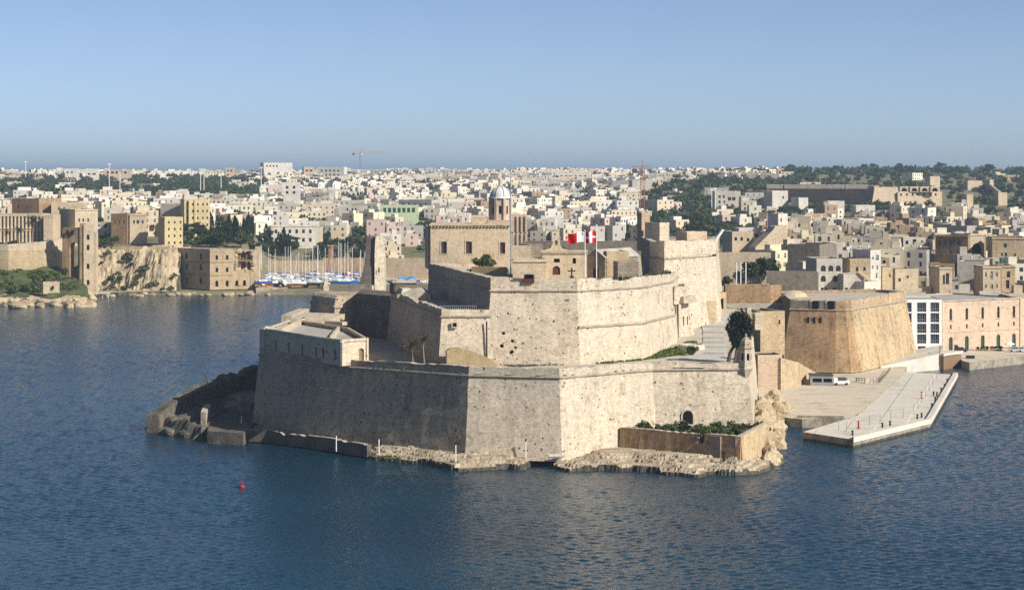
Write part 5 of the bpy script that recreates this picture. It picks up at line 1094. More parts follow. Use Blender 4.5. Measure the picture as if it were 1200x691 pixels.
put_windows(wh, P, ops, rot_of(a, b), WIN[0], .35); put_windows(wh, P, sm, rot_of(a, b), WIN[0], .35); put_windows(wh, P, drs, rot_of(a, b), DOOR[1], .35, 'door')
mb = MB(); loft_wall(mb, [a, b], [(.02, 6.0 + z0 - .6), (.16, 6.0 + z0 - .5), (.16, 6.2 + z0 - .5), (.02, 6.3 + z0 - .5)], False, 30, 0); part(wh, 'string_course', mb, 'pink_stone'); mb = MB(); loft_wall(mb, [a, b, b2], [(.02, z1 - .4), (.3, z1 - .25), (.3, z1), (-.4, z1 + .1)], False, 30, 0); part(wh, 'cornice', mb, 'worn_top')
for s in (0.005, .995): mb = MB(); mb.obox((a[0] + (b[0] - a[0]) * s, a[1] + (b[1] - a[1]) * s - .1), rot_of(a, b), .8, .4, z0, z1); part(wh, 'pilaster', mb, 'warm_stone')
for sg in range(5):
    c = P(*((ops[sg][0] + ops[sg][1]) / 2, ops[sg][2] - .12)); mb = MB(); mb.obox((c[0], c[1] - .05), rot_of(a, b), 1.7, .3, c[2] - .1, c[2] + .1); part(wh, 'sill', mb, 'warm_stone')
b3 = (X_(1250, 712), 712)
wh2 = thing('warehouse', 'next warehouse along the quay, adjoining the pink one', 'warehouse', (X_(1220, 705), 705, 2)); mb = MB(); facade(mb, (b[0] + .2, b[1]), b3, z0, z1 - .4); facade(mb, b3, (b3[0], 740), z0, z1 - .4); mb.poly([(b[0] + .2, b[1], z1 - .5), (*b3, z1 - .5), (b3[0], 740, z1 - .5), (b[0], 740, z1 - .5)]); part(wh2, 'wall', mb, 'pink_stone')
# quay in front of warehouses
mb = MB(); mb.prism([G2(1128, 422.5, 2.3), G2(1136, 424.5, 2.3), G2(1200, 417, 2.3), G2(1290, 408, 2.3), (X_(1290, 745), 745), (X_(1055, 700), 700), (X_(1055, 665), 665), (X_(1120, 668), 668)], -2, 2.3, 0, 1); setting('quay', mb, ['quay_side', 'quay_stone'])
mb = MB(); c = G2(1137, 425, 1); mb.obox(c, 0, 2.4, 1.4, -.3, 3.2); single('fender_block', mb, 'dark_metal', 'black rubber fender block at the quay corner', 'fender')
# swing bridge ramp and gate posts
t = thing('canal_bridge', 'sloping stone ramp and bridge over the narrow canal mouth', 'bridge', (*G2(1080, 424, 1), 0)); mb = MB()
r0, r1, r2, r3 = G2(1032, 430, 2.3), G2(1100, 424, 2.3), G2(1104, 405, 4.5), G2(1062, 412, 3.0)
mb.loft([[(*r0, -1), (*r1, -1), (*r2, -1), (*r3, -1)], [(*r0, 2.5), (*r1, 4.6), (*r2, 5.0), (*r3, 3.2)]]); part(t, 'ramp', mb, 'concrete')
mb = MB(); p, q = r1, G2(1121, 418, 3); mb.obox(((p[0] + q[0]) / 2, (p[1] + q[1]) / 2 + 3), rot_of(p, q), math.dist(p, q) + 1, 5, 3.9, 4.6); part(t, 'deck', mb, 'concrete'); mb = MB(); mb.obox(((p[0] + q[0]) / 2, (p[1] + q[1]) / 2 + 2), rot_of(p, q), math.dist(p, q), 4, -1, 3.7); part(t, 'shadowed_gate', mb, 'wood')
for x, yb, yt in ((1103, 428, 405), (1120.5, 425, 404)):
    c = G2(x, yb, .8); mb = MB(); mb.obox(c, .1, .9, .9, -1, Z_(yt, c[1])); part(t, 'gate_post', mb, 'dark_metal' if x > 1110 else 'worn_top')
# dark hedges in tubs, parasol, cars along the warehouse front
for i, x in enumerate((1146, 1151, 1156, 1163, 1167, 1172)):
    c = G2(x, 410.5, 2.4); t = thing('tub_hedge', 'clipped dark hedge in a tub outside the warehouse doors', 'hedge', (*c, 2.32), 'hedges outside the warehouse'); mb = MB(); mb.box(-.6, .6, -.3, .3, 0, .5); put('tub', mb.mesh('tub', 'wood'), t); put('foliage', crown(160, .2, .95, .5, .5, .95, 5, 500 + i).mesh('foliage', 'leaf_dark'), t)
c = G2(1183, 411, 2.4); t = thing('parasol', 'pale blue parasol open on the warehouse quay', 'parasol', (*c, 2.3)); mb = MB(); mb.tube((0, 0, 0), (0, 0, 2.6), .05, 5); put('pole', mb.mesh('pole', 'white_paint'), t); mb = MB(); mb.lathe((0, 0), [(1.7, 2.1), (1.2, 2.5), (.1, 2.9)], 8); put('canopy', mb.mesh('canopy', 'flag_white'), t)
def make_car(label, colour, loc, rz, group):
    t = thing('parked_car', label, 'car', loc, group, rz); mb = MB()
    mb.loft([[(x, s * .82, z) for x, z in ((-2, .35), (2, .35), (2.05, .75), (1.1, .95), (.6, 1.42), (-1.1, 1.45), (-1.9, .95), (-2.05, .75))] for s in (-1, 1)]); b = put('body', mb.mesh('body', 'plain_paint'), t); b.color = (*colour, 1)
    mb = MB(); mb.quad((1.02, -.7, .98), (1.02, .7, .98), (.62, .6, 1.38), (.62, -.6, 1.38)); mb.quad((-1.85, .7, .98), (-1.85, -.7, .98), (-1.17, -.6, 1.4), (-1.17, .6, 1.4))
    for s in (-1, 1): mb.poly([(.9, s * .835, .98), (.5, s * .835, 1.36), (-1.05, s * .835, 1.38), (-1.6, s * .835, .98)][::s])
    put('windows', mb.mesh('windows', 'pane'), t)
    for x in (-1.3, 1.3):
        for s in (-.75, .75): mb = MB(); mb.loft([[(x + .33 * math.cos(k * .628), s + dy, .33 + .33 * math.sin(k * .628)) for k in range(10)] for dy in (-.12, .12)]); put('wheel', mb.mesh('wheel', 'dark_metal'), t)
    return t
for x, y, c, n in ((1190, 412, (.5, .5, .5), 'silver'), (1197, 412, (.7, .7, .7), 'white'), (1126, 412, (.05, .05, .06), 'black')):
    make_car(n + ' car parked outside the warehouse', c, (*G2(x, y, 2.32), 2.32), ru(-.2, .2), 'cars on the quay')

# --- wharf apron and concrete pier
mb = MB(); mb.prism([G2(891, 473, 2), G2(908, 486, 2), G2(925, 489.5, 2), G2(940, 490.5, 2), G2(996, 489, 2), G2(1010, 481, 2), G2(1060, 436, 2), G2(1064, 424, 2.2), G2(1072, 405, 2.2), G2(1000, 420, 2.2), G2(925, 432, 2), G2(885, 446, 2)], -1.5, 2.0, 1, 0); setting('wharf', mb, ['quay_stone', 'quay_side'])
pier = thing('concrete_pier', 'angular concrete pier lined with bollards jutting into the harbour', 'pier', (*G2(1030, 480, 2), 0))
PR = [G2(940, 503, 2.2), G2(998, 511.5, 2.2), G2(1090, 490, 2.2), G2(1121.5, 437, 2.2), G2(1047, 432.5, 2.2), G2(1005, 486, 2.2)]
PR = [G2(941, 503, 2.2), G2(1000, 512, 2.2), G2(1090, 490.5, 2.2), G2(1121.5, 436.5, 2.2), G2(1046, 433, 2.2), G2(1028, 455, 2.2), G2(1005, 484, 2.2)]
mb = MB(); mb.prism(offset(PR, .04), -1.5, .45, 0); part(pier, 'tide_mark', mb, 'wet_rock')
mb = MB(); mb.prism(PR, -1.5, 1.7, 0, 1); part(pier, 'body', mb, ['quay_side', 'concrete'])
mb = MB(); e = PR[1:4]
a_ = offset(PR, .25)
for i in (1, 2): 
    mb.loft([[(*a_[i], 1.1), (*a_[i + 1], 1.1)], [(*a_[i], 2.25), (*a_[i + 1], 2.25)], [(*offset(PR, -.9)[i], 2.25), (*offset(PR, -.9)[i + 1], 2.25)], [(*offset(PR, -.9)[i], 1.7), (*offset(PR, -.9)[i + 1], 1.7)]], 0, False, False)
part(pier, 'kerb', mb, 'concrete')
# paving slabs as geometry, small joints between
ca = rot_of(PR[5], PR[4]); cx, cy = PR[6]; sx = 6.0; n_s = 0
ex, ey = math.cos(ca), math.sin(ca); gx_, gy_ = ey, -ex
slab_cells = []
for i in range(-14, 26):
    for j in range(-3, 14):
        u0, v0 = i * 6.0, j * 6.0
        q = [(cx + ex * u + gx_ * v, cy + ey * u + gy_ * v) for u, v in ((u0 + .04, v0 + .04), (u0 + .04, v0 + 5.96), (u0 + 5.96, v0 + 5.96), (u0 + 5.96, v0 + .04))]
        d = inside_dist(np.array([p[0] for p in q]), np.array([p[1] for p in q]), PR)
        if d.min() > .6: slab_cells.append((q, i, j))
for q, i, j in slab_cells:
    mb = MB(); dz = .012 * ((i * 7 + j * 13) % 5); mb.prism([(p[0], p[1]) for p in q], 1.7, 1.82 + dz, 0, 0, False); o = part(pier, 'slab', mb, 'concrete')
def post(x, yb, h, lab, grp, mat, r=.09, z=1.85):
    c = G(x, yb, z); mb = MB(); mb.cyl(c[:2], r, r * .8, z - .15, z + h, 7); mb.cyl(c[:2], r * 2, r * 2, z - .1, z + .1, 8); mb.cyl(c[:2], r * 1.5, r * 1.2, z + h, z + h + .18, 7); single('pier_post', mb, mat, lab, 'post', grp)
for x, y in ((983, 503), (992, 505), (1019, 497.5), (1031.5, 495.5), (1044, 493), (1058.5, 489), (1071, 484), (1076, 477), (1080, 470), (1085, 463), (1089, 457), (1093, 449), (1098, 443), (1101, 438)):
    post(x, y, 1.9, 'slim grey lamp post in the row along the concrete pier', 'lamp posts on the pier', 'grey_metal')
for x, y in ((1006, 502), (1080, 466.5)): post(x, y, 1.5, 'short red hydrant post on the concrete pier', 'red posts on the pier', 'red_paint', .2)
for x, y in ((999, 507), (1034, 498), (1043, 496), (1075, 488), (1080, 486.5), (1092, 475), (1096, 467), (1098, 462), (1103, 457), (1107, 452), (1110, 446), (1115, 440), (1094, 461)):
    c = G(x, y, 2.2); mb = MB(); mb.lathe(c[:2], [(.24, 1.7), (.2, 2.2), (.17, 2.45), (.28, 2.55), (.25, 2.75), (.05, 2.8)], 9); single('pier_bollard', mb, 'dark_metal', 'squat black mooring bollard along the pier edge', 'bollard', 'bollards along the pier edge')
mb = MB()
pts = [G(1043, 434, 2.1), G(1038, 441, 2.1), G(1033, 446, 2.1), G(1030, 449, 2.1), G(1010, 447.5, 2.1), G(1000, 446.5, 2.1)]
for p, q in zip(pts[:-1], pts[1:]):
    mb.tube((p[0], p[1], 3.1), (q[0], q[1], 3.1), .06, 4); mb.tube((p[0], p[1], 2.6), (q[0], q[1], 2.6), .06, 4)
    for s in (0, .33, .66): x, y = p[0] + (q[0] - p[0]) * s, p[1] + (q[1] - p[1]) * s; mb.tube((x, y, 2), (x, y, 3.2), .07, 4)
single('quay_railing', mb, 'dark_metal', 'dark railing between wharf and concrete pier', 'railing')
t = thing('site_cabin', 'grey flat-roofed site cabin with two dark windows on the wharf', 'cabin', (*G2(962, 450, 2), 2)); Y = t.location[1]; a, b = G2(949.5, 451.5, 2), G2(976, 452, 2); mb = MB(); Lc = math.dist(a, b); ops = [(.6, 3.0, .9, 1.9), (3.4, 5.6, .9, 1.9)]; P = facade(mb, a, b, 2, 4.6, ops, .15); b2, a2 = (b[0] + .3, b[1] + 5), (a[0] + .3, a[1] + 5); facade(mb, b, b2, 2, 4.6); facade(mb, b2, a2, 2, 4.6); facade(mb, a2, a, 2, 4.6); part(t, 'wall', mb, 'grey_metal'); mb = MB(); mb.prism(offset([a, b, b2, a2], .2), 4.6, 4.8); part(t, 'roof', mb, 'slate'); put_windows(t, P, ops, rot_of(a, b), WIN[4], .12)
c = G2(986, 451, 2); t = thing('site_truck', 'small white truck with dark hood parked beside the cabin', 'truck', (*c, 2.0)); t.scale = (.8, .8, .8); mb = MB(); mb.box(-1.2, 2.6, -.9, .9, .6, 1.5); put('body', mb.mesh('body', 'white_paint'), t); mb = MB(); mb.box(-2.6, -1.25, -.9, .9, .6, 2.3); put('cab', mb.mesh('cab', 'white_paint'), t); mb = MB(); mb.box(-1.0, 1.4, -.85, .85, 1.52, 2.5); put('hood', mb.mesh('hood', 'slate'), t)
for x in (-1.8, 1.6):
    for s in (-.8, .8): mb = MB(); mb.loft([[(x + .45 * math.cos(k * .628), s + dy, .45 + .45 * math.sin(k * .628)) for k in range(10)] for dy in (-.14, .14)]); put('wheel', mb.mesh('wheel', 'dark_metal'), t)
for i, (x, y, w) in enumerate(((933, 449, 3), (940, 449.5, 2.2), (945, 450, 1.6), (1001, 446, 4), (1010, 447, 3), (1020, 448.5, 3), (905, 446.5, 5), (919, 447.5, 3))):
    c = G2(x, y, 2); mb = MB(); mb.obox(c, .03 * i, w, .9, 2, 2.9 + .2 * (i % 3)); single('stone_block', mb, 'quay_stone' if i % 2 else 'worn_top', 'loose cut stone block lying on the wharf', 'stone', 'stone blocks on the wharf')
green_strip('grass', 'green patch at the foot of the yellow sloping wall', [(918, 446, 2), (936, 441, 2), (939, 443, 2), (922, 447, 2)], 160, .3, 'leaf_bright', lambda x, y: 2.05, 7)
mb = MB(); a, b = G2(925, 489, 2), G2(998, 490, 2); mb.obox(((a[0] + b[0]) / 2, (a[1] + b[1]) / 2), rot_of(a, b), math.dist(a, b) * .75, 1.2, -1, 2.5); single('wharf_edge_wall', mb, 'quay_side', 'rough masonry edge wall of the wharf beside the inlet', 'wall')

# ================================================================== LEFT SHORE
# promontory with green slope and bastion wall
def slope(d, x, y): return np.where(d > 0, np.minimum(.4 + d * .9, 2.5 + np.clip(y - 962, 0, 80) * .17) + fbm(x, y, .09, 5, 4) * 3.2 * np.clip(d / 6, 0, 1), d)
WP = [G2(*p, 0) for p in ((-60, 362), (0, 358.5), (40, 358), (80, 357.5), (108, 356.5), (114, 352), (104, 346))] + [(X_(96, 1040), 1040), (X_(-60, 1040), 1040)]
single('promontory_rock', rock(WP, slope, 1.3, 2, 5, mat_z=1.0, green=lambda m, j, i, X, Y: m > 3.2 + 2.5 * math.sin(X[j, i] * .21) * math.sin(Y[j, i] * .3 + X[j, i] * .1)), ['cliff_rock', 'wet_rock', 'grass_green'], 'green and rocky promontory below the old sea bastion wall', 'rock')
rg = np.random.default_rng(12); n_ = 0
while n_ < 60:
    u = rg.uniform(-5, 100); Y = rg.uniform(972, 1018); x = X_(u, Y); dd = float(inside_dist(np.array([x]), np.array([Y]), WP)[0])
    if dd < 9: continue
    z = min(.4 + dd * .9, 2.5 + (Y - 962) * .17) - .3; s = rg.uniform(.8, 1.9)
    m = 'bush_%d' % (n_ % 4)
    if n_ < 4: MATS[m] = None; 
    if n_ < 4: globals().setdefault('BUSH', []).append(crown(150, .5, 2.2, 2.0, .9, .5, 6, 700 + n_).mesh('foliage', ['leaf_bright', 'leaf_mid', 'leaf_bright', 'leaf_olive'][n_]))
    o = thing('slope_bush', 'low green scrub bush on the slope below the old bastion wall', 'bush', (x, Y, z), 'scrub on the promontory'); o.scale = (s, s, s); put('foliage', BUSH[n_ % 4], o); n_ += 1
for m in [k for k in MATS if MATS[k] is None]: del MATS[m]
t = thing('sea_bastion_wall', 'pale old bastion wall above the green promontory', 'wall', (X_(35, 1015), 1015, 10)); mb = MB()
pl = [(X_(-60, 1016), 1016), (X_(10, 1012), 1012), (X_(52, 1018), 1018), (X_(76, 1030), 1030)]; loft_wall(mb, pl, [(1.2, 9), (0, 21)], False, 4, .2); mb2 = MB(); parapet(mb2, pl, 21, [24.0, 24.0, 25.2, 26.5], 2, False, .5); part(t, 'wall', mb, 'ochre_stone'); part(t, 'parapet', mb2, ['warm_stone', 'worn_top']); mb = MB(); mb.poly([(*p, 22.6) for p in pl] + [(X_(76, 1075), 1075, 22.6), (X_(-60, 1075), 1075, 22.6)]); part(t, 'terrace', mb, 'grass_green')
t = thing('stone_shed', 'tiny stone shed on the rocks below the bastion wall', 'shed', (X_(58, 965), 965, 6)); mb = MB(); mb.obox((X_(60, 968), 968), .25, 7, 4, 4, Z_(330, 968)); part(t, 'wall', mb, 'warm_stone'); mb = MB(); mb.obox((X_(62, 965.5), 965.5), .25, .8, .3, 6, 7.6); part(t, 'door', mb, 'dark_void')
# colonnaded hospital
ho = thing('colonnaded_block', 'long two-storey colonnaded building behind the palm on the terrace', 'building', (X_(25, 1075), 1075, 22)); Y = 1075; a, b = (X_(-60, Y), Y), (X_(50, Y), Y); z0, z1 = 22.6, Z_(253.5, Y); mb = MB(); mb.box(a[0], b[0], Y + 3, Y + 16, z0, z1); part(ho, 'wall', mb, 'warm_stone')
mb = MB(); mb.box(a[0] - .3, b[0] + .3, Y - .6, Y + 16.3, z1, z1 + 1.2); part(ho, 'entablature', mb, 'warm_stone'); zm = (z0 + z1) / 2; mb = MB(); mb.box(a[0], b[0], Y - .3, Y + 3, zm - .5, zm + .5); part(ho, 'gallery_floor', mb, 'warm_stone')
cm = MB(); cm.lathe((0, -.5), [(.75, 0), (.7, .3), (.62, .4), (.56, zm - z0 - 1), (.75, zm - z0 - .5)], 8); cme = cm.mesh('column', 'warm_stone')
for i in range(14):
    for zz in (z0, zm + .5):
        if X_(-8 + i * 4.3, Y) < b[0]: o = put('column', cme, ho); o.location = (X_(-8 + i * 4.3, Y) - ho.location[0], Y - ho.location[1] + .2, zz - ho.location[2]); 
mb = MB(); mb.box(X_(51, 1070), X_(62, 1070), 1070, 1088, z0, Z_(252, 1070)); part(ho, 'end_wing', mb, 'warm_stone')
# palms and shrubs on the terrace
trm, crm = palm_mesh(6, 5); PT, PC = trm.mesh('trunk', 'palm_bark'), crm.mesh('crown', 'leaf_dark')
for x, y, s, lab in ((38, 287, 1.9, 'large dark palm in front of the colonnaded building'), (22, 290, 1.2, 'smaller palm beside the large one on the bastion terrace'), (8, 291, 1.0, 'short palm at the far end of the bastion terrace')):
    c = W(x, y, 1040); t = thing('palm_tree', lab, 'palm', (c[0], c[1], 22.6), 'palms on the bastion terrace', ru(0, 6)); t.scale = (s * 1.15, s * 1.15, s); put('trunk', PT, t); put('crown', PC, t)
for i, x in enumerate((2, 12, 17, 28, 46, 52, 57, 63, 68)):
    c = W(x, 290, 1034); o = thing('terrace_shrub', 'dark shrub along the bastion terrace', 'shrub', (c[0], c[1], 22.6), 'shrubs on the bastion terrace'); s = ru(1, 1.7); o.scale = (s, s, s * 1.3); put('foliage', BUSH[1], o)
# lift tower with arched bridge
li = thing('lift_tower', 'tall slim stone lift tower joined to the cliff by an arched bridge', 'tower', (X_(105, 1010), 1010, 1)); Y = 1010; zt_ = Z_(263, Y)
x0, x1 = X_(98, Y), X_(108.5, Y); a, b = (x0, Y), (x1, Y + 1); k = FPX / Y; mb = MB(); ops = [(1.4, 2.6, Z_(y + 3, Y) - 1, Z_(y - 3, Y) - 1) for y in (278, 290, 312, 331)]
P = facade(mb, a, b, 1, zt_, ops, .3); facade(mb, b, (x1, Y + 7), 1, zt_); facade(mb, (x1, Y + 7), (x0, Y + 6), 1, zt_); facade(mb, (x0, Y + 6), a, 1, zt_); mb.poly([(*a, zt_), (*b, zt_), (x1, Y + 7, zt_), (x0, Y + 6, zt_)]); part(li, 'shaft', mb, 'warm_stone'); put_windows(li, P, ops, rot_of(a, b), WIN[4], .25)
mb = MB(); mb.box(X_(93, Y), x0 - .02, Y + .5, Y + 6, 1, Z_(262, Y)); part(li, 'rear_pier', mb, 'brown_stone')
mb = MB(); pr0, pr1 = (X_(73, Y + 3), Y + 3), (X_(93, Y + 1), Y + 1); Lb = math.dist(pr0, pr1); P = facade(mb, pr0, pr1, 2, Z_(267, Y), [(Lb * .42, Lb * .42 + 4.2, 6.5, Z_(284, Y) - 2, 'a')], 5); mb.quad((*pr0, Z_(267, Y)), (*pr1, Z_(267, Y)), (pr1[0], pr1[1] + 5, Z_(267, Y)), (pr0[0], pr0[1] + 5, Z_(267, Y))); P2 = facade(mb, (pr1[0], pr1[1] + 5), (pr0[0], pr0[1] + 5), 2, Z_(267, Y), [(Lb - Lb * .42 - 4.2, Lb - Lb * .42, 6.5, Z_(284, Y) - 2, 'a')], .1); part(li, 'arched_bridge', mb, 'brown_stone')
for x in (79, 85): mb = MB(); c = W(x, 272, Y + 1.4); mb.box(c[0] - .5, c[0] + .5, c[1] - .6, c[1] + .2, c[2] - 1, c[2] + .8); part(li, 'bridge_window', mb, 'dark_void')
for x, z1_ in ((110.5, 272), (110, 290)): mb = MB(); mb.box(x1 + .02, x1 + 1.4, Y + 1.5, Y + 6, 1, Z_(z1_, Y)); part(li, 'buttress', mb, 'warm_stone'); break
mb = MB(); mb.box(X_(104, 1004), X_(128, 1004), 1003, 1007, 2.0, 2.4)
for x in (105, 112, 120, 127): mb.tube((X_(x, 1004), 1004, -1), (X_(x, 1004), 1004, 2), .2, 6)
single('landing_stage', mb, 'concrete', 'low landing stage on piles beside the lift tower', 'jetty')
# cliff between lift tower and ruin
WC = [G2(*p, 0) for p in ((108, 347), (140, 346.5), (205, 345), (212, 343))] + [(X_(214, 1068), 1068), (X_(104, 1068), 1068)]
def cliff(d, x, y):
    return np.where(d > 0, np.minimum(d * .5, 1.5) + np.clip((y - 1038 + fbm(x, y * .3, .16, 4, 24) * 5) * 1.7, 0, 18.5) + fbm(x, y, .12, 5, 14) * 4.5 * np.clip((y - 1034) / 6, 0, 1), d)
single('sea_cliff', rock(WC, cliff, .8, 1.5, 15, mat_z=.8, ledge=1.7), ['cliff_rock', 'wet_rock'], 'pale eroded sea cliff between lift tower and ruined building', 'cliff')
mb = MB(); p0_, p1_ = (X_(132, 1056), 1056), (X_(199, 1054), 1054); mb.obox(((p0_[0] + p1_[0]) / 2, 1056), rot_of(p0_, p1_), math.dist(p0_, p1_), 2, 14, Z_(289, 1055)); single('cliff_top_wall', mb, 'ochre_stone', 'long plain retaining wall along the top of the sea cliff', 'wall')
rg = np.random.default_rng(22)
for i in range(46):
    u = rg.uniform(108, 205); y_ = rg.uniform(292, 340); Y = 1036 + (340 - y_) / 50 * 14; x = X_(u, Y); z = Z_(y_, Y) - .8
    if i > 30: Y = 1058 + rg.uniform(0, 5); x = X_(rg.uniform(112, 135), Y); z = rg.uniform(19, 23)
    o = thing('cliff_scrub', 'dark scrub clinging to the pale sea cliff', 'bush', (x, Y, z), 'scrub on the sea cliff'); s = rg.uniform(.7, 1.5); o.scale = (s, s * .7, s); put('foliage', BUSH[[1, 3][i % 2]], o)
# shore boulders
rg = np.random.default_rng(33); bm = [boulder_mesh('shore_boulder', 80 + k, 'cliff_rock') for k in range(5)]
for i in range(150):
    u = rg.uniform(115, 372) if i < 115 else rg.uniform(0, 110); z = rg.uniform(0, .9)
    y_ = 345.5 - (u - 115) / 257 * 3 - rg.uniform(-1, 3.2) if i < 115 else 358 - rg.uniform(-.5, 5); c = G(u, y_, z); o = put('shore_boulder', bm[i % 5], None, (c[0], c[1], z * .6)); s = rg.uniform(.7, 1.9) * (1 if i < 115 else 1.6)
    o.scale = (s * 1.3, s, s * .7); o.rotation_euler = (0, 0, rg.uniform(0, 6)); tag(o, 'rounded pale boulder on the far shoreline' if i < 115 else 'large pale boulder at the foot of the promontory', 'boulder', 'boulders on the far shore' if i < 115 else 'boulders at the promontory')
# ruined harbour building
ru_ = thing('ruined_building', 'three-storey stone harbour building with a collapsed upper corner', 'ruin', (X_(250, 1042), 1042, 2)); a, b, c_ = (X_(208, 1056), 1056), (X_(246, 1040), 1040), (X_(303, 1049), 1049); z0, z1 = 1.8, Z_(291.5, 1042); mb = MB(); L = math.dist(a, b); H = z1 - z0
ow = [(L * f - .8, L * f + .8, v, v + 2.8) for f in (.28, .72) for v in (2.5, 9, 14)]; P = facade(mb, a, b, z0, z1, ow, .6); L2 = math.dist(b, c_); cut = L2 * .47
d = ((c_[0] - b[0]) / L2, (c_[1] - b[1]) / L2); mid = (b[0] + d[0] * cut, b[1] + d[1] * cut); oe = [(u - .6, u + .6, v, v + 2.1) for u in (cut * .3, cut * .75) for v in (8.2, 14)] + [(cut * .3 - .7, cut * .3 + .7, 1.5, 4.2, 'a'), (cut * .75 - .7, cut * .75 + .7, 1.5, 4.2, 'a')]
P2 = facade(mb, b, mid, z0, z1, oe, .6); L4 = L2 - cut; of = [(u - .7, u + .7, 1.5, 4.2, 'a') for u in (L4 * .15, L4 * .45)]; hole = (L4 * .1, L4 * .78, H * .47, H * .93); P3 = facade(mb, mid, c_, z0, z1 - .8, of + [hole], .9)
bk_ = (c_[0] - 3, c_[1] + 18); ak = (a[0] + 4, a[1] + 16); facade(mb, c_, bk_, z0, z0 + H * .5); facade(mb, bk_, ak, z0, z0 + H * .55); facade(mb, ak, a, z0, z1); part(ru_, 'wall', mb, 'ochre_stone')
for PP, oo, q0, q1 in ((P, ow, a, b), (P2, oe, b, mid), (P3, of, mid, c_)): put_windows(ru_, PP, oo, rot_of(q0, q1), WIN[4], .5)
mb = MB(); mb.poly([(*a, z1 - .6), (*b, z1 - .6), (*mid, z1 - .6), (mid[0] - 1, mid[1] + 15, z1 - .6), (*ak, z1 - .6)]); part(ru_, 'roof', mb, 'worn_top')
mb = MB(); m2 = (mid[0] - 1.5, mid[1] + 15); facade(mb, mid, m2, z0 + H * .46, z1); part(ru_, 'broken_cross_wall', mb, 'dark_shade_rock')
rg = np.random.default_rng(6); RB = [boulder_mesh('broken_masonry', 220 + k, 'ochre_stone', 10, 7) for k in range(4)]
for i in range(46):
    t_ = rg.uniform(0, 4); f = t_ % 1; u, v = [(hole[0] + (hole[1] - hole[0]) * f, hole[2]), (hole[1], hole[2] + (hole[3] - hole[2]) * f), (hole[0] + (hole[1] - hole[0]) * f, hole[3]), (hole[0], hole[2] + (hole[3] - hole[2]) * f)][int(t_)]
    p = P3(u + rg.uniform(-.5, .5), v + rg.uniform(-.6, .4), rg.uniform(.1, .9)); o = put('broken_masonry', RB[i % 4], ru_, tuple(Vector(p) - ru_.matrix_basis.translation)); sk = rg.uniform(.45, 1.25); o.scale = (sk, sk * .7, sk); o.rotation_euler = (rg.uniform(0, 3), rg.uniform(0, 3), 0)
for f0, f1, v0, v1 in ((.3, .36, .47, .93), (.55, .6, .47, .85), (.1, .78, .68, .72)):
    mb = MB(); p, q = P3(L4 * f0, H * v0, 2.2), P3(L4 * f1, H * v1, 2.2); mb.box(p[0], q[0], p[1], p[1] + .7, p[2], q[2]); part(ru_, 'inner_wall', mb, 'brown_stone')
mb = MB(); p, q = P3(0, H * .44, 6), P3(L4, H * .44, 6); mb.quad(p, q, (q[0], q[1], z1 - 1), (p[0], p[1], z1 - 1)); part(ru_, 'back_wall', mb, 'brown_stone'); mb = MB(); mb.quad(P3(0, H * .44, .9), P3(L4, H * .44, .9), P3(L4, H * .44, 7), P3(0, H * .44, 7)); mb.quad(P3(0, H * .965, .9), P3(L4, H * .965, .9), P3(L4, H * .965, 7), P3(0, H * .965, 7)); part(ru_, 'broken_floor', mb, 'worn_top')
mb = MB(); mb.box(c_[0] - 1.6, c_[0] + .6, c_[1] - .3, c_[1] + 2, z0, Z_(289, 1049)); part(ru_, 'corner_pier', mb, 'warm_stone')
for v in (6.5, 12.6):
    mb = MB(); loft_wall(mb, [a, b, mid], [(.02, z0 + v), (.2, z0 + v + .05), (.2, z0 + v + .3), (.02, z0 + v + .35)], False, 9, 0); part(ru_, 'string_course', mb, 'brown_stone')
# marina hard and boats
mb = MB(); mb.prism([G2(300, 340.5, 1.9), G2(375, 337, 1.9), G2(470, 334, 1.9), (X_(600, 1060), 1060), (X_(600, 1155), 1155), (X_(296, 1155), 1155)], -2, 2.8, 0, 1); setting('boatyard_hard', mb, ['quay_side', 'quay_stone'])
def hull(L, Bm, H, z0, mats=0):
    rings = []
    for s in np.linspace(0, 1, 9):
        w = Bm / 2 * (1 - max(0, (s - .35) / .65) ** 2.2) * (.82 + .18 * min(1, s * 4)); x = -L / 2 + L * s; sh = .25 * H * (s - .4) ** 2 * 3; r = .25 * Bm * .5 * (1 - s * .8)
        rings.append([(x - .3 * (1 if s == 0 else 0), -w, z0 + H + sh), (x, -w * .82, z0 + H * .45), (x - L * .05 * s, -r, z0), (x - L * .05 * s, r, z0), (x, w * .82, z0 + H * .45), (x, w, z0 + H + sh)])
    mb = MB(); mb.loft(rings, mats); return mb
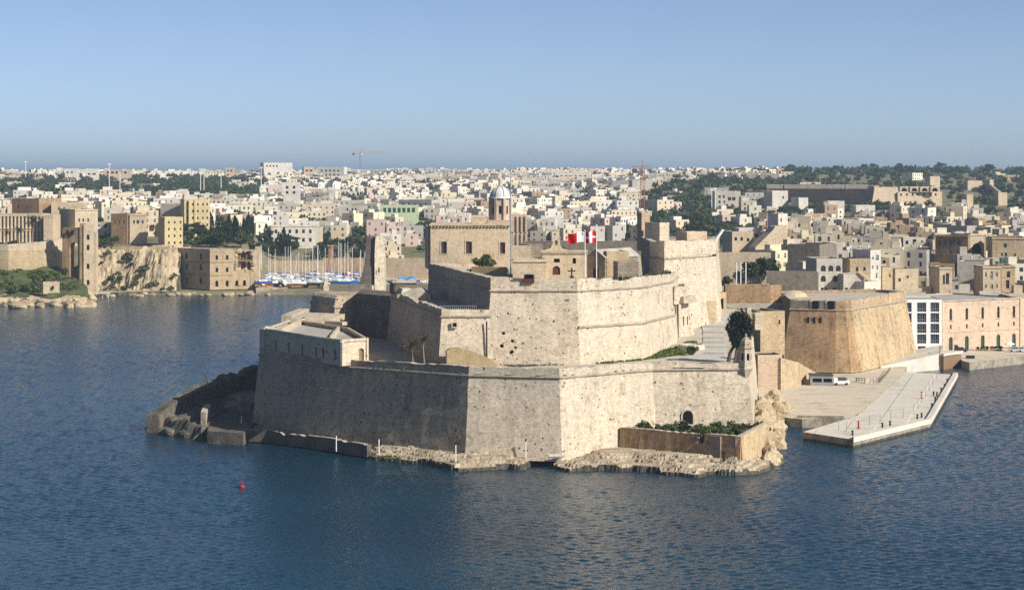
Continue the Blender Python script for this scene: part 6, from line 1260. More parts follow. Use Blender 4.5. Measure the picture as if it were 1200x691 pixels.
def boat_kind(kind):
    L, Bm, H = {'yacht': (11, 3.4, 1.5), 'motor': (8, 2.8, 1.2), 'small': (5.5, 2.0, .9), 'big': (15, 4.4, 1.9)}[kind]; k = 1.4
    pr = {'hull': (hull(L, Bm, H, k), 'plain_paint')}
    mb = MB(); mb.loft([[(x, s * w, z) for s in (-1, 1)][::1] + [(x, s * w * .8, z + h) for s in (1, -1)] for x, w, h, z in ((-L * .28, Bm * .3, .75, k + H), (L * .08, Bm * .3, .8, k + H), (L * .22, Bm * .2, .15, k + H))]); pr['cabin'] = (mb, 'white_paint')
    mb = MB(); mb.box(-L * .2, L * .06, -Bm * .29, Bm * .29, k + H + .3, k + H + .55); pr['cabin_window'] = (mb, 'pane')
    mb = hull(L * .97, Bm * .86, H * .42, k - .05); pr['bottom_paint'] = (mb, 'plain_paint')
    mb = MB()
    for x in (-L * .25, L * .2):
        for s in (-1, 1): mb.tube((x, s * Bm * .5, -.1), (x, s * Bm * .3, k + H * .3), .1, 4)
    mb.box(-L * .3, L * .2, -.15, .15, 0, k + .1); pr['cradle'] = (mb, 'rust')
    if kind in ('yacht', 'big'):
        m = L * 1.3; mb = MB(); mb.tube((L * .08, 0, k + H), (L * .08, 0, k + H + m), .14, 6, .1); pr['mast'] = (mb, 'white_paint'); mb = MB(); mb.tube((L * .08, 0, k + H + 1.5), (-L * .34, 0, k + H + 1.6), .16, 6); pr['boom'] = (mb, 'blue_paint')
        mb = MB(); mb.tube((L * .48, 0, k + H + .3), (L * .08, 0, k + H + m), .025, 3); mb.tube((-L * .48, 0, k + H), (L * .08, 0, k + H + m), .025, 3); pr['stays'] = (mb, 'grey_metal')
    return {n: (m.mesh(n, mat)) for n, (m, mat) in pr.items()}
BK = {k: boat_kind(k) for k in ('yacht', 'motor', 'small', 'big')}
BC = {'white': (.75, .75, .74), 'cream': (.66, .6, .46), 'blue': (.02, .10, .36), 'red': (.42, .04, .03), 'teal': (.04, .28, .30), 'orange': (.55, .2, .05), 'navy': (.02, .03, .08)}
RBT = random.Random(21)
def boat(kind, colname, loc, rz, lab=None, grp='boats laid up ashore'):
    nm = {'yacht': 'sailing_yacht', 'big': 'sailing_yacht', 'motor': 'motor_boat', 'small': 'open_boat'}[kind]; wd = {'yacht': 'sailing yacht with bare mast', 'big': 'large sailing yacht with tall mast', 'motor': 'motor boat', 'small': 'small open boat'}[kind]
    bn, bc = RBT.choice([('blue', (.02, .09, .32)), ('white', (.6, .6, .6)), ('red', (.3, .04, .03)), ('black', (.05, .05, .06)), ('grey', (.4, .4, .4)), ('green', (.03, .2, .2))])
    t = thing(nm, lab or f'{colname} {wd} and {bn} underside laid up in the boatyard', 'boat', loc, grp, rz)
    sk = RBT.uniform(.75, 1.12); t.scale = (sk, sk, sk * RBT.uniform(.85, 1.15))
    for n, me in BK[kind].items():
        o = put(n, me, t)
        if n == 'hull': o.color = (*BC[colname], 1)
        if n == 'bottom_paint': o.color = (*bc, 1)
    return t
rg = np.random.default_rng(3); kinds = ['yacht', 'small', 'yacht', 'motor', 'yacht', 'small', 'motor', 'yacht']
for i in range(64):
    row = i % 4; Y = 1046 + row * 22 + rg.uniform(-3, 3); u = 306 + (i // 4) * 8.2 + rg.uniform(-2.5, 2.5)
    if u > 432: continue
    boat(kinds[(i * 5 + row) % 8], ['white', 'white', 'white', 'cream', 'white', 'blue', 'white', 'orange', 'white', 'red', 'white', 'teal'][(i * 7) % 12], (X_(u, Y), Y, 2.82), rg.uniform(-.7, .7) + (0 if i % 3 else 1.6))
boat('big', 'blue', (X_(405, 1038), 1038, 2.82), .2, 'blue-hulled large yacht with the tallest mast behind the dark rear bastion'); boat('big', 'teal', (X_(421, 1046), 1046, 2.82), .9, 'teal-bottomed yacht beside the blue large yacht'); boat('big', 'white', (X_(398, 1075), 1075, 2.82), .4, 'white large yacht behind the blue large one')
boat('motor', 'blue', (X_(309, 1040), 1040, 2.82), .3, 'bright blue motor boat beside the ruined building pier'); 
c = G2(358, 338, 0); t = boat('motor', 'white', (c[0], c[1], -1.5), .1, 'white motor boat afloat at the boatyard edge', 'boats afloat')
mb = MB(); c = W(352, 332, 1042); mb.tube((c[0], c[1], 2.8), (c[0] + .3, c[1], 13), .5, 7); mb.box(c[0] - 1.5, c[0] + 1.8, c[1] - 1, c[1] + 1, 2.8, 6)
# boatyard back wall, orange crane post, parked cars and tarpaulin
block('boatyard_wall', 'long pale retaining wall behind the boatyard', 'wall', 300, 378, 306, 326, 1150, 3, 'ochre_stone', 0, roof='worn_top', zb=2); block('boatyard_wall', 'brown shaded retaining wall behind the yacht masts', 'wall', 378, 432, 303, 324, 1152, 3, 'brown_stone', .1, roof='worn_top', zb=2)
block('boatyard_wall', 'warm stone quay wall beyond the stone pylon', 'wall', 448, 515, 303, 322, 1130, 3, 'warm_stone', -.25, roof='worn_top', zb=2)
mb = MB(); c = W(388, 315, 1120); mb.box(c[0] - 1.2, c[0] + 1.2, c[1] - 1.2, c[1] + 1.2, 2.8, Z_(289, 1120)); mb.box(c[0] - 1.8, c[0] + 1.8, c[1] - 1.8, c[1] + 1.8, Z_(289, 1120), Z_(287, 1120)); single('brick_chimney', mb, 'rust', 'square orange brick chimney behind the yacht masts', 'chimney')
for i, (x, y, c, n) in enumerate(((453, 322, (.6, .6, .6), 'silver'), (459, 325, (.05, .05, .06), 'black'), (464, 321, (.7, .7, .7), 'white'), (492, 320, (.5, .08, .06), 'red'), (496, 317, (.7, .7, .7), 'cream'), (452, 328, (.1, .15, .3), 'dark blue'))):
    cc = W(x, y, 1085); make_car(n + ' car parked on the boatyard hard beyond the pylon', c, (cc[0], cc[1], 2.82), ru(0, 3), 'cars in the boatyard')
mb = MB(); c = W(477, 324, 1078); mb.loft([[(c[0] - 5 + k * 1.25, c[1] + s * 3, 2.8 + (0 if k in (0, 8) else 2.2 + math.sin(k * 1.3) * .5)) for k in range(9)] for s in (-1, 0, 1)], 0, False, False); mb.v = [(x, y, z + (.9 if abs(y - c[1]) < .1 and z > 3 else 0)) for x, y, z in mb.v]; single('blue_tarpaulin', mb, 'tarp_blue', 'bright blue tarpaulin over a boat beyond the pylon', 'tarpaulin')

# ================================================================== THE TOWN
NUMW = {1: 'single-storey', 2: 'two-storey', 3: 'three-storey', 4: 'four-storey', 5: 'five-storey'}
RH = random.Random(99)
CMATS = list(PAL)
def house_plan(w, d, n):
    """openings for the four sides of a house: front, right, back, left"""
    out = []
    for k, ln in enumerate((w, d, w, d)):
        o = []
        nc = max(1, int(ln / RH.uniform(2.6, 3.6))) if k == 0 else (max(0, int(ln / RH.uniform(3.4, 7))) if k != 2 else 0)
        for s in range(n):
            for c in range(nc):
                if k and RH.random() < .35: continue
                if k == 0 and RH.random() < .1: continue
                u = ln * (c + .5) / nc; ww = RH.choice((.9, 1.0, 1.2, 1.5)) if ln / nc > 2 else .8; v = s * 3.3 + .95; hh = RH.choice((1.5, 1.8, 2.1))
                if s == 0 and c == nc // 2 and k == 0: v, hh = .05, 2.4
                o.append((u - ww / 2, u + ww / 2, v, v + hh))
        out.append(o)
    return out
def house(loc, w, d, n, rot, cname, where, group, zb=None, name='house', label=None, feats=None, fwin=None):
    h = n * 3.3 + .5; kf = RH.uniform(.84, 1.12); col = tuple(min(.8, c * kf) for c in PAL[cname]); pl = house_plan(w, d, n)
    f = feats if feats is not None else RH.choice(('plain', 'room', 'tank', 'roomtank', 'balcony', 'roombalcony', 'room'))
    roofw = {'plain': 'with bare flat roof', 'room': 'with roof room', 'tank': 'with roof tank', 'roomtank': 'with roof room and tank', 'balcony': 'with closed balcony', 'roombalcony': 'with balcony and roof room'}[f]
    wk = RH.choice((0, 0, 1, 1, 2, 3, 4, 4)); wadj = ('brown-framed', 'white-framed', 'green-shuttered', 'brown-shuttered', 'dark-windowed')[wk]
    t = thing(name, label or f'{cname} {NUMW[n]} {wadj} house {roofw} {where}', 'house', loc, group, rot)
    q = [(-w / 2, -d / 2), (w / 2, -d / 2), (w / 2, d / 2), (-w / 2, d / 2)]; mb = MB(); zb_ = -6
    Ps = []
    for k in range(4):
        a, b = q[k], q[(k + 1) % 4]; Ps.append(facade(mb, a, b, 0, h, pl[k], .25)); mb.quad((*a, zb_), (*b, zb_), (*b, 0), (*a, 0))
    mb.poly([(*p, h - .8) for p in q], 1); qi = [(x * .95, y * .95) for x, y in q]
    for k in range(4): a, b = q[k], q[(k + 1) % 4]; c, e = qi[k], qi[(k + 1) % 4]; mb.quad((*a, h), (*b, h), (*e, h), (*c, h)); mb.quad((*c, h), (*e, h), (*e, h - .8), (*c, h - .8))
    o = put('wall', mb.mesh('wall', ['house_wall', 'roof_felt']), t); o.color = (*col, 1)
    wm = WIN[wk]
    for k in range(4):
        for op in pl[k]:
            c = Ps[k]((op[0] + op[1]) / 2, (op[2] + op[3]) / 2)
            if op[2] < .1: pane_at(t, k * math.pi / 2, c, op[1] - op[0] + .05, op[3] - op[2] + .05, RH.choice(DOOR), .2, 'door')
            else: pane_at(t, k * math.pi / 2, c, op[1] - op[0] + .05, op[3] - op[2] + .05, wm, .2)
    if 'room' in f:
        rm = put('roof_room', BOXM, t, (RH.uniform(-.2, .2) * w, RH.uniform(0, .25) * d, h - .8)); rm.scale = (RH.uniform(2.2, max(2.4, w * .6)), RH.uniform(2.2, max(2.4, d * .4)), RH.uniform(2.6, 3.4)); rm.color = (*col, 1)
    if 'tank' in f:
        for s in range(RH.choice((1, 2, 3))): tk = put('water_tank', RH.choice(TANK), t, (RH.uniform(-.4, .4) * w, RH.uniform(-.35, .35) * d, h - .8)); tk.scale = (1.1, 1.1, 1.5)
    if 'balcony' in f and n > 1:
        g = put('balcony', RH.choice(GAL), t, (RH.choice((-.22, .22, 0)) * w, -d / 2 - .02, 3.3 + .4)); g.scale = (2.0, 1.2, 2.5)
    return t
# far houses that read as one mass: same walls, windows and roof rooms in one mesh
FARM = MB(); FMATS = ['far_' + c for c in CMATS] + ['far_pane', 'roof_felt', 'far_white']
def far_house(loc, w, d, n, rot, cname):
    ci = CMATS.index(cname); h = n * 3.3 + .5; ca, sa = math.cos(rot), math.sin(rot); V, Fc, M_ = FARM.v, FARM.f, FARM.m
    def P(x, y, z): return (loc[0] + x * ca - y * sa, loc[1] + x * sa + y * ca, loc[2] + z)
    q = [(-w / 2, -d / 2), (w / 2, -d / 2), (w / 2, d / 2), (-w / 2, d / 2)]
    for k in range(4):
        a, b = q[k], q[(k + 1) % 4]; FARM.quad(P(*a, -6), P(*b, -6), P(*b, h), P(*a, h), ci)
        if k == 2: continue
        ln = (w, d)[k % 2]; nc = int(ln / RH.uniform(2.8, 4)) if k == 0 else int(ln / RH.uniform(4, 8)); ex, ey = (b[0] - a[0]) / ln, (b[1] - a[1]) / ln; nx_, ny_ = ey, -ex
        for s in range(n):
            for c in range(nc):
                if RH.random() < .22: continue
                u = ln * (c + .5) / nc; ww = RH.uniform(.4, .7); v = s * 3.3 + .9; hh = RH.uniform(1.3, 2.0)
                x0, y0 = a[0] + ex * (u - ww) + nx_ * .04, a[1] + ey * (u - ww) + ny_ * .04; x1, y1 = x0 + ex * ww * 2, y0 + ey * ww * 2
                FARM.quad(P(x0, y0, v), P(x1, y1, v), P(x1, y1, v + hh), P(x0, y0, v + hh), len(CMATS))
    FARM.poly([P(*p, h - .6) for p in q], len(CMATS) + 1)
    qi = [(x * .94, y * .94) for x, y in q]
    for k in range(4): a, b, c, e = q[k], q[(k + 1) % 4], qi[k], qi[(k + 1) % 4]; FARM.quad(P(*a, h), P(*b, h), P(*e, h), P(*c, h), ci)
    if RH.random() < .6:
        x, y, sw, sd, hh = RH.uniform(-.25, .25) * w, RH.uniform(-.1, .25) * d, RH.uniform(1.2, w * .3), RH.uniform(1.2, d * .25), RH.uniform(2, 3); r_ = [P(x + i * sw, y + j * sd, 0)[:2] for i, j in ((-1, -1), (1, -1), (1, 1), (-1, 1))]; FARM.prism(r_, loc[2] + h - .6, loc[2] + h - .6 + hh, RH.choice((ci, 0)), None, False)
    if RH.random() < .4:
        x, y = RH.uniform(-.35, .35) * w, RH.uniform(-.3, .3) * d; r_ = [P(x + i * .6, y + j * .6, 0)[:2] for i, j in ((-1, -1), (1, -1), (1, 1), (-1, 1))]; FARM.prism(r_, loc[2] + h - .6, loc[2] + h + .9, RH.choice((0, 4, len(CMATS))), None, False)

BLOCKED = []     # (x0, x1, y0, y1, Ymin, Ymax) screen boxes kept clear for landmarks: by column and distance only
def blocked(u, Y): return any(a < u < b and c < Y < d for a, b, c, d in BLOCKED)

# --- landmark houses of the old town behind the brown bastion
def lm(name, label, x0, x1, yt, yb, Y, d, mat, rot, ops=(), cornice=False, wm=0, zb=None, cat='house'):
    if zb is None: zb = min(Z_(yb, Y), ground(X_((x0 + x1) / 2, Y), Y) - 3)
    t = block(name, label, cat, x0, x1, yt, yb, Y, d, mat, rot, ops=ops, cornice=cornice, wmesh=wm, zb=zb); BLOCKED.append((x0 - 3, x1 + 3, Y - 10, Y + d + 6)); return t
stone('white_plaster', (.66, .63, .57), (.64, .61, .55), (.6, .57, .51), 1.2, .5, pits=0, stain=.3)
stone('grey_plaster', (.56, .525, .46), (.53, .50, .44), (.48, .45, .395), 1.2, .5, pits=0, stain=.4)
stone('yellow_plaster', (.60, .50, .29), (.585, .485, .28), (.55, .455, .26), 1.2, .5, pits=0, stain=.25)
lm('white_terrace', 'pale three-storey house with two rows of arched openings above the brown bastion', 957, 988, 304, 345, 712, 14, 'grey_plaster', .12, [(962, 968, 311, 318, 'a'), (971, 977, 311, 318, 'a'), (980, 986, 311, 318, 'a'), (962, 968, 323, 330, 'a'), (976, 982, 323, 330, 'a'), (962, 965, 337, 343), (967, 970, 337, 343), (976, 980, 337, 343)], wm=0, zb=12)
lm('white_terrace', 'white block with garden stair adjoining the arched pale house', 988.5, 1013, 322, 345, 708, 8, 'grey_plaster', .12, [(990, 994, 337, 343), (1002, 1006, 338, 344)], wm=0, zb=12)
lm('white_terrace', 'bright white low cube at the end of the arched pale house', 1013, 1035, 331, 345, 704, 8, 'white_plaster', .45, [(1018, 1020, 338, 343), (1026, 1028.5, 338, 341)], wm=0, zb=12)
lm('white_tower_house', 'tall bright white house with faint windows above the brown bastion', 1020, 1034, 294, 332, 724, 12, 'white_plaster', .35, [(1022, 1024.5, 301, 304), (1027, 1031, 299, 305), (1022, 1024, 311, 315), (1028, 1030, 311, 316), (1027, 1029, 320, 326)], wm=1, zb=12)
lm('cream_step_house', 'cream stepped house behind the garden stair', 996, 1020, 304, 330, 722, 12, 'ochre_stone', .1, [(1003, 1006, 313, 318), (1012, 1015, 313, 317)], wm=0, zb=12)
t = thing('garden_stair', 'orange sloping garden stair roof on the white terrace', 'stair', (X_(1012, 706), 706, 20)); mb = MB(); p = [W(1006, 318, 708), W(1008, 317, 712), W(1022, 328, 712), W(1021, 330, 708)]; mb.loft([p, [(q[0], q[1], q[2] - .6) for q in p]]); part(t, 'ramp', mb, 'earth')
lm('tan_house', 'tan house with shaded flank beside the tall white house', 1034, 1049, 314, 345, 727, 14, 'ochre_stone', .5, [(1044, 1046, 321, 325)], wm=0, zb=12)
lm('cream_house', 'cream house with a round window above the parking', 1049, 1078, 316, 345, 738, 12, 'warm_stone', .2, [(1053, 1056, 326, 330), (1063, 1066, 323, 326)], wm=0, zb=12)
lm('corbelled_house', 'narrow cream house with a framed balcony window', 1101, 1116, 314, 343, 745, 12, 'warm_stone', .1, [(1105, 1107.5, 322, 333), (1108.5, 1112.5, 320, 333)], True, 0, zb=12)
lm('low_grey_house', 'low plain grey-roofed house in front of the vaulted church flank', 1123, 1153, 307, 332, 770, 18, 'grey_plaster', -.3, [], wm=0, zb=12)
lm('window_house', 'cream two-storey house with white framed windows near the warehouse', 1152, 1173, 313, 344, 752, 12, 'warm_stone', .05, [(1154.5, 1156.5, 319, 324), (1161, 1163.5, 318, 327), (1167.5, 1169.5, 319, 324), (1154.5, 1156.5, 333, 337), (1161, 1164, 333, 338), (1167.5, 1169.5, 333, 337)], True, 1, zb=12)
lm('balcony_house', 'sand-coloured house with a tall balcony door next to the window house', 1173.5, 1190, 312, 344, 756, 12, 'ochre_stone', .05, [(1180, 1184, 318, 325), (1179, 1183, 328, 338)], True, 0, zb=12)
lm('brown_palazzo', 'dark brown shaded palazzo with two rows of square windows', 1096, 1136, 276, 312, 860, 20, 'brown_stone', -.55, [(1100, 1102.5, 281, 286), (1107, 1109.5, 281, 286), (1114, 1117, 281, 286), (1123, 1127, 282, 287), (1114, 1117, 293, 297), (1123, 1126, 292, 297)], True, 0, zb=15)
t = lm('arched_church_flank', 'sunlit church flank with one huge dark arch', 1137, 1156, 275, 312, 855, 14, 'warm_stone', .35, [(1139.5, 1152, 285, 311, 'a')], True, 4, zb=15, cat='church')
lm('stone_mansion', 'large square stone mansion with shaded left end', 1163, 1203, 279, 322, 835, 20, 'ochre_stone', -.12, [(1176, 1179.5, 285, 290), (1173, 1175, 296, 300), (1177, 1180, 296, 300), (1188, 1190, 297, 300), (1188, 1190, 308, 311)], True, 0, zb=15)
lm('green_shed_house', 'small house with a green rooftop shed by the mansion', 1174, 1181, 303, 309, 800, 4, 'green_paint', 0, [(1176, 1178, 304.5, 307)], wm=4, zb=15)
# terraced white houses with long sloping lit wall
t = lm('terraced_house', 'white stepped terrace house with a long sloping cream gable', 912, 925, 251, 300, 905, 8, 'white_plaster', .45, [(915, 917, 256, 260)], wm=0, zb=16)
ca, sa = math.cos(.35), math.sin(.35); ox, oy = X_(884, 898), 894
def GQ(x, y, d): u = (x - 884) / FPX * 898; return (ox + u * ca - d * sa, oy + u * sa + d * ca, Z_(y, 900))
gp = [(884, 296), (926, 296), (926, 264), (910, 265), (905, 271), (898, 277), (890, 284), (884, 289)]; mb = MB(); mb.loft([[GQ(x, y, d) for x, y in gp] for d in (0, 6)]); part(t, 'sloping_gable', mb, 'warm_stone'); BLOCKED.append((880, 928, 885, 925))
lm('terraced_house', 'low stepped white house with dark terraces beside the sloping gable', 866, 892, 268, 300, 912, 12, 'white_plaster', .1, [(868, 872, 273, 277), (876, 881, 273, 277), (885, 889, 274, 278)], wm=4, zb=16)
lm('terraced_house', 'cream stepped house with small dark openings on the slope', 858, 884, 272, 300, 905, 14, 'warm_stone', .2, [(861, 864, 278, 282), (868, 871, 278, 282), (876, 879, 279, 283)], wm=4, zb=16)
lm('terrace_row', 'long grey two-storey terrace row among the green slope', 838, 868, 224.5, 241, 1500, 14, 'grey_plaster', .05, [(842, 844.5, 229, 232), (847, 849.5, 229, 232), (853, 857, 231, 235), (858, 862, 231, 235), (842, 844.5, 235, 238), (848, 850, 235, 238)], wm=0)
lm('terrace_row', 'continuation of the grey terrace row with brown doors', 868, 909, 230, 243, 1500, 14, 'grey_plaster', -.05, [(872, 874, 233, 236), (881, 883, 233, 236), (889, 891, 233, 236), (897, 899, 233, 236), (904, 906, 233, 236), (872, 874, 239, 242), (889, 891, 239, 242), (897, 899, 239, 242)], wm=0)
lm('white_villa', 'bright white villa blocks beside the terrace row', 905, 925, 224, 243, 1480, 14, 'white_plaster', .3, [(918, 920, 230, 233)], wm=0); lm('white_villa', 'white cube house with a blue-grey shaded wing on the slope', 936, 948, 232, 246, 1470, 12, 'white_plaster', .3, [], wm=0); lm('white_villa', 'wide white house with stepped roof below the long dark rampart', 970, 990, 236, 250, 1460, 12, 'white_plaster', .1, [], wm=0); lm('white_villa', 'white-gabled house with arcade below the rampart corner', 1003, 1026, 241, 254, 1440, 12, 'white_plaster', .1, [(1008, 1011, 246, 252, 'a'), (1014, 1017, 246, 252, 'a')], wm=4)
# far ramparts on the right ridge
t = thing('far_rampart', 'long dark shaded rampart across the far right hill', 'wall', (X_(970, 1680), 1680, 40)); mb = MB(); pl = [(X_(902, 1720), 1720), (X_(1024, 1640), 1640), (X_(1030, 1700), 1700), (X_(905, 1780), 1780)]; loft_wall(mb, pl, [(3, 28), (0, Z_(217.5, 1670))], True, 12, .3, 0, True); part(t, 'wall', mb, 'brown_stone')
for i in range(5): mb = MB(); c = W(908 + i * 24, 216.5, 1700 - i * 14); mb.obox((c[0], c[1] + 2), -.3, 12 + i % 3 * 4, 2, c[2] - 3, c[2] + .35); part(t, 'merlon', mb, 'worn_top')
t = thing('ruined_fort', 'sunlit ruined fort with arched casemates on the far right hill', 'fort', (X_(1080, 1600), 1600, 36)); Y = 1600; mb = MB(); pl = [(X_(1025, Y), Y), (X_(1053, Y + 3), Y + 3), (X_(1056, Y + 20), Y + 20), (X_(1030, Y + 40), Y + 40)]; loft_wall(mb, pl, [(2.5, 28), (0, Z_(219.5, Y))], True, 10, .3, 0, True); part(t, 'corner_bastion', mb, 'warm_stone')
mb = MB(); a, b = (X_(1052, Y), Y), (X_(1104, Y + 10), Y + 10); ops = [(i * 4.6 + 2, i * 4.6 + 3.4, 11.2, 13) for i in range(7)]; P = facade(mb, a, b, 28, Z_(225, Y), [(u0, u1, v0 + 0, v1) for u0, u1, v0, v1 in ops], .6); mb.poly([(*a, Z_(225, Y)), (*b, Z_(225, Y)), (b[0], Y + 30, Z_(224, Y)), (a[0], Y + 30, Z_(224, Y))]); part(t, 'wall', mb, 'warm_stone'); put_windows(t, P, ops, rot_of(a, b), WIN[4], .5)
for i in range(4): mb = MB(); x = X_(1055 + i * 12, Y); ops = [(1.2, 5.6, .4, 3.0, 'a')]; P = facade(mb, (x, Y + 2), (x + 7, Y + 3), Z_(225, Y), Z_(218.6, Y), ops, 2); mb.quad((x, Y + 2, Z_(218.6, Y)), (x + 7, Y + 3, Z_(218.6, Y)), (x + 7, Y + 12, Z_(219, Y)), (x, Y + 12, Z_(219, Y))); q = part(t, 'casemate', mb, 'warm_stone'); mb = MB(); mb.quad((x, Y + 4.4, Z_(225, Y)), (x + 7, Y + 4.4, Z_(225, Y)), (x + 7, Y + 4.4, Z_(219, Y)), (x, Y + 4.4, Z_(219, Y))); part(q, 'dark_mouth', mb, 'dark_void')
BLOCKED += [(900, 1110, 1560, 1800)]
for (x0, x1, yt, yb, Y, r, lab) in ((1090, 1103, 207, 219, 1900, .3, 'pale square keep on the far right ridge'), (1133, 1141, 228, 238, 1500, .2, 'small yellow gate house below the far ridge'), (1134, 1152, 212, 220, 1850, .2, 'brown ruined range on the far ridge'), (1160, 1165, 211, 221, 1800, .3, 'slender white tower stub on the far ridge'), (1170, 1181, 226, 235, 1620, .2, 'pale ruined bastion at the foot of the green slope')):
    lm('far_keep', lab, x0, x1, yt, yb + 8, Y, 10, 'warm_stone', r, [], wm=4, cat='building')
mb = MB(); p = [W(1156, 213, 1830), W(1176, 229, 1640), W(1179, 229, 1640), W(1158, 213, 1830)]; mb.loft([p, [(q[0], q[1], q[2] - 5) for q in p]]); single('ridge_wall', mb, 'warm_stone', 'thin pale wall running straight down the green far slope', 'wall')
lm('old_bastion_far', 'grey ruined bastion wall on the far central slope', 718, 740, 212, 225, 2050, 20, 'grey_plaster', -.2, [], wm=4, cat='wall'); lm('old_bastion_far', 'grey ruined bastion with dark re-entrant on the far slope', 741, 764, 211.5, 227, 2000, 20, 'grey_plaster', .1, [], wm=4, cat='wall')
# far centre landmarks
ops = [(651 + i * 5.6, 653.6 + i * 5.6, y, y + 2.6) for i in range(7) for y in (205.5, 210)]
lm('apartment_block', 'long cream apartment block with two rows of dark loggias near the skyline', 650, 692, 203, 216, 2500, 14, 'white_plaster', .05, ops, wm=4, cat='building')
lm('white_school', 'broad white stepped building on the far slope right of the dome', 627, 651, 219, 232, 1900, 16, 'white_plaster', -.1, [(629, 631, 222, 223.5), (634, 636, 222, 223.5), (639, 641, 222, 223.5)], wm=4, cat='building'); lm('white_school', 'lower grey-white wing of the broad white stepped building', 651, 664, 223, 232, 1890, 14, 'grey_plaster', .1, [], wm=4, cat='building')
ops = [(449 + i * 5.6, 452.6 + i * 5.6, 243.5, 249) for i in range(7)]
t = lm('green_school', 'long pale green building with a row of tall openings', 445, 490, 241, 256, 1450, 14, 'grey_plaster', .02, ops, wm=2, cat='building'); stone('green_plaster', (.50, .60, .38), (.49, .59, .37), (.45, .54, .34), 1.2, .5, pits=0, stain=.2); [c for c in t.children if c.name.startswith('wall')][0].data.materials[0] = MATS['green_plaster']
lm('olive_hall', 'long olive green hall with a flat roof', 397, 429, 242, 251, 1460, 14, 'grey_plaster', .02, [(406, 408, 244, 247), (412, 414, 244, 247), (416, 418, 244, 247)], wm=4, cat='building')
lm('grey_hall', 'long grey-blue shaded building with small square windows', 467, 512, 234.5, 247, 1580, 14, 'grey_plaster', -.5, [(472, 474, 238, 240), (480, 482, 238, 240), (488, 490, 238, 240), (496, 498, 238, 240), (503, 505, 238, 240)], wm=4, cat='building')
ops = [(347.5 + i * 6, 350 + i * 6, y, y + 4) for i in range(4) for y in (269, 278)]
lm('white_house_row', 'white two-storey house with arched ground floor behind the boatyard', 318, 372, 265, 292, 1230, 14, 'white_plaster', .12, [(322 + i * 8, 325 + i * 8, y, y + 4.5) for i in range(6) for y in (269, 279)], True, 0)
# hilltop blocks on the skyline
lm('hotel_block', 'bright white long block on the skyline above dark trees', 309, 344, 191, 204, 2900, 16, 'white_plaster', .4, [(312 + i * 4, 314 + i * 4, 193.5, 195.5) for i in range(4)], wm=4, cat='building'); lm('skyline_block', 'cream apartment block on the skyline with roof huts', 372, 404, 196, 214, 2800, 16, 'white_plaster', -.2, [(376 + i * 5, 378.5 + i * 5, y, y + 2) for i in range(5) for y in (199, 204)], wm=4, cat='building'); lm('skyline_block', 'pinkish apartment block on the skyline', 356, 368, 196, 208, 2800, 14, 'pink_stone', .2, [(358, 361, 199, 201), (363, 366, 199, 201)], wm=4, cat='building')
lm('skyline_block', 'low pink block with red trim above the dark hillside trees', 122, 153, 199, 208, 2700, 14, 'pink_stone', .1, [(125 + i * 5, 128 + i * 5, 201, 203.5) for i in range(5)], wm=4, cat='building'); lm('skyline_block', 'rose pink four-storey house beside white ones on the skyline', 264, 275, 197, 210, 2700, 12, 'pink_stone', .15, [(266, 268, 199, 201), (270, 272, 199, 201), (266, 268, 204, 206)], wm=4, cat='building'); lm('skyline_block', 'white stepped houses on the skyline left of the pink block', 100, 116, 198, 209, 2700, 14, 'white_plaster', .2, [(103, 106, 203, 205), (108, 112, 203, 205)], wm=4, cat='building'); lm('skyline_block', 'cream house with balconies on the skyline', 76, 92, 198, 208, 2650, 14, 'white_plaster', .15, [(78, 80, 201, 203), (83, 85, 201, 203)], wm=4, cat='building')
# left shore landmarks
lm('dark_palazzo', 'square dark-sided palazzo with ornate sunlit end on the left plateau', 88, 116, 246, 282, 1085, 22, 'warm_stone', .55, [(92, 94, 256, 260), (97, 99, 256, 260), (103, 105, 256, 260), (92, 94, 266, 270), (97, 99, 266, 270), (103, 105, 266, 270)], True, 0, cat='building')
BLOCKED += [(50, 120, 1060, 1130)]
lm('long_shaded_block', 'long dark shaded block behind the colonnaded building', 14, 55, 233, 258, 1180, 18, 'brown_stone', -.5, [(22, 24, 240, 244)], wm=4, cat='building'); lm('long_sunlit_block', 'long low sunlit range behind the dark palazzo', 60, 98, 238, 250, 1170, 14, 'warm_stone', .05, [(68, 70, 243, 246), (74, 76, 243, 246)], wm=0, cat='building')
lm('courtyard_block', 'brown block with arched windows left of the yellow flats', 130, 152, 251, 278, 1095, 14, 'brown_stone', -.35, [(134, 136, 258, 262), (140, 142, 258, 262), (146, 148, 258, 262)], wm=0, cat='building'); lm('courtyard_block', 'sunlit pale pavilion with balustrade beside the brown block', 152, 172, 252, 280, 1092, 14, 'warm_stone', .2, [(156, 158, 258, 262), (160, 163, 258, 262), (166, 168, 258, 262)], True, 0, cat='building')
ops = [(x, x + 2, y, y + 3) for x in (197, 204, 211) for y in (259, 267, 275, 283)]
lm('yellow_flats', 'slim yellow block of flats with shaded brown side above the ruin', 193, 215, 255, 292, 1075, 12, 'yellow_plaster', .42, ops, False, 0, cat='building')
t = lm('yellow_tenement', 'tall yellow tenement with ribbed facade and many windows', 216, 246, 234, 272, 1160, 14, 'yellow_plaster', .3, [(x, x + 1.8, y, y + 3) for x in (219, 225, 231, 237, 242) for y in (238, 246, 254, 262)], False, 0, cat='building')
for i in range(4): mb = MB(); c = W(222 + i * 6.4, 250, 1160 + i * 1.3); mb.obox((c[0], c[1] - .2 + i * .5), .3, .8, .9, 20, Z_(234, 1160)); part(t, 'rib', mb, 'yellow_plaster')
lm('grey_blank_block', 'blank grey block beside the yellow tenement', 188, 215, 239, 270, 1180, 16, 'grey_plaster', -.25, [], wm=4, cat='building')
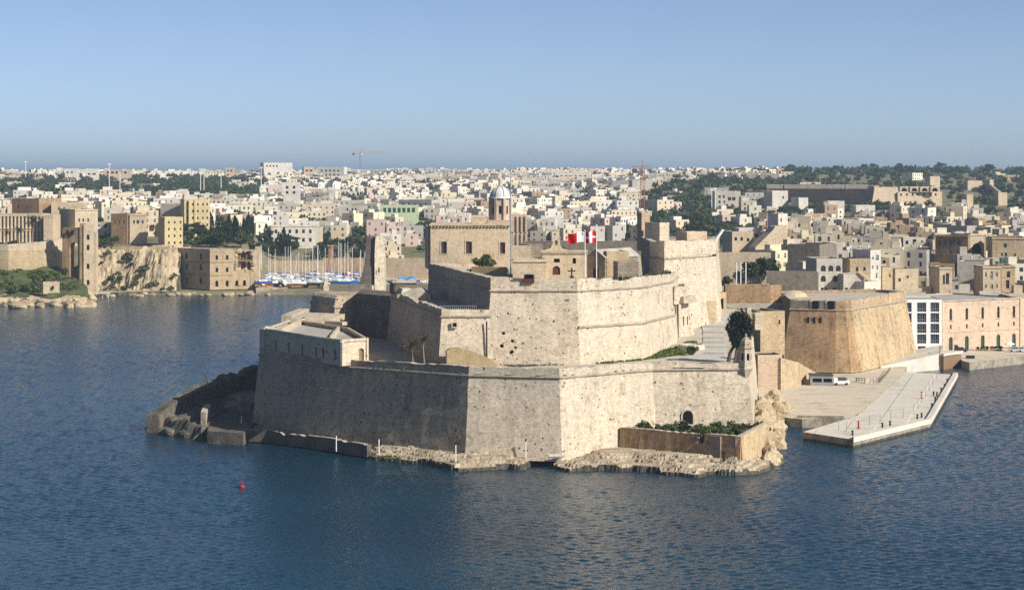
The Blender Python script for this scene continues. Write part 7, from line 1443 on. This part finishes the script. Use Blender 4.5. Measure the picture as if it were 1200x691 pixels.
lm('white_flats', 'white flats with dark square windows above the boatyard trees', 332, 352, 214, 234, 1750, 12, 'white_plaster', .1, [(x, x + 3, y, y + 3) for x in (335, 343) for y in (218, 224)], wm=4, cat='building')

# --- domed church behind the palace
dc = thing('domed_church', 'church with a ribbed silver dome and arched drum behind the palace', 'church', (X_(586, 800), 800, 16)); Y = 800; cx = X_(586, Y); k = Y / FPX
r = 13 * k; zd, z2 = Z_(233, Y), Z_(258, Y); mb = MB(); N = 8; oct_ = [(cx + r * .98 * math.cos(math.pi / 8 + t * math.pi / 4), Y + 6 + r * .98 * math.sin(math.pi / 8 + t * math.pi / 4)) for t in range(8)]
ops = []
for i in range(8):
    p0, p1 = oct_[i], oct_[(i + 1) % 8]; l = math.dist(p0, p1); o_ = [(l / 2 - .42, l / 2 + .42, 2.2, 5.2, 'a')]; ops.append((facade(mb, p0, p1, z2, zd, o_, .4), o_, rot_of(p0, p1)))
part(dc, 'drum', mb, 'pink_stone')
for P, o_, ro in ops: put_windows(dc, P, o_, ro, WIN[4], .35)
prof = [(r * 1.08, zd), (r * 1.08, zd + .4), (r * .98, zd + .5)] + [(r * .97 * math.cos(a), zd + .5 + r * 1.02 * math.sin(a)) for a in np.linspace(.05, 1.4, 9)]
mb = MB(); mb.lathe((cx, Y + 6), prof, 24); dm = part(dc, 'dome', mb, 'lead_dome', True)
for i in range(8):
    mb = MB(); a0 = math.pi / 8 + i * math.pi / 4; prev = None
    for a in np.linspace(.05, 1.4, 9):
        q = (cx + math.cos(a0) * r * .98 * math.cos(a), Y + 6 + math.sin(a0) * r * .98 * math.cos(a), zd + .5 + r * 1.03 * math.sin(a))
        if prev: mb.tube(prev, q, .16, 4)
        prev = q
    part(dm, 'rib', mb, 'grey_metal')
    mb = MB(); q = oct_[i]; mb.obox((cx + (q[0] - cx) * 1.02, Y + 6 + (q[1] - Y - 6) * 1.02), a0, .7, .9, z2, zd); part(dc, 'pilaster', mb, 'pink_stone')
zt_ = zd + .5 + r * 1.0; mb = MB(); mb.lathe((cx, Y + 6), [(.9, zt_), (.9, zt_ + .3), (.6, zt_ + .4), (.6, zt_ + 2.2), (.85, zt_ + 2.3), (.5, zt_ + 2.9), (.1, zt_ + 3.4), (.25, zt_ + 3.7), (.05, zt_ + 4)], 10); part(dc, 'lantern', mb, 'warm_stone')
mb = MB(); mb.box(X_(572, Y), X_(600, Y), Y, Y + 14, 16, z2); part(dc, 'crossing', mb, 'pink_stone'); mb = MB(); mb.box(X_(553, Y), X_(573, Y), Y + 2, Y + 12, 16, Z_(256, Y)); part(dc, 'transept', mb, 'warm_stone')
tw_ = (X_(600, 780), X_(618, 780)); mb = MB(); mb.box(tw_[0], tw_[1], 780, 788, 16, Z_(274, 780)); mb.box(tw_[0] - .3, tw_[1] + .3, 779.7, 788.3, Z_(274, 780), Z_(272, 780)); mb.box(tw_[0] + .3, tw_[1] - .3, 780.3, 787.7, Z_(272, 780), Z_(254, 780)); mb.box(tw_[0], tw_[1], 779.8, 788, Z_(254, 780), Z_(252, 780)); part(dc, 'bell_tower', mb, 'pink_stone')
for x in (601.5, 606.5, 611.5, 616.5):
    for y0, y1 in ((272, 254), (300, 274)): mb = MB(); c = W(x, 270, 779.8); mb.box(c[0] - .35, c[0] + .35, 779.3, 780.2, Z_(y0, 780), Z_(y1, 780)); part(dc, 'column', mb, 'warm_stone')
BLOCKED += [(545, 625, 770, 830)]

# --- cranes
def crane(x, yb, yt, Y, lab, jib_l, jib_r, mat, jmat, w=1.6, zb=None):
    zb = Z_(yb, Y) if zb is None else zb; zt = Z_(yt, Y); cx = X_(x, Y); t = thing('tower_crane', lab, 'crane', (cx, Y, zb)); mb = MB(); h = w / 2; n = max(4, int((zt - zb) / (w * 1.3)))
    for sx in (-h, h):
        for sy in (-h, h): mb.tube((cx + sx, Y + sy, zb), (cx + sx, Y + sy, zt), .17, 4)
    for i in range(n):
        a, b = zb + (zt - zb) * i / n, zb + (zt - zb) * (i + 1) / n; s = 1 if i % 2 else -1
        for sy in (-h, h): mb.tube((cx - h * s, Y + sy, a), (cx + h * s, Y + sy, b), .1, 3)
        for sx in (-h, h): mb.tube((cx + sx, Y - h * s, a), (cx + sx, Y + h * s, b), .1, 3)
    part(t, 'mast', mb, mat); x0, x1 = X_(jib_l, Y), X_(jib_r, Y); mb = MB()
    for dy, dz in ((-.7, 0), (.7, 0), (0, 1.3)): mb.tube((x0, Y + dy, zt + dz), (x1, Y + dy, zt + dz), .16, 4)
    n = int((x1 - x0) / 1.6)
    for i in range(n):
        a = x0 + (x1 - x0) * i / n; b = x0 + (x1 - x0) * (i + .5) / n; c = x0 + (x1 - x0) * (i + 1) / n
        for dy in (-.7, .7): mb.tube((a, Y + dy, zt), (b, Y, zt + 1.3), .08, 3); mb.tube((b, Y, zt + 1.3), (c, Y + dy, zt), .08, 3)
    part(t, 'jib', mb, jmat); mb = MB(); mb.tube((cx, Y, zt), (cx, Y, zt + 4.5), .25, 5, .1); mb.tube((cx, Y, zt + 4.5), (x1 * .6 + cx * .4, Y, zt + 1.3), .06, 3); mb.tube((cx, Y, zt + 4.5), (x0, Y, zt + 1.3), .06, 3); part(t, 'tie_head', mb, mat)
    mb = MB(); mb.box(x0, x0 + 2.4, Y - .8, Y + .8, zt - 2.2, zt - .1); part(t, 'counterweight', mb, 'slate'); mb = MB(); mb.box(cx + h, cx + h + 1.4, Y - .7, Y + .7, zt - 2, zt - .2); part(t, 'cab', mb, 'white_paint')
crane(422.5, 206, 179.5, 2500, 'tower crane with long yellow jib standing on the skyline', 413, 452, 'rust', 'crane_yellow', 2.0)
crane(753, 255, 198, 1150, 'rusty tower crane standing behind the cavalier', 741, 762, 'rust', 'rust', 1.9, 18)
# aerial and floodlight masts
for x, yb, yt, Y in ((128, 226, 193, 2000), (140.5, 226, 203, 1900), (235, 219, 199, 2000), (239, 219, 199, 2010), (306, 214, 197, 2100), (421, 219, 200, 1900), (444, 250, 235, 1400), (30, 206, 190, 2700), (834, 235, 223, 1450), (838, 235, 222, 1450), (994, 325, 292, 760), (713, 262, 250, 1300), (675, 262, 252, 1300), (259, 214, 204, 2100)):
    c = W(x, yb, Y); mb = MB(); r_ = .00022 * Y; mb.tube((c[0], Y, c[2] - 6), (c[0], Y, Z_(yt, Y)), r_, 5, r_ * .7); mb.box(c[0] - r_ * 3, c[0] + r_ * 3, Y - r_, Y + r_, Z_(yt, Y) - .2, Z_(yt, Y) + .9); single('light_mast', mb, 'white_paint', 'tall thin pale floodlight mast among the houses', 'mast', 'floodlight masts')

# --- town generator: terraces of houses following the slopes
def green_zone(u, Y):
    """where trees stand instead of houses"""
    if u < 300 and 1950 < Y < 2850: return .95
    if u < 300 and Y >= 2850: return .5
    if 215 < u < 345 and Y < 1270: return 1
    if 370 < u < 432 and Y < 1240: return 1
    if 300 <= u < 560 and 2250 < Y < 2500: return .5
    if 560 <= u < 740 and 1750 < Y < 2150: return .35
    if 725 <= u < 935 and 960 < Y < 2050: return .94
    if 820 <= u < 895 and Y >= 2050: return .6
    if u >= 895 and Y > 1330: return .985
    if u >= 935 and 1150 < Y <= 1330: return .45
    if 700 < u < 850 and Y < 1150: return 1
    if float(fbm(np.array([u * .9]), np.array([Y * .55]), .021, 3, 8)[0]) > .13: return .85
    return .07
near = []; far = []
Y = 1165.0
while Y < 3300:
    du = 2600 / Y; u = -170 + RH.uniform(0, 10); nrun = 2; crun = 'cream'
    while u < 1370:
        if RH.random() < .3: crun = RH.choice(('white', 'cream', 'cream', 'cream', 'sand', 'sand', 'honey', 'honey', 'grey', 'yellow', 'pink'))
        if RH.random() < .25: nrun = RH.choice((1, 2, 2, 3) if Y < 1700 else (1, 2, 2))
        w = RH.uniform(6, 13) if Y < 1400 else RH.uniform(8, 22); g = green_zone(u, Y); zone = (u < 205, u < 330)
        ang = .22 + .5 * math.sin(u * .011 + Y * .0042) + .35 * math.sin(u * .027 - Y * .009) + RH.uniform(-.08, .08)
        if RH.random() > g and not blocked(u + w * du / 2, Y) and not (u > 850 and Y < 1180):
            n = nrun if RH.random() < .55 else RH.choice((1, 2, 2, 2, 3, 3, 4)) if Y < 1350 else RH.choice((1, 2, 2, 2, 3)) if Y < 1900 else RH.choice((1, 1, 2, 2)); yy = Y + RH.uniform(-5, 5); x = X_(u, yy) + w / 2
            near.append((yy, x, w * RH.uniform(.9, 1.02), RH.uniform(8, 13), n, ang, crun if RH.random() < .5 and u < 930 else RH.choice(('white', 'white', 'cream', 'cream', 'cream', 'sand', 'sand', 'honey', 'honey', 'grey', 'yellow', 'pink', 'brown') if u < 930 else ('cream', 'sand', 'honey', 'cream', 'white', 'grey', 'brown')), u))
        u += w * du * RH.choice((1.0, 1.0, 1.0, 1.0, 1.03, 1.4))
    Y += RH.uniform(17, 25) * (1 + (Y - 1165) / 2600)
# old town on the right, nearer
Y = 735.0
while Y < 1190:
    u = 930 + RH.uniform(0, 8) if Y < 850 else 885 + RH.uniform(0, 8); du = 2600 / Y
    while u < 1340:
        w = RH.uniform(5.5, 10.5); ang = .22 + .45 * math.sin(u * .02 + Y * .01) + RH.uniform(-.1, .1)
        if not blocked(u + w * du / 2, Y) and RH.random() > .1:
            near.append((Y + RH.uniform(-3, 3), X_(u, Y) + w / 2, w * .98, RH.uniform(8, 12), RH.choice((1, 2, 2, 3, 3)), ang, RH.choice(('cream', 'cream', 'sand', 'honey', 'grey', 'white', 'brown', 'yellow')), u))
        u += w * du * RH.choice((1.0, 1.03, 1.2))
    Y += RH.uniform(17, 22)
near.sort(key=lambda t: t[0])
cnt = 0
for yy, x, w, d, n, ang, cn, u in near:
    z = ground(x, yy - d / 2)
    # nothing of it shows where the fort stands in front
    hid = 452 < u < 850 and yy < 1250
    top = HOR + (CAMZ - z - n * 3.3) / yy * FPX
    if hid and top > 262: continue
    if u < 300 and yy < 1200 and u > 120: pass
    if cnt < 300 and -12 < u < 1203:
        where = ('in the old town behind brown bastion' if u > 880 and yy < 1200 else 'on the plateau above the sea cliff' if u < 250 and yy < 1400 else 'on the slope above the boatyard' if u < 460 else 'on the hillside behind the domed church' if u < 760 else 'on the green hillside beyond the ditch')
        house((x, yy, z), w, d, n, ang, cn, where, 'houses ' + where); cnt += 1
    else: far_house((x, yy, z), w, d, n, ang, cn)
o = setting('far_town', FARM, FMATS, 'stuff'); tag(o, 'dense pale flat-roofed town spread over the far hills to the skyline', 'houses')

# --- trees
def tree_at(kind, u, Y, s, label, group, dz=0, szz=1.0):
    if '{k}' in label: label = label.format(k={'round': 'rounded evergreen', 'wide': 'low spreading carob', 'pine': 'flat-topped pine', 'olive': 'grey-green olive'}[kind])
    x = X_(u, Y); TREES[kind].plant((x, Y, ground(x, Y) - .3 + dz), s, label, group, szz)
rt = random.Random(17)
for i in range(30):
    u = rt.uniform(240, 338); Y = (1110 if u < 295 else 1178) + rt.uniform(0, 75); tree_at('cypress', u, Y, rt.uniform(.75, 1.25), 'tall dark cypress in the grove above the ruined building', 'cypresses above the ruin')
for i in range(60):
    u = rt.uniform(212, 348); Y = (1075 if u < 300 else 1172) + rt.uniform(0, 75); tree_at(rt.choice(('round', 'wide', 'pine')), u, Y, rt.uniform(.8, 1.2), '{k} among the cypresses above the ruined building', 'round trees above the ruin')
for i in range(16):
    u = rt.uniform(372, 430); Y = 1165 + rt.uniform(0, 50); tree_at('round', u, Y, rt.uniform(.9, 1.3), 'dark tree behind the yacht masts', 'trees behind the boatyard')
for i in range(14): u = rt.uniform(110, 135) if i % 2 else rt.uniform(215, 250); tree_at('wide', u, 1080 + rt.uniform(0, 40), rt.uniform(.6, .9), 'spreading tree on the plateau above the sea cliff', 'trees on the plateau')
for i in range(12): u = rt.uniform(1030, 1085); tree_at('wide', u, 1440 + rt.uniform(0, 110), rt.uniform(.9, 1.4), 'dark tree below the ruined far fort', 'trees below the ruined fort')
for i in range(26):
    u = rt.uniform(915, 1215); Y = 2350 + rt.uniform(0, 350); tree_at(rt.choice(('round', 'pine', 'wide')), u, Y, rt.uniform(1.1, 2.0), '{k} along the ridge behind the far rampart', 'trees on the far ridge')
for i in range(80):
    u = rt.uniform(735, 935); Y = 1020 + rt.uniform(0, 420); tree_at(rt.choice(('olive', 'wide', 'round')), u, Y, rt.uniform(.7, 1.2), '{k} on the leafy slope beyond the ditch', 'trees on the leafy slope')
# woods that read as one mass
wood = MB(); rw = np.random.default_rng(77); protos = []
for k in range(4):
    m = crown(85, 1.15, 4.2, 4.2, 3.0, 3.4, 8, 900 + k); protos.append(np.array(m.v).reshape(-1, 4, 3))
def clump(x, Y, z, s, k, mi):
    v = protos[k] * s + (x, Y, z); n = len(wood.v); vv = v.reshape(-1, 3); wood.v.extend(map(tuple, vv)); c = len(v)
    wood.f.extend([(n + 4 * i, n + 4 * i + 1, n + 4 * i + 2, n + 4 * i + 3) for i in range(c)]); wood.m.extend([mi] * c)
for (u0, u1, Y0, Y1, n, s0, s1) in ((-170, -10, 1930, 2850, 420, .8, 1.5), (1220, 1370, 1340, 2900, 300, .8, 1.5), (-10, 300, 1930, 2850, 900, .8, 1.5), (300, 560, 2250, 2500, 120, .8, 1.3), (560, 740, 1750, 2150, 110, .7, 1.2), (725, 935, 1150, 2060, 640, .55, 1.1), (815, 900, 2050, 2500, 130, .9, 1.4), (895, 1220, 1340, 2300, 430, .7, 1.3), (895, 1220, 2300, 2900, 200, 1.0, 1.8), (935, 1215, 1150, 1340, 60, .5, .9), (-10, 900, 1200, 2200, 260, .45, .9), (-10, 900, 1250, 3000, 901, .6, 1.3), (-10, 900, 1250, 3000, 901, .6, 1.3), (-10, 900, 1250, 3000, 901, .6, 1.3)):
    for i in range(n):
        u, Y = rw.uniform(u0, u1), rw.uniform(Y0, Y1); x = X_(u, Y)
        if blocked(u, Y) and rw.random() < .9: continue
        if n == 901 and float(fbm(np.array([u * .9]), np.array([Y * .55]), .021, 3, 8)[0]) < .1: continue
        clump(x, Y, ground(x, Y) - .6, rw.uniform(s0, s1), int(rw.integers(4)), int(rw.choice([0, 1, 1, 2])))
o = setting('far_woodland', wood, ['leaf_dark', 'leaf_mid', 'leaf_olive'], 'stuff'); tag(o, 'dark scattered woodland over the far hills', 'woodland')

# --- the air over the harbour
mb = MB(); mb.box(-31000, 31000, -2100, 51000, -4.5, 95)
hz = bpy.data.materials.new('haze_air'); hz.use_nodes = True; hz.node_tree.nodes.clear()
ho_ = hz.node_tree.nodes.new('ShaderNodeOutputMaterial'); hv = hz.node_tree.nodes.new('ShaderNodeVolumePrincipled'); hz.node_tree.links.new(hv.outputs[0], ho_.inputs['Volume'])
hv.inputs['Color'].default_value = (.6, .79, 1, 1); hv.inputs['Density'].default_value = HAZE; hv.inputs['Anisotropy'].default_value = .2
MATS['haze_air'] = hz; setting('haze', mb, 'haze_air', 'stuff')
